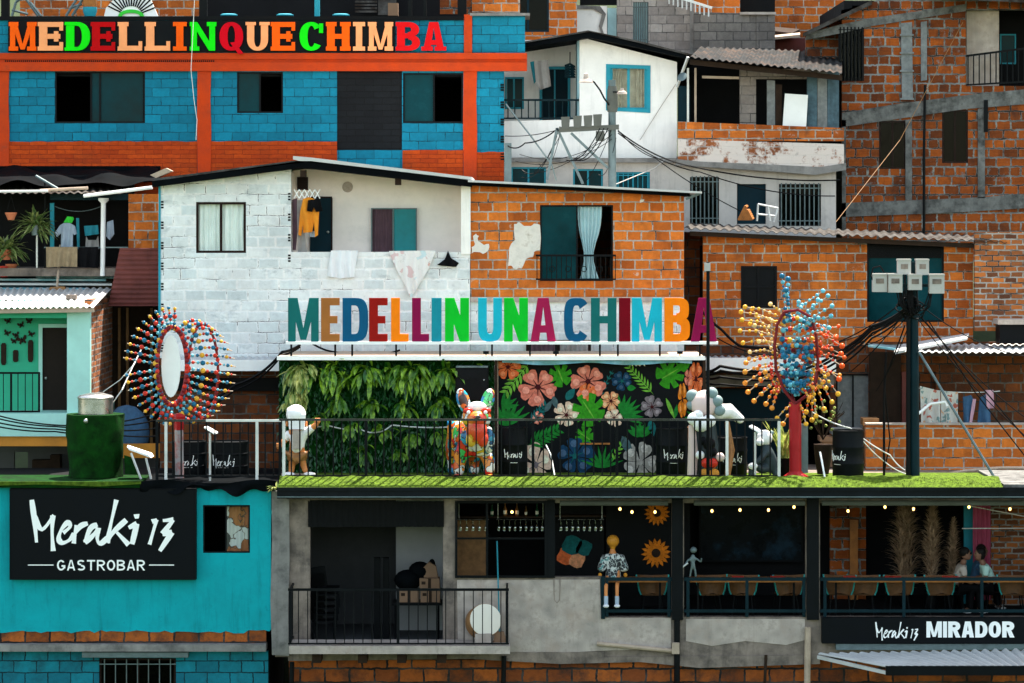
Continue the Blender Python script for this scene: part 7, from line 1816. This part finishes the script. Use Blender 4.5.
# ================================================================ TOP: brick house, grey block house
YT = 15.0
tb_ = thing('brick_house', 'orange brick house with a tall navy window between the two painted houses, top', 'house', (PX(545,YT), YT, PZ(60,YT)))
m = MB(); wall(m, 505, -40, 577, 75, YT, .2, [(508,-40,549,32)]); m.build('wall', M['brick_orange'], tb_)
m = MB(); shell(m, 505, -40, 577, 75, YT, 19, .2); m.build('wall', M['dark_room'], tb_)
w = window(tb_, 508, -40, 549, 32, YT, M['door_navy'], M['glass_dark'], mull=(528,), ft=2, back=.02)
m = MB(); m.pbox(510, -38, 547, 30, YT+.16, .02); m.build('blind', M['door_navy'], w)
gbh = thing('block_house', 'bare grey block house with a barred gate, top centre', 'house', (PX(680,YT), YT+1, PZ(60,YT)))
Y2 = YT + 1.2
m = MB(); wall(m, 576, 6, 617, 80, Y2+.3, .18, [(607,6,617,46)]); m.build('wall', M['white_plaster'], gbh)
m = MB(); m.pbox(607.5, 8, 616.5, 60, Y2+.4, .08); m.build('door', M['blue_pale'], gbh)
m = MB(); wall(m, 617, -30, 693, 75, Y2, .18, [(633,2,648.5,44)]); m.build('wall', M['block_grey'], gbh)
m = MB(); m.pbox(632, 0, 650, 46, Y2+.3, .05); m.build('gate_back', M['blue_pale'], gbh)
bars(gbh, 633, 2, 648.5, 45, Y2+.03, M['galv'], 7, .02, 'gate_bars')
m = MB(); wall(m, 694, 14, 756, 75, Y2-.4, .18, top=[(694,12),(756,13.5)]); wall(m, 756.3, 14, 775, 75, Y2-.42, .2); m.build('wall', M['block_greydark'], gbh)
m = MB(); m.pbox(690, -30, 694, 75, Y2-.05, .2); m.build('column', M['concrete_beam'], gbh)
m = MB(); m.pbox(736, -30, 775, 13, Y2+1.5, .1); m.build('dark_opening', M['black'], gbh)
m = MB(); m.pbox(580, -30, 617, 5, Y2+.8, .1); m.build('dark_opening', M['black'], gbh)
m = MB(); wall(m, 694, -40, 740, 20, Y2+.6, .15); m.build('upper_wall', M['brick_orange'], gbh)
m = MB(); m.pbox(740, 12, 776, 14.5, Y2-.5, .4); m.build('coping', M['concrete_light'], gbh)
m = MB(); m.bar(P(668,-6,Y2-.2), P(712,8,Y2-.6), .06, .06)
for i in range(10):
    x = 669+4.4*i; y = -6+14*i/10; m.ptube([(x,y,Y2-.22-.04*i),(x,y+10,Y2-.22-.04*i)], .02, 5)
m.build('white_railing', M['rail_white'], gbh)
m = MB(); m.ppoly([(577,5),(600,6),(606,14),(602,28),(606,40),(603,40),(599,26),(602,14),(594,9),(577,9)], Y2+.25, .05); m.build('dark_crack', M['concrete_beam'], gbh)
m = MB(); shell(m, 577, 12, 775, 75, Y2+.5, 21, .2); m.build('wall', M['dark_room'], gbh)
fb = thing('brick_house', 'small far brick house at the top, left of the big brick tower', 'house', (PX(810,20), 19.5, PZ(60,20)))
m = MB(); wall(m, 773, -40, 845, 60, 19.5, .2); m.build('wall', M['brick'], fb)
m = MB(); shell(m, 773, -40, 845, 60, 19.5, 23, .2); m.build('wall', M['dark_room'], fb)
m = MB(); m.pbox(752, -40, 772.5, 60, 20.5, .2); tag(m.build('dark_wall', M['black']), 'dark narrow wall beside the small far brick house', 'wall')
m = MB(); m.hexa([P(740,27,17),P(792,33,17),P(792,36,17),P(740,30,17),P(745,24,18),P(800,29,18),P(800,32,18),P(745,27,18)]); tag(m.build('roof_plank', M['wood_dark']), 'grey roof board below the small far brick house', 'board')
# ================================================================ BRICK TOWER (upper right)
YB = 13.0
bt = thing('brick_tower', 'tall rough brick house with grey concrete bands, upper right corner', 'house', (PX(930,YB), YB, PZ(240,YB)))
BT = [(-40,-40)]
top = [(806,33),(871,3),(880,-2),(965,-2),(1090,-4)]
m = MB(); wall(m, 842, -2, 1090, 262, YB, .2, [(838,27,864,81),(879,121,906,169),(942,110,968,163),(966,10,1090,86)], [(842,14),(871,3),(880,-2),(1090,-2)]); m.build('wall', M['brick_tower'], bt)
m = MB(); m.ppoly([(806,33),(842,15),(842,66),(806,60)], YB+.6, .2); m.build('wing_wall', M['brick_tower'], bt)
m = MB(); shell(m, 845, 0, 1090, 262, YB, 19, .2, roof=True); m.build('wall', M['dark_room'], bt)
CB = M['concrete_old']
for pts in ([(806,34),(842,24),(872,18),(966,4),(966,11),(872,26),(842,33),(806,40)],
            [(842,113),(890,105),(966,95),(1090,83),(1090,99),(966,109),(890,120),(842,127)],
            [(842,203),(966,198),(1090,190),(1090,204),(966,212),(842,217)],
            [(905.5,120),(912,119),(912,200),(905.5,200)],[(978,109),(985,108),(985,198),(978,198)],
            [(842,120),(846,120),(846,235),(842,235)]):
    m = MB(); m.ppoly(pts, YB-.06, .055); m.build('concrete_band', CB, bt)
for pts in ([(901,23),(912,22),(913,98),(902,99)],[(921,22),(927,21),(927,80),(921,81)]):
    m = MB(); m.ppoly(pts, YB-.05, .045)
    if pts[0][0] == 901: 
        for y in (34,52,70,98): m.pbox(900, y, 914, y+1.8, YB-.09, .035)
    m.build('plank', M['plank_grey'], bt)
for x0, y0, x1, y1 in ((838.5,27,864,81),):
    w = window(bt, x0, y0, x1, y1, YB, M['window_black'], M['glass_dark'], ft=1.6, back=0)
    bars(w, x0, y0, x1, y1, YB-.06, M['iron'], 7, .018, rails=(.05,.95))
for x0, y0, x1, y1 in ((879,121,906,169),(942,110,968,163)):
    w = window(bt, x0, y0, x1, y1, YB, M['window_brown'], M['glass_dark'], mull=((x0+x1)/2,), ft=1.6, back=.02)
    m = MB(); m.pbox(x0+1, y0+1, x1-1, y1-1, YB+.14, .03); m.build('blind', M['wood_dark'], w)
m = MB(); m.pbox(966.5, 10, 999, 90, YB+.3, .15); m.build('balcony_wall', M['concrete_light'], bt)
m = MB(); m.pbox(998, 8, 1090, 90, YB+1.6, .12); m.build('back_wall', M['dark_room'], bt)
w = window(bt, 1000, 34, 1016, 64, YB+1.55, M['blue_frame'], M['glass_teal'], ft=1.4, back=0)
m = MB(); m.pbox(1001, 35, 1015, 63, YB+1.597, .002); m.build('pane', M['door_teal'], w)
m = MB(); m.box(PX(966.5,YB), PX(1090,YB), YB+.21, YB+1.59, PZ(90,YB), PZ(86,YB)); m.build('balcony_floor', M['concrete'], bt)
m = MB(); m.hexa([P(930,-6,YB-1.0),P(1095,2,YB-1.0),P(1095,6,YB-1.0),P(930,-2,YB-1.0),P(930,-10,YB+1),P(1095,0,YB+1),P(1095,4,YB+1),P(930,-6,YB+1)]); m.build('roof_sheet', M['tin_grey'], bt)
m = MB(); m.hexa([P(803,33,YB-.3),P(872,0,YB-.3),P(872,4.5,YB-.3),P(803,37,YB-.3),P(803,33,YB+3),P(872,0,YB+3),P(872,4.5,YB+3),P(803,37,YB+3)]); m.build('roof_edge', M['tin_grey'], bt)
t = thing('balcony_railing', 'slanted dark bar railing on the tower balcony, upper right', 'railing', P(1000,86,YB-.1))
m = MB(); m.bar(P(966,56,YB-.1), P(1090,40,YB-.1), .05, .05); m.build('top_rail', M['iron'], t)
m = MB(); m.bar(P(966,85,YB-.1), P(1090,78,YB-.1), .04, .04); m.build('bottom_rail', M['iron'], t)
m = MB()
for i in range(21): m.ptube([(968+5.6*i,56-.723*i,YB-.1),(968+5.6*i,85-.316*i,YB-.1)], .016, 5)
m.build('balusters', M['iron'], t)
m = MB(); m.ptube([(925,85,YB-.12),(924,150,YB-.12),(924,235,YB-.12)], .035, 6); m.build('drain_pipe', M['iron'], bt)
m = MB(); m.pbox(984, 100, 988, 132, YB-.1, .06); m.build('drain_pipe', M['iron'], bt)
# ================================================================ OLD POLE WITH METER BOXES (centre)
YP = 9.6
op = thing('utility_pole', 'old grey street lamp pole with a crossarm of meter boxes before the white house', 'utility pole', P(612.5,262,YP))
m = MB(); m.ptube([(612.5,262,YP),(612,80,YP)], .1, 12, .085); m.build('shaft', M['galv'], op)
m = MB(); m.ptube([(609,105,YP-.1),(604,98,YP-.2),(600,90,YP-.3),(594,82,YP-.3),(588,80,YP-.3)], .02, 6); m.build('lamp_arm', M['iron'], op)
m = MB(); m.lathe(P(586,82.5,YP-.3), [(.17,0),(.14,.05),(.06,.09),(.05,.2),(.02,.22)], 14); m.build('lamp_head', M['concrete_light'], op)
m = MB(); m.ptube([(613,92,YP-.1),(621,92,YP-.25)], .02, 6); m.build('lamp_arm', M['iron'], op)
m = MB(); m.lathe(P(622,94,YP-.25), [(.12,0),(.1,.05),(.05,.08),(.04,.14)], 14); m.build('lamp_head', M['concrete_light'], op)
m = MB(); m.hexa([P(559,127,YP-.2),P(619,124.5,YP-.2),P(619,129.5,YP-.2),P(559,132.5,YP-.2),P(559,127,YP+.1),P(619,124.5,YP+.1),P(619,129.5,YP+.1),P(559,132.5,YP+.1)]); m.build('crossarm', M['boxdark'], op)
for x0, y0 in ((561,117),(573,116),(583.5,115.5),(593,114.5)):
    m = MB(); m.hexa([P(x0,y0,YP-.25),P(x0+9,y0-.5,YP-.25),P(x0+8.2,y0+11.5,YP-.25),P(x0+.8,y0+12,YP-.25),P(x0,y0,YP-.02),P(x0+9,y0-.5,YP-.02),P(x0+8.2,y0+11.5,YP-.02),P(x0+.8,y0+12,YP-.02)]); m.build('meter_box', M['boxdark'], op)
m = MB(); m.pbox(596, 131, 604.5, 141, YP-.22, .16); m.build('meter_box', M['boxdark'], op)
for a, b in (((571,133),(608,168)),((557,128),(583,184)),((557,128),(547,180))):
    m = MB(); m.bar(P(*a,YP-.1), P(*b,YP-.1), .06, .06); m.build('brace', M['galv'], op)
for a in range(3):
    m = MB(); m.tube(sag(P(600+4*a,128,YP-.3), P(566+5*a,160,YP-.3), .25), .012, 5); m.build('lead', M['rubber'], op)
m = MB(); m.lathe(P(612.3,112,YP), [(.11,0),(.13,.1),(.12,.5),(.1,.6)], 12); m.build('pole_band', M['boxdark'], op)
m = MB(); m.pbox(504.5, 143, 511.5, 262, YP+.6, .12); tag(m.build('short_post', M['galv']), 'short grey concrete post at the corner of the orange and blue building', 'post')
# ================================================================ CABLES
cable('black cable running from the old pole down to the right over the white wall', [(618,131,YP-.1),(690,166,YP),(840,180,11.2)], .018, s=.12)
cable('second black cable from the old pole towards the brick balcony', [(618,133,YP-.1),(700,172,YP),(835,196,11.0)], .014, s=.15)
cable('thin black cable dropping from the old pole to the low white wall', [(618,130,YP-.1),(655,158,YP+.6),(760,220,10.9)], .012, s=.1)
cable('black cable from the crossarm end sagging left to the orange building corner', [(557,129,YP-.1),(525,143,YP),(508,146,YP+.6)], .016, s=.08)
cable('thin black cable running level left from the crossarm', [(557,130,YP-.1),(505,136,YP+.4)], .01, s=.05)
cable('pale cable falling diagonally across the short grey post', [(506,104,YP+.2),(530,135,YP),(552,165,YP),(556,180,YP+.2)], .02, M['galv'])
cable('white conduit sloping along the white wall below the blue window', [(616,184,YP),(655,168,YP+1),(664,160,YP+1.6)], .012, M['meterbox'])
cable('long pale cable slanting across the brick tower', [(963,22,YB-.3),(900,140,11.5),(836,222,YR+2)], .007, M['wood'])
cable('thin white wire hanging on the white plaster wall', [(676,84,YW-.05),(662,105,YW-.05),(640,140,YW-.05)], .008, M['concrete_light'])
for i, (a, l) in enumerate(((0,'uppermost thick black cable running left from the right utility pole'),(4,'second thick black cable running left from the right utility pole'),(9,'third thick black cable running left from the right utility pole'),(15,'lowest thick black cable running left from the right utility pole'))):
    cable(l, [(906,308+a*.4,2.1),(872,326+a*.8,2.3),(838,352+a,2.8),(795,372+a*.8,3.6),(720,366+a*1.2,4.6),(700,372+a*.5,5.0)], .034 - .004*i, s=.05, group='cables from the right utility pole')
cable('thin black cable running left from the pole behind the pod sculpture', [(905,300,2.1),(800,352,4.6),(717,338,5.9)], .014, s=.2)
cable('black cable along the right brick house under its shutters', [(700,309,6.2),(722,330,6.2),(740,346,6.2),(790,348,6.0)], .03, s=.03)
for i in range(9):
    a = (rnd.choice((557,560,612,616)), rnd.uniform(126,140), YP-.15); b2 = rnd.choice(((510+rnd.uniform(0,30),rnd.uniform(150,182),YP+.4),(640+rnd.uniform(0,60),rnd.uniform(150,185),YP+1.2),(575+rnd.uniform(0,30),rnd.uniform(160,183),YP+.2)))
    cable('thin black wire in the tangle round the old grey pole', [a, b2], .008, s=rnd.uniform(.1,.4), group='tangled wires round the old pole')
for i in range(8):
    a = (908+rnd.uniform(-4,10), rnd.uniform(300,318), 2.15); b2 = rnd.choice(((840+rnd.uniform(-30,20),rnd.uniform(340,372),3.6),(880+rnd.uniform(-20,15),rnd.uniform(380,470),2.9),(1040,rnd.uniform(330,470),3.0)))
    cable('thin black wire in the tangle round the dark utility pole', [a, b2], .011, s=rnd.uniform(.05,.3), group='tangled wires round the dark pole')
cable('long dark cable sloping from the pole to the right edge', [(922,318,2.2),(1060,478,1.6)], .016)
cable('dark guy cable from the pole to the turf edge at the right', [(928,320,2.2),(975,392,2.0),(1075,520,1.0)], .014)
cable('grey steel guy wire from the pole to the foot of the parapet', [(919,352,2.1),(996,480,1.0)], .03, M['galv'])
cable('black cable hanging straight down left of the utility pole', [(886,352,2.6),(884,400,2.6),(884,480,2.6)], .028)
cable('slack black cable between the pole and the heap by the barrel', [(905,325,2.1),(884,380,2.6),(890,440,2.8),(884,472,2.7)], .016, s=.03)
cable('pale cable from the red sculpture post rising to the patio', [(812,412,2.0),(850,428,2.4),(890,455,2.6),(905,470,2.6)], .014, M['rail_white'], s=.04)
cable('second pale cable lying from the barrel to the utility pole', [(862,440,2.3),(885,462,2.6),(906,474,2.6)], .013, M['rail_white'], s=.03)
for i, (y, l) in enumerate(((416,'uppermost dark cable sagging before the green house balcony'),(419,'second dark cable sagging before the green house balcony'),(423,'third dark cable sagging before the green house balcony'),(427,'lowest dark cable sagging before the green house balcony'))):
    cable(l, [(-60,y-5,3.4),(0,y,3.4),(55,y+9-i*1.5,3.3),(110,y+7,3.0),(157,y-3+i*4,2.6)], .016, s=.03, group='cables before the green house')
cable('pale cable rising from the tank lid towards the bead wheel', [(112,404,1.7),(122,390,1.7),(133,366,2.2),(141,350,3.0)], .013, M['rail_white'])
cable('thin grey cable from the tank to the alley', [(103,392,1.8),(120,380,2.2),(136,362,3.0)], .01, M['galv'])
for i, l in enumerate(('thick black cable rising right behind the bead wheel to the canopy','second black cable rising right behind the bead wheel to the canopy')):
    cable(l, [(207,402+6*i,4.2),(235,385+5*i,4.2),(262,372+4*i,4.0),(282,352+3*i,3.6),(300,345+2*i,3.2)], .03-.008*i, s=.03, group='cables behind the bead wheel')
cable('black cable drooping behind the letters MEDELLIN above the canopy', [(310,342,4.8),(335,352,4.8),(365,356,4.8),(400,350,4.8)], .022, s=.04)
cable('white wire draped along the living wall above the railing', [(285,425,3.05),(330,426,3.0),(362,430,2.95),(378,432,2.95),(392,425,2.98),(450,427,3.0)], .014, M['rail_white'], s=.03)
# ================================================================ PLUMES AND PEOPLE IN THE BAR
def plume(label, px, py0, py1, wpx, Y, lean=0, sp=1.0):
    base = P(px, py1, Y); base.z = ZB + .3; H = PZ(py0, Y) - base.z; t = thing('pampas_plume', label, 'plume', (base.x, Y, ZB), 'dried plumes in the bar')
    m = MB(); m.tube([(base.x, Y, ZB), (base.x + lean*.4, Y, ZB + H*.5), (base.x + lean, Y, base.z + H*.96)], .015, 6); m.build('stem', M['wood'], t)
    m = MB()
    for i in range(900):
        u = rnd.random()**.8; z = base.z + H*u*.96; w = wpx*S(Y)*.5*(.35 + .9*math.sin(math.pi*min(1, .15 + u*.82)))
        a = rnd.uniform(0, 6.28); x = base.x + lean*u
        blade(m, (x + rnd.uniform(-.3,.3)*w, Y + rnd.uniform(-.3,.3)*w, z), (math.cos(a)*.8, .6*math.sin(a), rnd.uniform(.8,2.4)), w*rnd.uniform(.6,1.2), .022, 1.0*sp, 4)
    m.build('feathers', M['pampas'], t)
    m = MB(); m.lathe((base.x, Y, ZB), [(.12,0),(.17,.15),(.1,.4),(.08,.5),(.1,.52)], 14); m.build('vase', M['black'], t)
plume('wide brown plume, leftmost of three dried plumes in the bar', 905, 500, 590, 34, 3.0)
plume('tall narrow pale plume with a bare tip, middle of three dried plumes', 931, 503, 590, 24, 2.5, .03)
plume('short dried plume just left of the man in the white shirt', 951, 516, 585, 16, 2.7, .06)
m = MB(); curtain(m, 973, 500, 991, 600, 3.15, 4, .04); tag(m.build('curtain', M['curtain_pink']), 'pink curtain hanging behind the two seated people', 'curtain')
m = MB(); m.tube([P(962,528.5,1.9), P(1060,528,1.9)], .012, 6); tag(m.build('rod', M['rail_white']), 'thin white rod crossing before the pink curtain', 'rod')
m = MB(); m.tube([P(970,506,1.8), P(1012,514,1.8), P(1060,523,1.8)], .012, 6); tag(m.build('rod', M['rail_white']), 'sloping white rod above the seated people', 'rod')
def stool(x, y, label):
    t = thing('bar_stool', label, 'stool', (x, y, ZB), 'stools under the seated people')
    m = MB(); m.lathe((x,y,ZB+.38), [(.17,0),(.18,.03),(.16,.05)], 16); m.build('seat', M['black'], t)
    for a in range(4):
        m = MB(); m.tube([(x+.12*math.cos(a*1.57+.8),y+.12*math.sin(a*1.57+.8),ZB+.38),(x+.2*math.cos(a*1.57+.8),y+.2*math.sin(a*1.57+.8),ZB)], .014, 5); m.build('leg', M['iron'], t)
def person(label, px, Y, face, shirt, hairm, lean, arm_fwd, glasses=False, hairlong=False):
    """seated figure; face = +1 looks to the right, -1 to the left"""
    X = PX(px, Y); b = thing('person', label, 'person', (X, Y, ZB + .433), 'people sitting in the bar')
    z0 = ZB + .433; f = face
    def q(dx, dy, dz, r): return (X + f*dx, Y + dy, z0 + dz, r)
    hip = q(0, 0, .12, (.15,.13)); w_ = q(.02+lean*.3, 0, .3, (.14,.11)); ch_ = q(.05+lean*.8, 0, .47, (.17,.12)); nk = q(.07+lean, 0, .6, .06); hd0 = q(.09+lean*1.15, 0, .68, .07)
    J = [hip, w_, ch_, nk, hd0]; E = [(0,1),(1,2),(2,3),(3,4)]
    for s_ in (-1, 1):
        k = len(J)
        J += [q(.05+lean*.8, s_*.19, .5, .06), q(.1+lean*.6, s_*.23, .28, .045), q(.1+lean*.6+arm_fwd*.6, s_*.16, .2, .036), q(.1+lean*.6+arm_fwd, s_*.1, .23, .03)]
        E += [(2,k),(k,k+1),(k+1,k+2),(k+2,k+3)]
        k = len(J)
        J += [q(.1, s_*.1, .09, .085), q(.42, s_*.12, .08, .065), q(.46, s_*.12, -.15, .05), q(.46, s_*.12, -.36, .038), q(.56, s_*.12, -.395, .036)]
        E += [(0,k),(k,k+1),(k+1,k+2),(k+2,k+3),(k+3,k+4)]
    skin('body', J, E, M['skin'], b)
    inf = lambda j, d: (*j[:3], tuple(x+d for x in j[3]) if isinstance(j[3], tuple) else j[3]+d)
    JS = [inf(J[0], .015), inf(J[1], .018), inf(J[2], .018), (*(Vector(nk[:3]) - Vector((0,0,.03))), .075)]; ES = [(0,1),(1,2),(2,3)]
    for a in (5, 14):
        k = len(JS); e = Vector(J[a+1][:3]); s0 = Vector(J[a][:3])
        JS += [inf(J[a], .022), (*s0.lerp(e, .75), .062)]; ES += [(2,k),(k,k+1)]
    skin('shirt', JS, ES, shirt, b)
    JT = [inf(J[0], .012)]; ET = []
    for a in (9, 18):
        k = len(JT); JT += [inf(J[a], .018), inf(J[a+1], .018), inf(J[a+2], .02), inf(J[a+3], .02)]; ET += [(0,k),(k,k+1),(k+1,k+2),(k+2,k+3)]
    skin('trousers', JT, ET, M['cloth_black'], b)
    hc = Vector(hd0[:3]) + Vector((f*.03, 0, .1))
    m = MB(); m.ball(hc, .1, 1.0, .82, 1.22, 18, 14); m.ball(hc + Vector((f*.03,0,-.06)), .07, 1, .85, .9, 12, 8)
    m.ball(hc + Vector((f*.1,0,-.01)), .022, 1, .7, 1.3, 8, 6)                       # nose
    m.build('head', M['skin'], b)
    for s_ in (-1, 1):
        g = MB(); g.ball(hc + Vector((-f*.005, s_*.082, -.01)), .025, .8, .5, 1.2, 8, 6); g.build('ear', M['skin'], b)
        if not glasses:
            g = MB(); g.ball(hc + Vector((f*.088, s_*.034, .012)), .012, .7, 1, .8, 8, 6); g.build('eye', M['hair'], b)
    g = MB(); g.ball(hc + Vector((f*.09,0,-.068)), .02, .6, 1.3, .35, 8, 6); g.build('mouth', M['rust_sheet'], b)
    g = MB(); g.ball(hc + Vector((-f*.028,0,.04)), .108, 1, .88, 1.0, 18, 12)
    if hairlong: g.ball(hc + Vector((-f*.05,0,-.02)), .095, .8, .9, 1.1, 14, 10)
    g.build('hair', hairm, b)
    if glasses:
        g = MB(); g.box(hc.x+f*.08-.012, hc.x+f*.08+.024, hc.y-.07, hc.y+.07, hc.z, hc.z+.04); g.build('sunglasses', M['black'], b)
    for s_, a in ((-1, 8), (1, 17)):
        c = Vector(J[a][:3]); g = MB(); g.ball(c + Vector((f*.04,0,0)), .038, 1.3, .5, .9, 10, 8)
        for k in range(4): g.tube([c + Vector((f*.07,-.012,.025-.017*k)), c + Vector((f*(.115-.006*abs(k-1)),-.012*s_,.022-.018*k)), c + Vector((f*(.135-.01*abs(k-1)),-.03*s_,.012-.018*k))], .0085, 6, .006)
        g.tube([c + Vector((f*.03,-.015*s_,.03)), c + Vector((f*.07,-.02*s_,.055)), c + Vector((f*.09,-.02*s_,.06))], .01, 6, .007)
        g.build('hand', M['skin'], b)
    for s_ in (-1, 1):
        g = MB(); g.ball((X + f*.53, Y + s_*.12, z0-.4), .055, 1.9, .8, .6, 12, 8); g.build('shoe', M['shoe'], b)
    return b
stool(PX(957,2.0), 2.0, 'black stool under the man in the white shirt'); stool(PX(992,2.0), 2.0, 'black stool under the person in the mint shirt')
person('man in a white and sand shirt and dark glasses seated facing right, by the plumes', 957, 2.0, 1, M['cloth_sand'], M['hair'], .06, .2, True)
person('dark haired person in a mint shirt seated with back turned, near the right edge', 992, 2.0, -1, M['cloth_mint'], M['hair'], .12, .22, False, True)
person('dark haired person in dark clothes seated between the man in white and the mint shirt', 975, 2.6, 1, M['cloth_denim'], M['hair'], .03, .15, False, True)
stool(PX(975,2.6), 2.6, 'black stool under the person in dark clothes')
# ---------------- statue with a bulb head seated on the counter
Yt = .98; k = S(Yt)
b = thing('bulb_head_statue', 'statue with an orange bulb shaped head and patterned shirt sitting on the bar counter', 'statue', P(612,578,Yt))
def J(px, py, dy, r): return (*P(px, py, Yt+dy), r*k)
skin('body', [J(613,574,.0,6),J(613,566,.02,7),J(613,557,.02,6),J(612.5,551,.02,2.8),J(612.5,547,.02,2.4),
              J(607,578.5,-.1,2.4),J(606,586,-.45,2),J(606,602,-.52,1.6), J(618,578.5,-.1,2.4),J(617,586,-.45,2),J(617,602,-.52,1.6)],
     [(0,1),(1,2),(2,3),(3,4),(0,5),(5,6),(6,7),(0,8),(8,9),(9,10)], M['statue_orange'], b)
m = MB(); m.ball(P(613,541,Yt+.02), 6.2*k, 1, 1, 1, 16, 12); m.lathe(P(612.8,551,Yt+.02), [(2.2*k,0),(2.4*k,3*k),(4.4*k,6.5*k)], 12); m.build('head', M['mustard'], b)
skin('shirt', [J(613,582,-.02,8.4),J(613,576,.0,8.6),J(613,567,.02,8.2),J(613,557,.02,7.2),J(613,553,.02,4), J(621,558,.0,4.6),J(624,567,-.05,4.8),J(625,572,-.08,4.6), J(605,558,.0,4.6),J(602,567,-.05,4.8),J(600.5,572,-.08,4.6)],
     [(0,1),(1,2),(2,3),(3,4),(3,5),(5,6),(6,7),(3,8),(8,9),(9,10)], M['shirt_print'], b)
for x in (606, 617):
    m = MB(); m.ptube([(x,596,Yt-.52),(x,604,Yt-.52)], 2.1*k, 10); m.build('sock', M['cloth_paleblue'], b)
    m = MB(); m.ball(P(x,606,Yt-.57), 3.2*k, .95, 1.5, .55, 12, 8); m.build('shoe', M['cloth_white'], b)
for x in (625.5, 600):
    m = MB(); m.ball(P(x,575,Yt-.1), 1.9*k, 1, 1, 1.2); m.build('hand', M['mustard'], b)
# ---------------- metal figurine on the rail
Yt = .62; k = S(Yt)
b = thing('metal_figurine', 'small silver metal figurine holding a long rod, standing on the bar railing', 'figurine', P(693,577.4,Yt))
def J(px, py, dy, r): return (*P(px, py, Yt+dy), r*k)
skin('body', [J(693,565,0,2),J(692.5,559,0,2.4),J(693,554,0,1.4), J(697,559,0,1),J(701,562,-.05,.9),J(701.5,558,-.08,.9), J(688,560,0,1),J(685,565,-.06,.9), J(691,570,0,1.2),J(690,577,0,1), J(695,570,0,1.2),J(696,577,0,1)],
     [(0,1),(1,2),(1,3),(3,4),(4,5),(1,6),(6,7),(0,8),(8,9),(0,10),(10,11)], M['galv'], b)
m = MB(); m.ball(P(693.5,550,Yt), 3.2*k, 1.1, 1, 1, 12, 8); m.build('head', M['galv'], b)
m = MB(); m.ptube([(678,570.5,Yt-.1),(688,563,Yt-.1)], .018, 6); m.build('rod', M['rail_white'], b)
# ================================================================ CAMERA, LIGHT
w = bpy.data.worlds.new('World'); sc.world = w; w.use_nodes = True
n = w.node_tree.nodes; l = w.node_tree.links
SUN_EL, SUN_AZ = 66.0, 30.0
sky = n.new('ShaderNodeTexSky'); sky.sky_type = 'NISHITA'; sky.sun_disc = False
sky.sun_elevation = R(SUN_EL); sky.sun_rotation = R(SUN_AZ); sky.altitude = 1500; sky.air_density = 1; sky.dust_density = 3; sky.ozone_density = 1
tint = n.new('ShaderNodeMix'); tint.data_type = 'RGBA'; tint.blend_type = 'MULTIPLY'; tint.inputs[0].default_value = 1
tint.inputs[7].default_value = (1.0, .825, .60, 1); l.new(sky.outputs[0], tint.inputs[6])     # warm tint on the sky light, offsets its blue cast
l.new(tint.outputs[2], n['Background'].inputs[0]); n['Background'].inputs[1].default_value = .15
sd = bpy.data.lights.new('sun', 'SUN'); sd.energy = 3.0; sd.angle = R(.5); sd.color = (1, .93, .82)
so = bpy.data.objects.new('sun', sd); COL.objects.link(so)
d = Vector((math.sin(R(SUN_AZ))*math.cos(R(SUN_EL)), math.cos(R(SUN_AZ))*math.cos(R(SUN_EL)), math.sin(R(SUN_EL))))
so.rotation_euler = d.to_track_quat('Z', 'Y').to_euler(); so.location = d * 60
cd = bpy.data.cameras.new('camera'); co = bpy.data.objects.new('camera', cd); COL.objects.link(co)
co.location = (0, -CAMD, CAMZ); co.rotation_euler = (R(90), 0, 0)
cd.sensor_width = 36; cd.lens = F / 1024 * 36; cd.shift_y = -(341.5 - HOR) / 1024
cd.clip_start = .5; cd.clip_end = 600
sc.camera = co
sc.view_settings.view_transform = 'Standard'; sc.view_settings.look = 'None'
sc.view_settings.exposure = 2.6; sc.view_settings.gamma = 1
